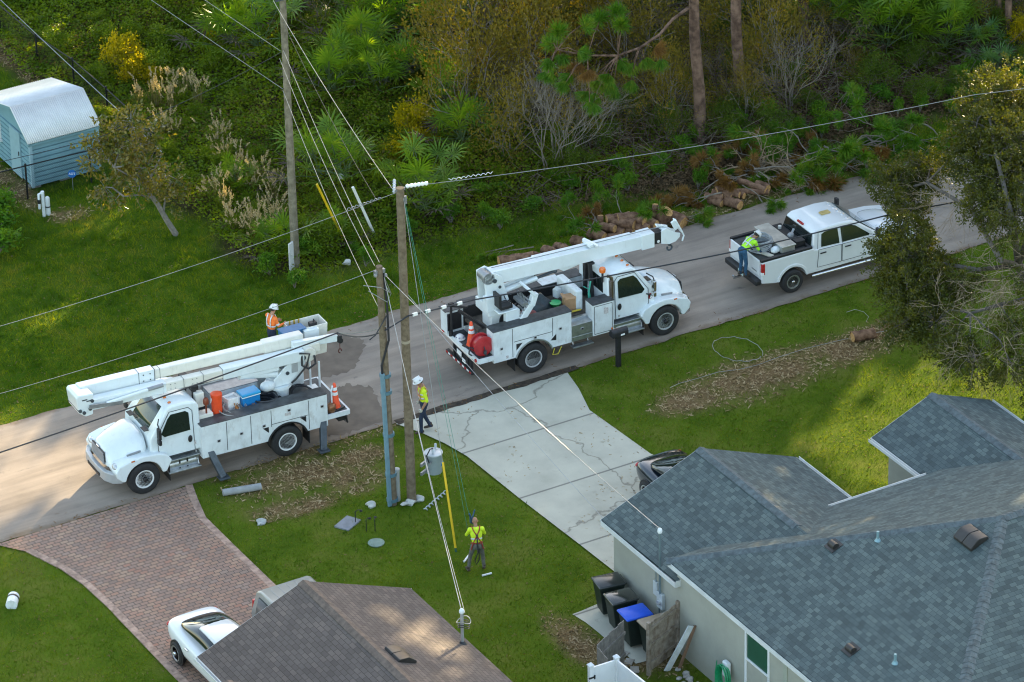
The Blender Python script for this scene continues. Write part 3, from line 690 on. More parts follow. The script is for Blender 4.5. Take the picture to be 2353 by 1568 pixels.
# ============================================================ VEHICLES
def make_wheel(parent, x, y, R, w, rimR, side, mrim, deep=0., lugs=10, name='wheel', spokes=0):
    """side=+1: outer face looks to +y. Tyre with tread shoulders; rim, hub and lugs are children"""
    T = MB(); h = w/2
    T.lathe([(rimR, -h*.9), (rimR+.02, -h), (R-.05, -h), (R-.012, -h*.8), (R, -h*.55), (R, h*.55), (R-.012, h*.8), (R-.05, h), (rimR+.02, h), (rimR, h*.9)], (0, 0, 0), 'Y', 40)
    for k in range(46):   # tread blocks
        a = 2*pi*k/46
        for yy in (-.3, .3):
            T.box((R*cos(a), yy*w, R*sin(a)), (.022, w*.3, R*.075), M=None) if False else None
    o = T.build(name, RUBBER, parent, smooth=True); o.location = (x, y, R); 
    s_ = side; q = MB()
    d = h*.9
    prof = [(rimR+.012, d-.0), (rimR+.012, d+.02), (rimR-.025, d+.015), (rimR-.045, d-.03-deep*.5), (rimR*.72, d-.04-deep), (rimR*.35, d-.02-deep), (rimR*.2, d-.02-deep)]
    q.lathe([(r, v*s_) for r, v in prof], (0, 0, 0), 'Y', 32)
    rim = q.build('rim', mrim, o, smooth=True)
    q = MB(); yb = (d-.02-deep)*s_
    if spokes:
        for k in range(spokes):
            a = 2*pi*(k+.5)/spokes; c = Vector((cos(a)*rimR*.62, (d-.028-deep)*s_, sin(a)*rimR*.62)); q.cyl(c, c+Vector((0, .012*s_, 0)), rimR*.2, n=10)
    else:
        for k in range(10):
            a = 2*pi*(k+.5)/10; c = Vector((cos(a)*rimR*.78, (d-.047-deep)*s_, sin(a)*rimR*.78)); q.cyl(c, c+Vector((0, .016*s_, 0)), rimR*.085, n=8)
    q.build('vent_hole', BLACK, rim, fix=True)
    q = MB(); q.lathe([(rimR*.24, 0), (rimR*.24, .07*s_), (rimR*.15, .09*s_)], (0, yb, 0), 'Y', 14); q.build('hub', BLACK if not spokes else CHROME, o, smooth=True)
    q = MB()
    for k in range(lugs):
        a = 2*pi*k/lugs; c = Vector((cos(a)*rimR*.44, yb-.02*s_, sin(a)*rimR*.44)); q.cyl(c, c+Vector((0, .045*s_, 0)), .016, n=6)
    q.build('lug_nut', CHROME if lugs != 10 else STEEL, o)
    return o
def dual(parent, x, cy, R, mrim, side_out):
    for s_ in (1, -1):
        make_wheel(parent, x, cy+s_*1.06, R, .27, .29, s_, mrim, deep=.13)
        T = MB(); T.lathe([(.29, -.13), (R-.05, -.135), (R, -.08), (R, .08), (R-.05, .135), (.29, .13)], (0, 0, 0), 'Y', 32)
        o = T.build('inner_wheel', RUBBER, parent, smooth=True); o.location = (x, cy+s_*.75, R)
def panel(mb, pts, y, s_, t=.012):
    """flat polygon (x,z) on a side wall at y, proud by t"""
    mb.prism(pts, min(y, y+s_*t), max(y, y+s_*t), 'Y')
def seam(mb, pts, y, s_, w=.018, t=.004):
    for (a, b), (c, d) in zip(pts[:-1], pts[1:]): mb.bar((a, y+s_*t*.5, b), (c, y+s_*t*.5, d), t+.004, w, up=(0, 0, 1)) if abs(a-c) > abs(b-d) else mb.bar((a, y+s_*t*.5, b), (c, y+s_*t*.5, d), w, t+.004, up=(0, 1, 0))

def truck_cab(R0, near, bumper_m, rim_m, exhaust=False):
    """bonneted work truck cab; local x forward from the front axle, near = side (+1/-1 in y) that faces the street camera"""
    W = lambda z: 1 - .115*max(0, min(1, (z-1.65)/.9))
    prof = [(-1.98, .98), (-1.98, 2.42), (-1.9, 2.56), (-1.5, 2.63), (-1.08, 2.62), (-.93, 2.55), (-.33, 1.72), (-.30, 1.2), (-.42, .98)]
    mb = MB(); mb.prism(prof, -1.03, 1.03, 'Y', lambda a, b: W(b)); cab = mb.build('cab', WHITE, R0, bevel=.07, seg=4)
    # hood
    st = [(-.36, [(0, 1.86), (.5, 1.83), (.78, 1.74), (.94, 1.52), (1.0, 1.12)]), (.05, [(0, 1.80), (.46, 1.76), (.72, 1.64), (.9, 1.38), (1.0, 1.1)]),
          (.42, [(0, 1.70), (.42, 1.66), (.64, 1.54), (.84, 1.28), (.97, 1.05)]), (.72, [(0, 1.58), (.38, 1.54), (.55, 1.43), (.76, 1.18), (.9, 1.0)]),
          (.9, [(0, 1.46), (.36, 1.44), (.49, 1.35), (.66, 1.12), (.8, .95)]), (.98, [(0, 1.34), (.34, 1.33), (.43, 1.26), (.52, 1.1), (.62, .9)])]
    secs = []
    for x, hp in st: secs.append([(x, -y, z) for y, z in hp[::-1]] + [(x, y, z) for y, z in hp[1:]] + [(x, .4, .88), (x, -.4, .88)])
    mb = MB(); mb.loft(secs); hood = mb.build('hood', WHITE, R0, smooth=True, sub=2)
    # hood side vents, grille
    for s_ in (1, -1):
        mb = MB(); mb.bar((-.02, s_*.93, 1.38), (.42, s_*.87, 1.30), .03, .07); mb.build('hood_vent', GREY, hood, bevel=.012)
    mb = MB(); mb.prism([(-.50, 1.06), (-.44, 1.36), (.44, 1.36), (.50, 1.06), (.42, .96), (-.42, .96)], .955, 1.0, 'X'); gr = mb.build('grille', BLACK, R0)
    mb = MB()
    for i in range(8):
        z = .99+i*.048; mb.box((1.005, 0, z), (.025, 2*(.44+.05*min(1, (1.36-z)/.3)), .022))
    mb.build('slats', SILVER, gr)
    mb = MB(); mb.box((1.0, 0, 1.385), (.03, .2, .04)); mb.build('emblem', CHROME, gr, bevel=.01)
    # fenders with wheel arches, headlights
    arch = [(.6*cos(t)+0, .52+.6*sin(t)) for t in np.linspace(radians(8), radians(172), 14)]
    top = [(-.72, .6), (-.92, .95), (-.78, 1.16), (-.5, 1.28), (0, 1.33), (.45, 1.27), (.8, 1.16), (.93, .98), (.88, .78), (.7, .6)]
    fes = {}
    for s_ in (1, -1): mb = MB(); mb.prism(top+arch, *sorted((s_*.60, s_*1.2)), axis='Y'); fes[s_] = mb.build('fender', WHITE, R0, bevel=.05, seg=3)
    for s_ in (1, -1):
        mb = MB(); mb.ball((.83, s_*.92, 1.06), .17, 14, 9, (.55, 1.05, .62)); mb.build('headlight', LENS, R0, smooth=True)
        mb = MB(); mb.box((.35, s_*1.2, 1.25), (.12, .02, .05)); mb.build('marker_lamp', LAMP_A, fes[s_], bevel=.01)
    # bumper
    bp = [(.72, 1.14), (.98, 1.02), (1.13, .72), (1.17, .3), (1.17, -.3), (1.13, -.72), (.98, -1.02), (.72, -1.14)]
    mb = MB(); inner = [(x-.14, y*.9) for x, y in bp[::-1]]; mb.prism(bp+inner, .55, .88, 'Z'); bu = mb.build('bumper', bumper_m, R0, bevel=.03)
    mb = MB(); mb.box((1.17, 0, .66), (.03, .9, .1)); mb.build('air_slot', BLACK, bu)
    # windscreen, windows, doors
    mb = MB(); zt, zb = 2.50, 1.80; xt, xb = -.885, -.385
    rows = []
    for t in np.linspace(0, 1, 4):
        z = zb+(zt-zb)*t; x = xb+(xt-xb)*t; w = .92*W(z); rows.append([(x+.02-.07*(k/4)**2*1.0, w*k/4, z+.012) for k in range(-4, 5)])
    mb.add([p for r_ in rows for p in r_], [(i*9+k, i*9+k+1, (i+1)*9+k+1, (i+1)*9+k) for i in range(3) for k in range(8)])
    ws = mb.build('windscreen', WGLASS, R0, smooth=True); so_ = ws.modifiers.new('t', 'SOLIDIFY'); so_.thickness = .05
    mb = MB()
    for k in (-1, 1): mb.bar((-.37, k*.3, 1.80), (-.62, k*.3+.28, 2.12), .015)
    mb.build('wiper', BLACK, ws)
    for s_ in (1, -1):
        L = lambda z: s_*1.03*W(z)
        mb = MB(); wp = [(-1.62, 1.72), (-1.62, 2.28), (-1.52, 2.36), (-1.05, 2.36), (-.93, 2.24), (-.68, 1.8), (-.78, 1.70)]
        mb.add([(x, L(z)+s_*.006, z) for x, z in wp]+[(x, L(z)-s_*.03, z) for x, z in wp], [tuple(range(7)), tuple(range(13, 6, -1))]+[(i, (i+1) % 7, 7+(i+1) % 7, 7+i) for i in range(7)])
        dmb = MB(); pts = [(-1.74, 1.0), (-1.74, 2.32), (-1.62, 2.45), (-1.0, 2.45), (-.55, 1.78), (-.55, 1.3), (-.66, 1.0), (-1.74, 1.0)]
        for (a, b), (c, d) in zip(pts[:-1], pts[1:]): dmb.bar((a, L(b)+s_*.003, b), (c, L(d)+s_*.003, d), .012, .016)
        mat_ = MB()
        dr = MB(); dp = [(-1.725, 1.015), (-1.725, 2.31), (-1.615, 2.435), (-1.01, 2.435), (-.565, 1.775), (-.565, 1.31), (-.67, 1.015)]; n_ = len(dp)
        dr.add([(x, L(z)+s_*.004, z) for x, z in dp]+[(x, L(z)-s_*.03, z) for x, z in dp], [tuple(range(n_)), tuple(range(2*n_-1, n_-1, -1))]+[(i, (i+1) % n_, n_+(i+1) % n_, n_+i) for i in range(n_)])
        door = dr.build('door', WHITE, R0); mb.build('window', GLASS, door); dmb.build('door_seam', SEAM, door)
        mb = MB(); mb.ball((-1.6, s_*1.035, 1.42), .08, 12, 8, (.9, .25, 1.5)); mb.build('handle', BLACK, door, smooth=True)
        # mirror
        mb = MB(); mb.tube([(-.62, s_*1.02, 2.36), (-.5, s_*1.22, 2.3), (-.5, s_*1.3, 2.24)], .02, 6); mb.tube([(-.62, s_*1.02, 1.62), (-.5, s_*1.26, 1.64)], .02, 6); mb.tube([(-.5, s_*1.28, 1.62), (-.5, s_*1.3, 2.26)], .018, 6)
        arm = mb.build('mirror_arm', BLACK, R0, smooth=True)
        mb = MB(); mb.box((-.5, s_*1.3, 2.02), (.1, .2, .36)); mb.box((-.5, s_*1.3, 1.73), (.1, .2, .17)); mb.build('mirror', BLACK if not exhaust else CHROME, arm, bevel=.03)
        # steps
        mb = MB(); mb.box((-1.32, s_*.95, .86), (1.06, .35, .05)); mb.box((-1.32, s_*1.1, .5), (1.06, .22, .045)); mb.box((-1.32, s_*.9, .68), (1.04, .3, .32)); mb.bar((-1.8, s_*1.05, .5), (-1.8, s_*.85, .9), .03, .2); mb.bar((-.84, s_*1.05, .5), (-.84, s_*.85, .9), .03, .2)
        stp = mb.build('step', ALU, R0, bevel=.012)
        mb = MB(); mb.cyl((-1.75, s_*.82, .62), (-.85, s_*.82, .62), .26, n=20); mb.build('fuel_tank', ALU, stp, smooth=True)
        if not exhaust:
            mb = MB(); mb.box((-1.45, s_*1.06, .68), (.05, .02, .34)); mb.box((-1.2, s_*1.06, .68), (.05, .02, .34)); mb.build('tank_strap', BLACK, stp)
    mb = MB(); mb.box((-1.985, 0, 2.1), (.02, 1.3, .5)); mb.build('rear_window', GLASS, cab, bevel=.01)
    for k in range(5):
        mb = MB(); mb.ball((-1.12, (k-2)*.35, 2.645), .05, 8, 5, (1.2, .8, .7)); mb.build('roof_lamp', LAMP_A, cab, smooth=True)
    for k in (-1, 1): mb = MB(); mb.box((-.33, k*.55, 1.875), (.16, .3, .02)); mb.build('cowl_vent', BLACK, hood)
    for s_ in (1, -1): make_wheel(R0, 0, s_*1.02, .52, .28, .29, s_, rim_m, deep=-.02)
    mb = MB(); mb.box((-2.6, 0, .78), (6.6, .85, .28)); mb.cyl((0, -1, .52), (0, 1, .52), .07); mb.cyl((-4.75, -1, .52), (-4.75, 1, .52), .12); mb.build('chassis', BLACK, R0)
    if exhaust:
        mb = MB(); mb.cyl((-1.86, near*.98, 1.0), (-1.86, near*.98, 2.4), .075, n=16); mb.tube([(-1.86, near*.98, 2.38), (-1.86, near*.98, 2.5), (-1.93, near*.98, 2.58), (-2.0, near*.98, 2.6)], .055, 10)
        mb.build('exhaust_stack', M('stainless_exhaust', (.30, .25, .22), .25, .9, .2, 6), R0, smooth=True)
    return cab

def latch(parent, x, z, y, s_):
    mb = MB(); mb.box((x, y+s_*.006, z), (.11, .012, .09)); o = mb.build('latch', SILVER, parent)
    mb = MB(); mb.box((x+.005, y+s_*.014, z), (.07, .01, .055)); mb.build('paddle', BLACK, o)

# ------------------------------------------------ bucket truck (left)
T1 = empty('bucket_truck', (-14.14, -1.26, ROADZ), pi-radians(3.2), 'white bucket truck parked at the left with two stacked booms and outriggers down', 'truck')
truck_cab(T1, 1, SILVER, M('white_wheel', (.7, .71, .7), .35, 0, .06))
dual(T1, -4.72, 0, .52, M('white_wheel_rear', (.7, .71, .7), .35, 0, .06), 1)
def arch_profile(x0, x1, z0, z1, cx, r, zc=.52):
    a0 = math.asin(max(-1, (z0-zc)/r)); ar = [(cx+r*cos(t), zc+r*sin(t)) for t in np.linspace(a0, pi-a0, 18)]
    return [(x1, z0), (x1, z1), (x0, z1), (x0, z0)] + ar[::-1]
BX0, BX1, BZ0, BZ1 = -6.08, -1.9, .72, 1.82
for s_, zt in ((1, BZ1), (-1, 2.12)):
    mb = MB(); mb.prism(arch_profile(BX0, BX1, BZ0, zt, -4.72, .66), *sorted((s_*.74, s_*1.22)), axis='Y')
    bd = mb.build('compartment_body', WHITE_D, T1, bevel=.012)
    mb = MB(); mb.box(((BX0+BX1)/2, s_*.98, zt+.012), (BX1-BX0+.02, .5, .024)); mb.build('compartment_top', DKGREY, bd, bevel=.006)
    mb = MB()
    for x in (-2.72, -3.52): seam(mb, [(x, .8), (x, zt-.05)], s_*1.22, s_)
    seam(mb, [(-5.45, .78), (-5.45, zt-.05)], s_*1.22, s_); seam(mb, [(-4.2, 1.2), (-4.2, zt-.05)], s_*1.22, s_); seam(mb, [(-5.4, 1.28), (-4.2, 1.28)], s_*1.22, s_)
    mb.build('door_seam', SEAM, bd)
    for x, z in ((-2.45, 1.2), (-3.2, 1.25), (-3.95, 1.3), (-4.8, 1.62), (-5.9, 1.45)): latch(bd, x, z, s_*1.22, s_)
    mb = MB(); rr = [(-4.72+r_*cos(t), .52+r_*sin(t)) for r_, ts in ((.655, np.linspace(.32, pi-.32, 20)), (.70, np.linspace(pi-.32, .32, 20))) for t in ts]
    mb.prism(rr, *sorted((s_*1.0, s_*1.25)), axis='Y'); mb.build('wheel_arch_trim', BLACK, bd)
    mb = MB(); panel(mb, [(-4.1, 1.02), (-4.1, 1.22), (-3.9, 1.22)], s_*1.22, s_, .008); panel(mb, [(-5.35, 1.05), (-5.35, 1.26), (-5.15, 1.26)], s_*1.22, s_, .008); mb.build('vent_panel', BLACK, bd)
mb = MB(); mb.box((-4.0, 0, 1.38), (4.1, 1.46, .08)); mb.box((-6.45, 0, 1.0), (.74, 2.3, .1)); mb.build('deck', DKGREY, T1)
mb = MB(); mb.box((-6.82, 0, .98), (.06, 2.34, .16)); mb.box((-6.44, 1.16, .98), (.7, .05, .16)); mb.box((-6.44, -1.16, .98), (.7, .05, .16)); mb.build('platform_edge', WHITE_D, T1)
mb = MB(); mb.tube([(-6.75, .95, .95), (-6.85, .95, .5), (-6.85, .6, .45), (-6.75, .6, .95)], .03, 6); mb.box((-6.7, .75, .7), (.3, .4, .2)); mb.build('tow_hitch', BLACK, T1)
mb = MB(); mb.tube([(-6.35, .95, 1.05), (-6.35, .95, 1.75), (-6.42, .88, 1.85), (-6.5, .8, 1.75), (-6.5, .8, 1.05)], .025, 8); mb.build('grab_handle', WHITE_D, T1, smooth=True)
mb = MB(); mb.box((-4.9, -.35, 1.9), (1.5, .35, .6)) if False else None
mb.tube([(-6.35, -.6, 1.05), (-6.35, -.6, 2.35)], .035, 6); mb.tube([(-6.35, .1, 1.05), (-6.35, .1, 2.35)], .035, 6); mb.box((-6.35, -.25, 1.12), (.3, .7, .14)); mb.build('boom_rest_post', WHITE_D, T1)
# outriggers
for x, lean in ((-2.15, -.16), (-5.95, .12)):
    for s_ in (1, -1):
        mb = MB(); mb.bar((x, s_*1.12, .95), (x+lean*1.6, s_*1.5, .1), .15, .2, up=(1, 0, 0)); og = mb.build('outrigger', STEEL, T1, bevel=.012)
        mb = MB(); mb.box((x+lean*1.6, s_*1.52, .09), (.34, .3, .05)); mb.bar((x+lean*1.6, s_*1.5, .05), (x+lean*1.6, s_*1.5, .2), .1); mb.build('foot', STEEL, og, bevel=.01)
# pedestal, turret and booms
mb = MB(); mb.cyl((-5.0, 0, 1.05), (-5.0, 0, 1.85), .33, n=24); mb.lathe([(.42, 0), (.42, .1)], (-5.0, 0, 1.85), n=24); pd = mb.build('pedestal', WHITE, T1, smooth=True)
mb = MB(); mb.ball((-4.9, .31, 1.45), .14, 12, 8, (.8, .25, 1.5)); mb.build('access_hole', BLACK, pd, smooth=True)
tp = [(-4.72, 1.96), (-4.75, 2.2), (-5.35, 2.75), (-5.75, 2.92), (-5.92, 2.8), (-5.8, 2.5), (-5.3, 1.96)]
mb = MB()
for y in (.27, -.27): mb.prism(tp, y-.03, y+.03, 'Y')
mb.box((-5.05, 0, 2.02), (.6, .56, .12)); mb.box((-5.5, 0, 2.45), (.4, .5, .3)); tur = mb.build('turret', WHITE, T1, bevel=.015)
mb = MB(); mb.cyl((-5.75, -.34, 2.74), (-5.75, .34, 2.74), .08, n=14); mb.cyl((-5.2, -.33, 2.35), (-5.2, .33, 2.35), .06, n=12); mb.build('pivot_pin', STEEL, tur, smooth=True)
mb = MB(); mb.box((-5.45, .31, 2.5), (.2, .02, .35)); mb.build('manual_plate', SILVER, tur)
mb = MB(); mb.ball((-4.55, .25, 2.05), .22, 10, 7, (1.2, .8, .8)); mb.build('valve_bank', WHITE_D, tur, smooth=True)
E1, B1 = Vector((1.35, .18, 3.0)), Vector((-5.78, .18, 2.82))
def boom(mb, a, b, w, h): mb.bar(a, b, w, h)
lerp = lambda a, b, t: a+(b-a)*t
mb = MB(); boom(mb, lerp(B1, E1, 0), lerp(B1, E1, .38), .34, .38); lb = mb.build('lower_boom', WHITE, T1, bevel=.03)
mb = MB(); boom(mb, lerp(B1, E1, .36), lerp(B1, E1, .66), .27, .31); mb.build('insulated_section', OFFWHITE, lb, bevel=.04)
mb = MB(); boom(mb, lerp(B1, E1, .64), lerp(B1, E1, 1.0), .3, .35); mb.build('boom_head', WHITE, lb, bevel=.025)
mb = MB()
for t in (.38, .47, .56, .655): p = lerp(B1, E1, t); mb.box(p+Vector((0, 0, 0)), (.012, .3, .34))
for t in (.5, .52, .6, .62):
    p = lerp(B1, E1, t)
    for dz in (-.08, .08): mb.cyl(p+Vector((0, .13, dz)), p+Vector((0, .145, dz)), .018, n=8)
mb.build('boom_band', GREY, lb)
mb = MB(); mb.cyl(lerp(B1, E1, .3)+Vector((0, 0, -.28)), (-4.9, .18, 2.35), .1, n=14); mb.bar(lerp(B1, E1, .30)+Vector((0, 0, -.2)), lerp(B1, E1, .12)+Vector((0, 0, -.2)), .3, .2); lc = mb.build('lift_cylinder', WHITE, lb, smooth=True)
mb = MB(); mb.bar(lerp(B1, E1, .67)+Vector((0, .22, .16)), lerp(B1, E1, .92)+Vector((0, .26, .02)), .1, .1); c_ = mb.build('link_cylinder', WHITE, lb, bevel=.03)
mb = MB(); mb.cyl(lerp(B1, E1, .66)+Vector((0, .22, .17)), lerp(B1, E1, .73)+Vector((0, .22, .13)), .065, n=12); mb.bar(lerp(B1, E1, .85)+Vector((0, .3, -.05)), lerp(B1, E1, 1.0)+Vector((0, .3, .05)), .03, .12); mb.build('cylinder_rod', GREY, c_, smooth=True)
UO = -.22
U0, U1 = Vector((1.42, UO, 3.28)), Vector((-5.95, UO, 3.14))
mb = MB(); boom(mb, U0, lerp(U0, U1, .33), .33, .41); ub = mb.build('upper_boom', WHITE, T1, bevel=.02)
mb = MB(); boom(mb, lerp(U0, U1, .325), lerp(U0, U1, .84), .27, .33); mb.build('insulated_section', OFFWHITE, ub, bevel=.04)
mb = MB(); boom(mb, lerp(U0, U1, .82), lerp(U0, U1, 1.0), .34, .40); mb.build('boom_tip', OFFWHITE, ub, bevel=.05)
mb = MB()
for t in (.26, .33, .355, .83): p = lerp(U0, U1, t); mb.box(p, (.014, .345, .425) if t < .34 else (.012, .28, .34))
for t in (.28, .31):
    p = lerp(U0, U1, t)
    for dz in (-.1, .1): mb.cyl(p+Vector((0, .165, dz)), p+Vector((0, .18, dz)), .02, n=8)
mb.build('boom_band', SEAM, ub)
ep = [(1.05, 2.8), (1.0, 3.5), (1.68, 3.5), (1.78, 3.38), (1.72, 2.78), (1.5, 2.72)]
mb = MB(); mb.prism([(1.2, 2.72), (1.15, 3.42), (1.66, 3.46), (1.72, 3.38), (1.66, 2.86), (1.45, 2.7)], -.42, .4, 'Y'); el = mb.build('elbow', WHITE, T1, bevel=.04)
mb = MB()
for x, z in ((1.5, 2.86), (1.3, 2.95), (1.22, 3.2), (1.62, 2.95)): mb.cyl((x, -.45, z), (x, .44, z), .055, n=12)
for x, z in ((1.45, 3.28), (1.32, 3.22)): mb.box((x, .405, z), (.16, .012, .035))
mb.build('elbow_pin', STEEL, el, smooth=True)
# jib on the tip, bucket beside it
J0, J1 = Vector((-5.5, .05, 3.12)), Vector((-7.0, .05, 3.0))
mb = MB(); boom(mb, J0, J1, .18, .22); jb = mb.build('jib', WHITE, T1, bevel=.015)
mb = MB(); mb.cyl((-5.95, -.1, 2.78), (-5.95, .32, 2.78), .24, n=22); mb.box((-6.2, .05, 2.9), (.35, .3, .3)); mb.build('jib_winch', OFFWHITE, jb, bevel=.03)
mb = MB(); mb.box(J1+Vector((-.06, 0, -.03)), (.16, .24, .22)); mb.cyl(J1+Vector((-.1, -.1, -.12)), J1+Vector((-.1, .1, -.12)), .09, n=12); mb.build('jib_sheave', BLACK, jb, bevel=.02)
mb = MB(); mb.tube([J1+Vector((-.1, 0, -.1)), J1+Vector((-.1, 0, -.42))], .012, 5)
mb.tube([J1+Vector((-.1+.05*sin(t), 0, -.5-.07*cos(t))) for t in np.linspace(0, 5, 10)], .02, 6); mb.build('load_hook', M('rusty_hook', (.12, .04, .03), .6, .3, .2), jb, smooth=True)
mb = MB(); mb.tube([(-5.7, .3, 2.9), (-5.65, .42, 2.55), (-5.85, .45, 2.4), (-6.1, .42, 2.5), (-6.1, .35, 2.75)], .035, 8); mb.tube([(-5.6, .35, 2.95), (-5.9, .45, 2.9), (-5.8, .42, 2.5), (-5.45, .36, 2.1), (-5.3, .35, 2.0)], .03, 8); mb.build('hydraulic_hose', BLACK, ub, smooth=True)
# bucket: open, walls and floor
def tub(mb, x0, x1, y0, y1, z0, z1, t=.03, tp=.05):
    """open topped tapered tub"""
    R = lambda d, z, k: [(x0+k+d, y0+k+d, z), (x1-k-d, y0+k+d, z), (x1-k-d, y1-k-d, z), (x0+k+d, y1-k-d, z)]
    ring = [R(0, z0, tp), R(0, z1, 0), R(t, z1, 0), R(t, z0+t, tp)]
    vs = [p for q in ring for p in q]
    fs = [(i*4+k, i*4+(k+1) % 4, (i+1)*4+(k+1) % 4, (i+1)*4+k) for i in range(3) for k in range(4)] + [(3, 2, 1, 0), (12, 13, 14, 15)]
    mb.add(vs, fs)
BKX0, BKX1, BKY0, BKY1, BKZ = -6.95, -5.75, -1.12, -.46, 3.28
mb = MB(); tub(mb, BKX0, BKX1, BKY0, BKY1, BKZ-1.05, BKZ); bk = mb.build('bucket', OFFWHITE, T1, bevel=.03, seg=3)
mb = MB(); tub(mb, BKX0-.03, BKX1+.03, BKY0-.03, BKY1+.03, BKZ-.06, BKZ+.012, .05, 0) if False else mb.box((-6.35, -.47+.06, 3.0), (.5, .16, .5)); mb.build('bucket_bracket', WHITE, bk, bevel=.02)
mb = MB()
for x in (-6.25, -6.1, -5.95): mb.tube([(x, BKY0+.05, BKZ+.02), (x+.02, BKY0+.1, BKZ-.35)], .025, 6)
mb.build('hand_tool', M('yellow_tool', (.5, .33, .03), .5, 0, .3), bk)
mb = MB(); mb.box((0, 0, 0), (.78, .34, .16)); mb.box((0, 0, .085), (.84, .40, .035)); tr = mb.build('tool_tray', M('blue_tool_tray', (.03, .14, .30), .45, 0, .1), bk, bevel=.025); tr.location = (-5.8, -.6, 3.22); tr.rotation_euler = (0, -.05, .08)
mb = MB(); mb.box((-6.5, -.58, 3.3), (.24, .16, .14)); mb.tube([(-6.55, -.6, 3.3), (-6.55, -.6, 3.45)], .025, 6); mb.build('controls', BLACK, bk, bevel=.02)
# behind the cab
mb = MB(); mb.bar((-2.1, -.5, 1.0), (-2.1, -.5, 2.7), .12); mb.bar((-2.1, .3, 1.0), (-2.1, .3, 2.7), .12); mb.box((-2.1, -.1, 2.7), (.24, 1.0, .14)); mb.build('boom_support', BLACK, T1, bevel=.01)
mb = MB(); mb.box((-2.2, .4, 2.32), (.3, .22, .5)); mb.box((-2.25, .62, 1.65), (.5, .34, .62)); hb = mb.build('hydraulic_tank', OFFWHITE, T1, bevel=.03)
mb = MB(); mb.lathe([(.085, 0), (.085, .14), (.06, .19)], (-2.3, .72, 2.28), n=14); mb.cyl((-2.3, .72, 1.9), (-2.3, .72, 2.28), .03); mb.build('beacon', M('brown_beacon', (.2, .045, .02), .3, 0, .1), T1, smooth=True)
mb = MB(); mb.box((-3.6, -.45, 1.55), (1.6, .55, 1.0)); wb = mb.build('deck_locker', WHITE_D, T1, bevel=.015)
mb = MB(); mb.box((-3.6, -.45, 2.06), (1.64, .6, .03)); mb.build('locker_lid', GREY, wb, bevel=.006)
mb = MB(); mb.box((-5.6, -.55, 1.6), (.9, .3, 1.1)); mb.build('control_cabinet', WHITE_D, T1, bevel=.02)

# ------------------------------------------------ crane truck (middle)
T2 = empty('crane_truck', (4.34, -1.2, ROADZ), radians(-2.0), 'white crane truck with its boom folded forward over the cab', 'truck')
truck_cab(T2, -1, CHROME, RIMM, exhaust=True)
dual(T2, -4.8, 0, .52, RIMM, -1)
for s_ in (-1, 1):
    mb = MB(); mb.prism(arch_profile(-6.22, -3.44, .74, 1.84, -4.8, .66), *sorted((s_*.76, s_*1.22)), axis='Y'); bd = mb.build('compartment_body', WHITE_D, T2, bevel=.012)
    mb = MB(); mb.box((-4.83, s_*.99, 1.852), (2.82, .5, .024)); mb.build('compartment_top', DKGREY, bd, bevel=.006)
    mb = MB(); seam(mb, [(-5.55, .8), (-5.55, 1.8)], s_*1.22, s_); seam(mb, [(-4.12, 1.15), (-4.12, 1.8)], s_*1.22, s_); seam(mb, [(-5.5, 1.32), (-4.15, 1.32)], s_*1.22, s_); mb.build('door_seam', SEAM, bd)
    for x, z in ((-5.95, 1.2), (-3.85, 1.35), (-4.75, 1.28)): latch(bd, x, z, s_*1.22, s_)
    mb = MB(); rr = [(-4.8+r_*cos(t), .52+r_*sin(t)) for r_, ts in ((.655, np.linspace(.32, pi-.32, 20)), (.70, np.linspace(pi-.32, .32, 20))) for t in ts]
    mb.prism(rr, *sorted((s_*1.0, s_*1.25)), axis='Y'); mb.build('wheel_arch_trim', ALU, bd)
    mb = MB(); panel(mb, [(-4.2, 1.02), (-4.0, 1.2), (-4.0, .98)], s_*1.22, s_, .008); panel(mb, [(-5.42, 1.0), (-5.42, 1.22), (-5.2, 1.22)], s_*1.22, s_, .008); mb.build('vent_panel', BLACK, bd)
    if s_ < 0:
        mb = MB(); mb.box((-3.06, -1.0, 1.03), (.74, .42, .55)); mb.box((-3.06, -1.12, .82), (.74, .2, .16)); mb.box((-3.06, -.84, 1.33), (.74, .14, .1)); sb = mb.build('step_box', ALU, T2, bevel=.01); latch(sb, -3.06, 1.12, -1.21, -1)
        mb = MB(); mb.bar((-3.4, -1.15, .52), (-2.66, -1.15, .52), .2, .05); mb.bar((-3.3, -1.05, .5), (-3.3, -.95, .75), .04); mb.bar((-2.76, -1.05, .5), (-2.76, -.95, .75), .04); mb.build('drop_step', ALU, sb, bevel=.008)
    else:
        mb = MB(); mb.box((-3.06, 1.0, 1.3), (.75, .46, 1.1)); mb.build('side_box', WHITE_D, T2, bevel=.01)
    mb = MB(); mb.box((-2.3, s_*.99, 1.29), (.76, .48, 1.1)); tb = mb.build('tall_box', WHITE_D, T2, bevel=.012)
    mb = MB(); mb.box((-2.3, s_*.99, 1.852), (.79, .51, .024)); mb.build('box_top', DKGREY, tb, bevel=.006)
    mb = MB(); seam(mb, [(-2.62, .8), (-2.62, 1.78), (-1.98, 1.78), (-1.98, .8), (-2.62, .8)], s_*1.23, s_); mb.build('door_seam', SEAM, tb)
    mb = MB(); mb.ball((-2.0, s_*1.25, .86), .035, 8, 6); mb.build('marker_lamp', LAMP_A, tb, smooth=True)
BED = M('bed_liner_dirt', (.09, .075, .06), .85, 0, .5, 6)
mb = MB(); mb.box((-4.05, 0, 1.38), (4.3, 1.5, .08)); mb.build('bed_floor', BED, T2)
mb = MB(); mb.box((-4.5, .752, 1.5), (3.5, .012, .66)); mb.build('bed_liner', BLACK, T2)
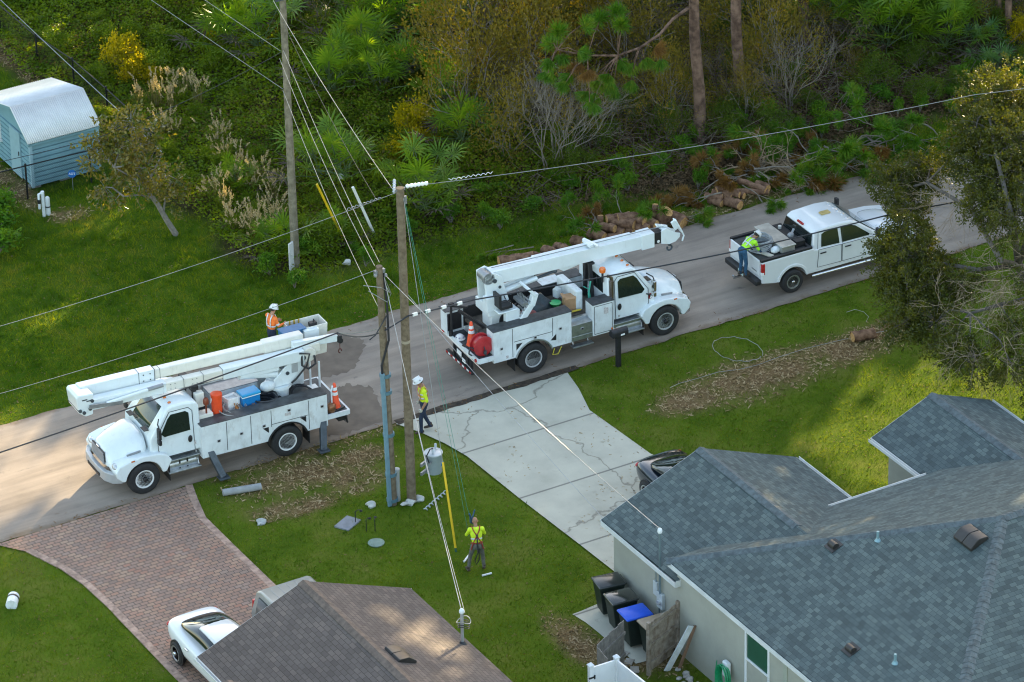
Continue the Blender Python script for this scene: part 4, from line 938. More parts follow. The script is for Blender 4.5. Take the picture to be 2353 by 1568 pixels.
mb = MB(); mb.box((-6.48, 0, .98), (.52, 2.4, .1)); dk = mb.build('tail_deck', DKGREY, T2, bevel=.01)
mb = MB(); mb.box((-6.75, 0, .95), (.05, 2.42, .17)); mb.box((-6.48, -1.21, .95), (.5, .05, .17)); mb.box((-6.48, 1.21, .95), (.5, .05, .17)); mb.build('deck_edge', WHITE_D, dk, bevel=.006)
for y in (-1.08, 1.12):
    mb = MB(); mb.cyl((-6.77, y, .95), (-6.81, y, .95), .06, n=14); mb.build('tail_lamp', LAMP_R, dk, smooth=True)
mb = MB(); mb.box((-6.68, 0, .62), (.1, 1.2, .5)); 
for y in (-.45, 0, .45): mb.box((-6.75, y, .6), (.06, .08, .45))
mb.box((-6.76, .05, .36), (.12, 1.75, .12)); hf = mb.build('hitch_frame', BLACK, T2, bevel=.008)
mb = MB()
for k in range(-5, 6, 2): mb.box((-6.825, .05+k*.155, .37), (.008, .13, .06))
mb.build('red_tape', LAMP_R, hf)
mb = MB()
for k in range(-4, 5, 2): mb.box((-6.825, .05+k*.155, .37), (.008, .13, .06))
mb.build('white_tape', REFLW, hf)
mb = MB(); mb.box((-6.785, .05, .7), (.01, .3, .16)); mb.box((-6.785, -.25, .55), (.01, .22, .14)); mb.build('plate', REFLW, hf)
mb = MB(); mb.box((-6.52, 1.0, 1.42), (.6, .42, .78)); tb = mb.build('tail_locker', WHITE_D, T2, bevel=.01)
mb = MB(); mb.box((-6.55, .785, 1.42), (.5, .012, .6)); mb.build('locker_opening', BLACK, tb); mb = MB(); mb.box((-6.55, 1.0, 1.815), (.66, .46, .02)); mb.build('locker_top', DKGREY, tb)
# hose reel
mb = MB(); mb.lathe([(.05, -.16), (.33, -.16), (.345, -.15), (.33, -.13), (.14, -.12), (.14, .12), (.33, .13), (.345, .15), (.33, .16), (.05, .16)], (0, 0, 0), 'Y', 28); rl = mb.build('hose_reel', RED, T2, smooth=True); rl.location = (-6.5, -.93, 1.38)
mb = MB(); mb.lathe([(.14, -.115), (.27, -.11), (.27, .11), (.14, .115)], (0, 0, 0), 'Y', 24); mb.build('hose', RED, rl, smooth=True)
mb = MB(); mb.bar((0, -.19, 0), (.06, -.19, -.36), .05, .02); mb.box((.02, -.2, -.2), (.09, .05, .12)); mb.bar((0, .19, 0), (0, .19, -.36), .06, .02); mb.tube([(-.25, .0, -.1), (-.4, .02, .0), (-.42, .05, -.25), (-.3, .1, -.36)], .025, 6); mb.build('reel_bracket', STEEL, rl)
# crane
CX = -5.5
mb = MB(); mb.box((CX, 0, 1.5), (.62, .62, .95)); cr = mb.build('crane_pedestal', WHITE, T2, bevel=.03)
mb = MB(); mb.ball((CX+.1, -.31, 1.6), .16, 14, 9, (.85, .2, 1.6)); mb.build('access_hole', BLACK, cr, smooth=True)
mb = MB(); mb.box((CX-.1, -.02, 2.15), (.75, .9, .36)); mb.box((CX-.3, -.35, 2.4), (.5, .3, .5)); mb.prism([(CX-.45, 2.3), (CX-.5, 3.32), (CX-.2, 3.4), (CX+.1, 3.2), (CX+.35, 2.3)], -.3, -.22, 'Y'); mb.prism([(CX-.45, 2.3), (CX-.5, 3.32), (CX-.2, 3.4), (CX+.1, 3.2), (CX+.35, 2.3)], .22, .3, 'Y')
cr2 = mb.build('turret', WHITE, T2, bevel=.02)
mb = MB(); mb.cyl((CX-.35, -.2, 3.22), (CX-.35, .2, 3.22), .17, n=18); mb.cyl((CX-.35, -.3, 3.22), (CX-.35, -.2, 3.22), .2, n=18); mb.build('winch_drum', GREY, cr2, smooth=True)
mb = MB(); mb.cyl((CX-.15, -.33, 3.1), (CX-.15, .33, 3.1), .07, n=12); mb.cyl((CX+.02, -.33, 2.85), (CX+.02, .33, 2.85), .05, n=12); mb.build('pivot_pin', STEEL, cr2, smooth=True)
# operator seat and console on the near side
mb = MB(); mb.box((CX+.05, -.58, 2.2), (.7, .5, .06)); mb.bar((CX+.28, -.8, 1.5), (CX+.85, -.8, 2.25), .16, .22); mb.box((CX+.2, -.72, 1.95), (.5, .2, .5)); mb.bar((CX+.85, -.8, 2.2), (CX+1.0, -.8, 2.62), .2, .2)
pl_ = mb.build('operator_platform', WHITE, T2, bevel=.03)
mb = MB()
for k in range(6): mb.box((CX+.42+k*.075, -.66+.0, 1.95+k*.085), (.05, .4, .02))
mb.build('step_slats', SILVER, pl_)
mb = MB(); mb.box((CX-.02, -.62, 2.36), (.42, .42, .1)); mb.box((CX-.24, -.62, 2.6), (.09, .42, .46)); mb.tube([(CX-.22, -.84, 2.6), (CX+.1, -.84, 2.6), (CX+.16, -.84, 2.42)], .022, 6); mb.tube([(CX-.22, -.4, 2.6), (CX+.1, -.4, 2.6), (CX+.16, -.4, 2.42)], .022, 6)
mb.build('operator_seat', BLACK, pl_, bevel=.03)
mb = MB(); mb.box((CX+.85, -.6, 2.7), (.1, .7, .34), M=Matrix.Rotation(-.7, 3, 'Y')); cn = mb.build('console', WHITE, pl_, bevel=.02)
mb = MB(); mb.box((CX+.84, -.6, 2.745), (.012, .5, .22), M=Matrix.Rotation(-.7+pi/2, 3, 'Y')) if False else mb.box((CX+.80, -.6, 2.735), (.012, .56, .26), M=Matrix.Rotation(-.7, 3, 'Y')); mb.build('decal_panel', REFLW, cn)
mb = MB()
for k in range(6): mb.bar((CX+.58, -.85+k*.09, 2.4), (CX+.62, -.85+k*.09, 2.62), .025)
mb.box((CX+.58, -.62, 2.36), (.2, .6, .1)); mb.build('control_lever', GREY, pl_)
A0, A1 = Vector((CX-.2, 0, 3.14)), Vector((.02, 0, 2.98))
mb = MB(); boom(mb, A0, A1, .40, .46); bm_ = mb.build('crane_boom', WHITE, T2, bevel=.02)
mb = MB(); boom(mb, lerp(A0, A1, .28)+Vector((0, .1, .245)), lerp(A0, A1, .9)+Vector((0, .1, .245)), .16, .06); mb.build('boom_top_rail', WHITE, bm_, bevel=.01)
mb = MB(); mb.box(A1+Vector((-.1, 0, 0)), (.46, .45, .52)); mb.build('boom_collar', WHITE, bm_, bevel=.015)
mb = MB(); boom(mb, A1+Vector((.1, 0, 0)), A1+Vector((.46, 0, -.01)), .33, .40); ins = mb.build('inner_boom', BLACK, bm_, bevel=.01)
mb = MB(); mb.cyl(A1+Vector((.3, -.168, -.12)), A1+Vector((.3, -.175, -.12)), .05, n=12); mb.build('decal', REFLW, ins)
hp = [(.42, 2.75), (.42, 3.2), (.62, 3.26), (.95, 3.02), (1.12, 2.95), (1.1, 2.82), (.95, 2.7), (.72, 2.66)]
mb = MB()
for y in (-.16, .16): mb.prism(hp, y-.02, y+.02, 'Y')
mb.cyl((.8, -.15, 2.9), (.8, .15, 2.9), .14, n=18); mb.cyl((.6, -.15, 3.12), (.6, .15, 3.12), .09, n=14); hd = mb.build('boom_head', WHITE, bm_, bevel=.008)
mb = MB(); mb.bar((.35, .05, 3.35), (.75, .05, 3.2), .1, .06); mb.bar((.95, -.1, 3.45), (1.2, -.1, 2.95), .2, .05); mb.bar((.9, -.1, 3.42), (1.05, -.1, 3.1), .06, .2); mb.tube([(1.2, -.12, 2.98), (1.28, -.12, 2.8), (1.22, -.12, 2.62)], .03, 7); mb.build('pole_guide', WHITE, hd, bevel=.01)
mb = MB(); mb.tube([(.82, 0, 2.74), (.82, 0, 2.52)], .018, 6); mb.tube([(.82+.085*sin(t), 0, 2.43-.085*cos(t)) for t in np.linspace(-2.2, 2.6, 14)], .032, 8); mb.box((.82, 0, 2.55), (.09, .09, .08)); mb.build('load_hook', STEEL, hd, smooth=True)
mb = MB(); mb.tube([A0+Vector((.1, 0, .28)), lerp(A0, A1, .3)+Vector((0, -.05, .3)), lerp(A0, A1, .7)+Vector((0, -.05, .31)), A1+Vector((.2, 0, .3)), (.6, 0, 3.24)], .014, 6); mb.build('winch_rope', GREY, bm_, smooth=True)
mb = MB(); mb.box(lerp(A0, A1, .62)+Vector((0, 0, .33)), (.14, .5, .1)); mb.bar(lerp(A0, A1, .62)+Vector((0, .3, .35)), lerp(A0, A1, .66)+Vector((0, -.28, .29)), .1, .07); mb.build('rope_guide', WHITE, bm_, bevel=.01)
L0, L1 = Vector((CX+.15, 0, 2.55)), lerp(A0, A1, .40)+Vector((0, 0, -.3))
for y in (-.12, .12):
    mb = MB(); o_ = Vector((0, y, 0)); mb.cyl(L0+o_, lerp(L0, L1, .66)+o_, .085, n=14); lc = mb.build('lift_cylinder', WHITE, bm_, smooth=True)
    mb = MB(); mb.cyl(lerp(L0, L1, .66)+o_, L1+o_, .045, n=12); mb.ball(L1+o_, .08, 10, 7); mb.build('cylinder_rod', STEEL, lc, smooth=True)
mb = MB(); mb.prism([(-3.35, 2.86), (-2.2, 2.83), (-3.1, 2.68)], -.12, .12, 'Y'); mb.build('boom_lug', WHITE, bm_)
mb = MB(); mb.bar((-2.15, -.3, 1.0), (-2.15, -.1, 2.74), .11); mb.bar((-2.15, .3, 1.0), (-2.15, .1, 2.74), .11); mb.box((-2.15, 0, 2.74), (.2, .5, .06)); mb.build('boom_rest', BLACK, T2)
mb = MB(); mb.box((-2.78, .1, 1.6), (.26, 1.3, 1.0)); tk = mb.build('hydraulic_tank', WHITE_D, T2, bevel=.06, seg=3)
mb = MB(); mb.cyl((-2.78, .2, 2.1), (-2.78, .2, 2.14), .07); mb.cyl((-2.78, -.4, 2.1), (-2.78, -.4, 2.13), .05); mb.build('tank_cap', WHITE, tk, smooth=True)
mb = MB(); mb.tube([(-2.4, -.55, 1.2), (-2.42, -.5, 1.9), (-2.3, -.42, 2.25)], .03, 6); mb.tube([(-2.25, -.4, 1.3), (-2.3, -.3, 1.9), (-2.45, -.2, 2.0)], .02, 6); mb.build('green_hose', M('green_hose_paint', (.05, .35, .25), .5, 0, .1), T2, smooth=True)
mb = MB(); mb.lathe([(.1, 0), (.11, .1), (.085, .15)], (-2.05, -.75, 2.66), n=14); bc = mb.build('beacon', LAMP_O, T2, smooth=True)
mb = MB(); mb.cyl((-2.05, -.75, 2.3), (-2.05, -.75, 2.66), .035); mb.build('beacon_post', BLACK, bc)
mb = MB(); mb.tube([(-4.0, -1.1, .62), (-4.1, -1.15, .45), (-3.9, -1.15, .42), (-3.75, -1.1, .62)], .018, 6); mb.build('yellow_strap', M('yellow_strap', (.6, .5, .04), .6, 0, .1), T2, smooth=True)
mb = MB(); mb.tube([(-6.7, .7, 1.0), (-6.7, .7, 2.05)], .04, 6); mb.box((-6.7, .7, 2.1), (.16, .1, .08)); mb.bar((-6.6, .4, 2.0), (-5.95, -.1, 1.45), .09, .08); mb.bar((-6.7, .75, 2.02), (-6.3, .35, 2.05), .06); mb.build('auger_bracket', BLACK, T2)
mb = MB(); mb.cyl((-6.78, .62, 1.03), (-6.78, .62, 1.2), .06, n=12); mb.build('canister', BLACK, T2, smooth=True)
# unit mark on the hood side: a red ring with the figure 1
def text_mesh(name, body, size, mat_, parent, loc, rot, extr=.003):
    cu = bpy.data.curves.new(name, 'FONT'); cu.body = body; cu.size = size; cu.extrude = extr; cu.align_x = 'CENTER'; cu.align_y = 'CENTER'
    t = bpy.data.objects.new(name, cu); COL.objects.link(t); bpy.context.view_layer.update()
    me = bpy.data.meshes.new_from_object(t.evaluated_get(bpy.context.evaluated_depsgraph_get())); bpy.data.objects.remove(t)
    me.materials.clear(); me.materials.append(mat_); o = bpy.data.objects.new(name, me); COL.objects.link(o)
    if parent: par(o, parent)
    o.location = loc; o.rotation_euler = rot; return o
mb = MB(); mb.lathe([(.085, 0), (.085, -.006), (.1, -.006), (.1, 0)], (-.48, -1.012, 1.5), 'Y', 20); rg = mb.build('unit_mark', LAMP_R, T2)
text_mesh('numeral', '1', .14, BLACK, rg, (-.48, -1.016, 1.5), (pi/2, 0, 0))

# ------------------------------------------------ pickup (right)
P0 = empty('pickup_truck', (13.12, -1.2, ROADZ), radians(-1.5), 'white crew cab pickup with an aluminium toolbox across its bed', 'pickup')
PWH = M('pickup_white', (.74, .76, .76), .22, 0, .03, 1, coat=.7)
Wp = lambda z: 1-.16*max(0, min(1, (z-1.3)/.6))
# lower body side profile as one shell with both wheel arches
ar = lambda cx, r: [(cx+r*cos(t), .42+r*sin(t)) for t in np.linspace(radians(10), radians(170), 14)]
lo = [(-4.95, .62), (-4.95, 1.38), (-3.0, 1.40), (-2.95, 1.33), (-.55, 1.28), (.2, 1.24), (.8, 1.14), (.92, .95), (.92, .6)] 
low = [(.6, .5)] + ar(0, .53) + [(-.6, .5), (-3.15, .5)] + ar(-3.78, .53) + [(-4.4, .5)]
mb = MB(); mb.prism(lo+low, -1.0, 1.0, 'Y', lambda a, b: 1-.05*max(0, (a-.2))-.02*max(0, (.9-b))); body = mb.build('body', PWH, P0, bevel=.05, seg=3)
# flared rear fender skins
for s_ in (1, -1):
    for cx in (0, -3.78):
        mb = MB(); rr = [(cx+r_*cos(t), .42+r_*sin(t)) for r_, ts in ((.52, np.linspace(.2, pi-.2, 16)), (.62, np.linspace(pi-.2, .2, 16))) for t in ts]
        mb.prism(rr, *sorted((s_*.9, s_*1.03)), axis='Y'); mb.build('wheel_arch', PWH, body, bevel=.02)
# cab greenhouse
gp = [(-3.02, 1.25), (-2.9, 1.84), (-2.75, 1.93), (-1.9, 1.97), (-1.45, 1.93), (-1.28, 1.86), (-.45, 1.27)]
mb = MB(); mb.prism(gp, -.97, .97, 'Y', lambda a, b: Wp(b)); cabp = mb.build('cab', PWH, P0, bevel=.06, seg=4)
for s_ in (1, -1):
    L = lambda z: s_*.97*Wp(z)
    for nm, wp, dp in (('rear_door', [(-2.68, 1.36), (-2.62, 1.76), (-2.5, 1.81), (-2.0, 1.82), (-1.99, 1.33)], [(-2.85, .68), (-2.8, 1.3), (-1.93, 1.28), (-1.93, .66)]),
                       ('front_door', [(-1.88, 1.33), (-1.89, 1.82), (-1.55, 1.82), (-1.32, 1.74), (-.83, 1.36), (-.86, 1.32)], [(-1.9, .66), (-1.9, 1.28), (-.72, 1.26), (-.68, .66)])):
        n_ = len(wp); mb = MB(); mb.add([(x, L(z)+s_*.01, z) for x, z in wp]+[(x, L(z)-s_*.03, z) for x, z in wp], [tuple(range(n_)), tuple(range(2*n_-1, n_-1, -1))]+[(i, (i+1) % n_, n_+(i+1) % n_, n_+i) for i in range(n_)])
        dm = MB(); dm.prism(dp, *sorted((s_*.99, s_*1.006)), axis='Y'); d_ = dm.build(nm, PWH, P0); mb.build('window', GLASS, d_)
        sm = MB(); 
        for (a, b), (c, d) in zip(dp, dp[1:]+dp[:1]): sm.bar((a, s_*1.005, b), (c, s_*1.005, d), .01, .014)
        xa = (dp[0][0]+.02); sm.bar((xa, L(1.3)+s_*.005, 1.3), (xa+.1, L(1.85)+s_*.005, 1.85), .012)
        sm.build('door_seam', SEAM, d_)
        mb = MB(); mb.bar((dp[0][0]+.1, s_*1.02, 1.16), (dp[0][0]+.33, s_*1.02, 1.16), .03, .045); mb.build('handle', BLACK, d_, bevel=.01)
    mb = MB(); mb.bar((-.72, s_*1.0, 1.3), (-.72, s_*1.2, 1.42), .03); ma = mb.build('mirror_arm', BLACK, P0); mb = MB(); mb.box((-.7, s_*1.25, 1.5), (.1, .17, .3)); mb.build('mirror', BLACK, ma, bevel=.02)
    mb = MB(); mb.tube([(-3.05, s_*.98, .4), (-.55, s_*.98, .38)], .055, 10); mb.bar((-2.6, s_*.98, .4), (-2.6, s_*.7, .5), .05); mb.bar((-1.0, s_*.98, .4), (-1.0, s_*.7, .5), .05); mb.build('side_step', CHROME, P0, smooth=True)
    mb = MB(); mb.box((-4.9, s_*.965, 1.14), (.12, .11, .4)); tl = mb.build('tail_light', LAMP_R, P0, bevel=.02); mb = MB(); mb.box((-4.93, s_*.985, .985), (.08, .1, .1)); mb.build('reverse_lens', REFLW, tl, bevel=.01)
    make_wheel(P0, 0, s_*.9, .41, .27, .23, s_, ALU, deep=.02, lugs=8, spokes=5); make_wheel(P0, -3.78, s_*.9, .41, .27, .23, s_, ALU, deep=.02, lugs=8, spokes=5)
    mb = MB(); mb.box((-.55, s_*1.012, 1.0), (.3, .012, .12)); mb.build('badge', GREY, body)
    mb = MB(); mb.ball((.86, s_*.78, .98), .14, 10, 7, (.4, 1, .8)); mb.build('headlight', LENS, P0, smooth=True)
mb = MB(); q_ = lambda x, z, w: [(x, -w, z), (x, w, z)]
mb.add([(-.50, -.82, 1.33), (-.50, .82, 1.33), (-1.22, .72, 1.865), (-1.22, -.72, 1.865)], [(0, 1, 2, 3)]); o = mb.build('windscreen', WGLASS, P0); s2 = o.modifiers.new('t', 'SOLIDIFY'); s2.thickness = .03; s2.offset = 1
mb = MB(); mb.add([(-3.03, -.86, 1.33), (-3.03, .86, 1.33), (-2.925, .76, 1.8), (-2.925, -.76, 1.8)], [(3, 2, 1, 0)]); o = mb.build('rear_window', GLASS, P0); s2 = o.modifiers.new('t', 'SOLIDIFY'); s2.thickness = .03; s2.offset = 1
mb = MB(); mb.box((-2.89, 0, 1.89), (.07, .34, .06)); mb.build('brake_lamp', LAMP_R, cabp, bevel=.01)
for k in range(5): mb = MB(); mb.ball((-1.47, (k-2)*.27, 1.935), .06, 8, 5, (.8, 1, .5)); mb.build('roof_lamp', LENS, cabp, smooth=True)
mb = MB(); mb.box((-1.95, .02, 1.99), (.36, .22, .06)); mb.build('roof_beacon', M('yellow_beacon', (.45, .34, .12), .4, 0, .1), cabp, bevel=.03)
mb = MB()   # hood
secs = []
for x, z, w in ((-.5, 1.30, .93), (.0, 1.32, .9), (.5, 1.26, .86), (.85, 1.12, .8)): secs.append([(x, -w, z-.12), (x, -w*.75, z), (x, 0, z+.05), (x, w*.75, z), (x, w, z-.12), (x, 0, z-.25)])
mb.loft(secs); mb.build('hood', PWH, P0, smooth=True, sub=1)
mb = MB(); mb.box((.93, 0, .98), (.06, 1.2, .34)); mb.build('grille', CHROME, P0, bevel=.02)
mb = MB(); mb.box((.95, 0, .62), (.2, 1.9, .24)); mb.build('front_bumper', CHROME, P0, bevel=.05)
mb = MB(); mb.box((-3.98, 0, 1.385), (1.9, 1.7, .02)) if False else mb.box((-3.98, 0, 1.405), (1.94, 1.74, .02)); 
bl = MB(); tubm = bl
# open bed: dark liner sunk in the body top
bl.box((-4.0, 0, 1.388), (1.88, 1.72, .03)); bl.build('bed_liner', M('bed_liner', (.05, .053, .05), .7, 0, .25, 5), P0)
mb = MB()
for y in (-.93, .93): mb.box((-4.0, y, 1.43), (1.95, .12, .09))
mb.box((-3.1, 0, 1.43), (.1, 1.8, .09)); mb.build('bed_rail', BLACK, P0, bevel=.02)
mb = MB(); mb.box((-4.97, 0, 1.15), (.06, 1.8, .56)); tg = mb.build('tailgate', PWH, P0, bevel=.02)
mb = MB(); mb.box((-5.005, 0, 1.22), (.012, .14, .16)); mb.build('gate_emblem', BLACK, tg, bevel=.01); mb = MB(); mb.box((-5.003, -.6, 1.0), (.008, .3, .04)); mb.build('badge', GREY, tg)
mb = MB(); mb.box((-5.06, 0, .68), (.22, 1.96, .2)); bmp = mb.build('rear_bumper', BLACK, P0, bevel=.05)
mb = MB(); mb.box((-5.175, -.05, .7), (.012, .32, .16)); mb.build('number_plate', M('plate_green_white', (.45, .6, .55), .5, 0, .35, 25), bmp)
mb = MB(); mb.bar((-5.1, .05, .5), (-5.4, .05, .5), .06); mb.ball((-5.4, .05, .58), .04, 8, 6); mb.build('tow_hitch', CHROME, bmp)
mb = MB(); mb.box((0, 0, .0), (.5, 1.66, .2)); mb.box((0, 0, .13), (.55, 1.74, .06)); tbx = mb.build('toolbox', M('aluminium_toolbox', (.52, .52, .48), .35, .6, .15, 3), P0, bevel=.02); tbx.location = (-3.85, 0, 1.52)
mb = MB(); mb.box((-3.33, .15, 1.46), (.4, 1.3, .1)); mb.box((-3.3, -.55, 1.53), (.35, .3, .2)); mb.build('transfer_tank', BLACK, P0, bevel=.02)
mb = MB(); mb.ball((-3.38, -.2, 1.62), .13, 9, 6, (1, .8, .9)); mb.cyl((-3.38, -.2, 1.6), (-3.2, -.1, 1.78), .04); mb.build('fuel_pump', GREY, P0)
mb = MB(); mb.cyl((-3.3, .6, 1.5), (-3.3, .6, 1.6), .06); mb.build('tank_cap', OFFWHITE, P0)

DEC = M('decal_print', (.55, .5, .5), .5, 0, .5, 40, col2=(.75, .72, .7))
for T_, x, z, y, s_, w, h in ((T1, -4.75, 1.5, 1.222, 1, .2, .1), (T1, -1.75, 1.25, 1.032, 1, .07, .12), (T2, -2.2, 1.55, -1.232, -1, .16, .22), (T2, -5.75, .86, -1.222, -1, .08, .1), (T2, -1.62, 1.1, -1.034, -1, .07, .07)):
    mb = MB(); mb.box((x, y+s_*.003, z), (w, .006, h)); mb.build('decal', DEC, T_)
MUD = M('road_grime', (.33, .31, .27), .85, 0, .3, 5)
for T_ in (T1, T2):
    for s_ in (1, -1):
        for x in (-5.38, -.74 if T_ is T1 else -.74):
            mb = MB(); mb.box((x-.08, s_*.92, .52), (.02, .5, .55)); mb.build('mud_flap', BLACK, T_)
# ============================================================ PEOPLE
SKIN = M('skin', (.42, .23, .15), .55, 0, .1, 20)
SKIN2 = M('tanned_skin', (.34, .17, .10), .55, 0, .1, 20)
HIVIS = M('hi_vis_yellow', (.62, .80, .02), .7, 0, .08, 9)
HIVIG = M('hi_vis_lime', (.42, .88, .03), .7, 0, .08, 9)
HIVO = M('hi_vis_orange', (.85, .19, .03), .7, 0, .08, 9)
STRIPE = M('reflective_stripe', (.62, .66, .68), .4, .1, .06, 12)
STRIPO = M('orange_stripe', (.85, .28, .12), .6, 0, .06, 12)
NAVY = M('navy_trousers', (.018, .03, .06), .85, 0, .25, 9)
KHAKI = M('grey_work_trousers', (.13, .125, .105), .85, 0, .2, 9)
DENIM = M('blue_jeans', (.025, .085, .16), .85, 0, .25, 9)
BOOT = M('brown_boots', (.06, .038, .025), .7, 0, .3, 12)
GLOVE = M('pale_gloves', (.5, .47, .4), .8, 0, .15, 20)
HAIR = M('dark_hair', (.02, .014, .01), .7, 0, .2, 30)
HATW = M('white_hard_hat', (.74, .75, .74), .3, 0, .05, 9, coat=.3)

def person(label, J, mats, loc, rz, hat=True, group=None, stickers=True, hair=True):
    """one remeshed skin over tapered limbs; J joints in local space facing +y. mats: skin, top, trousers, boots, gloves, sleeve"""
    V = {k: Vector(v) for k, v in J.items()}
    lat = (V['sr']-V['sl']).normalized(); ax = (V['neck']-V['pelvis']).normalized(); fw_ = ax.cross(lat)
    mb = MB(); segs = []   # (p0,p1,r,mat)
    def cap(a, b, r0, r1, m):
        a, b = Vector(a), Vector(b); mb.cyl(a, b, r0, r1, 12); mb.ball(a, r0, 12, 8); mb.ball(b, r1, 12, 8); segs.append((a, b, (r0+r1)/2, m))
    def ell(c, rx, ry, rz_, m, a1=lat, a2=fw_, a3=ax):
        t = MB(); t.ball((0, 0, 0), 1, 14, 10); mb.add([c+a1*p[0]*rx+a2*p[1]*ry+a3*p[2]*rz_ for p in t.v], t.f); segs.append((c-a1*rx*.5, c+a1*rx*.5, min(rx, ry), m))
    tp = lambda t: V['pelvis'].lerp(V['neck'], t)
    ell(tp(-.02), .17, .125, .15, 2); ell(tp(.3), .155, .115, .17, 1); ell(tp(.62), .18, .125, .2, 1); ell(tp(.8), .16, .11, .12, 1)
    cap(V['sl'], V['sr'], .075, .075, 1)
    cap(V['neck']-ax*.06, V['head']-ax*.02, .062, .055, 0)
    hu = (V['head']-V['neck']).normalized(); hf = J.get('look'); hf = Vector(hf).normalized() if hf else fw_; hf = (hf-hu*hf.dot(hu)).normalized(); hl = hf.cross(hu)
    hc = V['head']
    ell(hc+hu*.04, .078, .095, .105, 0, hl, hf, hu); ell(hc-hu*.05+hf*.03, .055, .06, .06, 0, hl, hf, hu)
    mb.ball(hc+hf*.1-hu*.005, .018, 8, 6)
    for s_ in (-1, 1): mb.ball(hc+hl*s_*.08-hf*.005, .022, 8, 6, (.6, 1, 1.3))
    for k in 'lr':
        s_ = -1 if k == 'l' else 1
        cap(V['s'+k], V['e'+k], .06, .047, 5); cap(V['e'+k], V['w'+k], .045, .032, 6)
        d = (V['w'+k]-V['e'+k]).normalized(); q = d.orthogonal().normalized() if 'q' not in J else (Vector(J['q'])-d*Vector(J['q']).dot(d)).normalized(); n_ = d.cross(q)
        w = V['w'+k]; pm = w+d*.085
        cap(w, w+d*.03, .03, .03, 4)
        for i in range(4):
            o = q*(.033-.022*i); b0 = w+d*.02+o*.7; b1 = w+d*.095+o; L = (.065, .075, .07, .052)[i]; b2 = b1+(d*.85+n_*.4).normalized()*L*.55; b3 = b2+(d*.35+n_*.9).normalized()*L*.5
            cap(b0, b1, .014, .0125, 4); cap(b1, b2, .0105, .0098, 4); cap(b2, b3, .0098, .0085, 4)
        t0 = w+d*.03+q*.03; t1 = t0+(d*.6+q*.75+n_*.3).normalized()*.045; t2 = t1+(d*.85+q*.2+n_*.45).normalized()*.035
        cap(t0, t1, .014, .012, 4); cap(t1, t2, .012, .010, 4)
        cap(V['h'+k], V['k'+k], .092, .062, 2); cap(V['k'+k], V['a'+k], .062, .048, 2)
        f = V['t'+k]; a = V['a'+k]; u = (f-a); u.z = 0; u = u.normalized()
        cap(a+Vector((0, 0, -.015))-u*.04, a+Vector((0, 0, -.035))+u*.16, .047, .038, 3); cap(a+Vector((0, 0, .06)), a, .055, .05, 3)
    me = bpy.data.meshes.new('person'); me.from_pydata(mb.v, [], mb.f); tmp = bpy.data.objects.new('tmp', me); COL.objects.link(tmp)
    r_ = tmp.modifiers.new('r', 'REMESH'); r_.mode = 'VOXEL'; r_.voxel_size = .0085; sm = tmp.modifiers.new('s', 'SMOOTH'); sm.iterations = 2; sm.factor = .4
    bpy.context.view_layer.update()
    me2 = bpy.data.meshes.new_from_object(tmp.evaluated_get(bpy.context.evaluated_depsgraph_get())); bpy.data.objects.remove(tmp); bpy.data.meshes.remove(me)
    me2.name = 'person'; me2.materials.clear()
    for m in mats: me2.materials.append(m)
    n = len(me2.polygons); C = np.empty(n*3, np.float32); me2.polygons.foreach_get('center', C); C = C.reshape(-1, 3)
    best = np.full(n, 9.); idx = np.zeros(n, np.int32)
    for a, b, r, m in segs:
        a = np.array(a); b = np.array(b); ab = b-a; t = np.clip(((C-a)@ab)/max(1e-9, ab@ab), 0, 1); dd = np.linalg.norm(C-(a+t[:, None]*ab), axis=1)-r
        w_ = dd < best; best[w_] = dd[w_]; idx[w_] = m
    me2.polygons.foreach_set('material_index', idx); me2.polygons.foreach_set('use_smooth', np.ones(n, bool))
    o = bpy.data.objects.new('person', me2); COL.objects.link(o); o.location = loc; o.rotation_euler = (0, 0, rz); tag(o, label, 'person', group)
    def band(t, w, m, name, mat_, off=.008, hw=.022):
        q = MB(); N = 28; c = tp(t); rx, ry = w
        A = [c+lat*(rx+off)*cos(a)+fw_*(ry+off)*sin(a)+ax*h for h in (-hw, hw) for a in [2*pi*i/N for i in range(N)]]
        q.add(A, [(i, (i+1) % N, N+(i+1) % N, N+i) for i in range(N)]); b_ = q.build(name, mat_, o, smooth=True); s2 = b_.modifiers.new('t', 'SOLIDIFY'); s2.thickness = .006
    E = dict(tp=tp, lat=lat, fw=fw_, ax=ax, band=band, hc=hc, hu=hu, hf=hf, hl=hl, V=V)
    for s_ in (-1, 1):
        q = MB(); q.ball(hc+hf*.088+hl*.032*s_+hu*.03, .011, 8, 6); q.build('eye', BLACK, o)
    q = MB(); q.bar(hc+hf*.088-hu*.055-hl*.024, hc+hf*.088-hu*.055+hl*.024, .012, .008); q.build('mouth', M('lips', (.3, .11, .09), .5, 0, 0), o)
    if hat:
        q = MB(); t = MB()
        t.lathe([(.148, 0), (.15, .012), (.125, .02), (.12, .05), (.105, .1), (.07, .135), (.02, .148)], (0, 0, 0), n=22)
        q.add([hc+hu*.065+hl*p[0]*.93+hf*(p[1]*1.1+.012)+hu*p[2]*.93 for p in t.v], t.f); ht = q.build('hard_hat', HATW, o, smooth=True)
        q = MB(); q.bar(hc+hu*.2-hf*.1, hc+hu*.2+hf*.12, .03, .02); q.build('hat_ridge', HATW, ht)
        if stickers:
            for a, z in ((.6, .12), (2.2, .13), (-1.0, .12), (3.6, .12)):
                q = MB(); q.ball(hc+hu*z+hl*.112*cos(a)+hf*(.125*sin(a)+.01), .025, 6, 4, (1, 1, .9)); q.build('hat_sticker', GREY, ht)
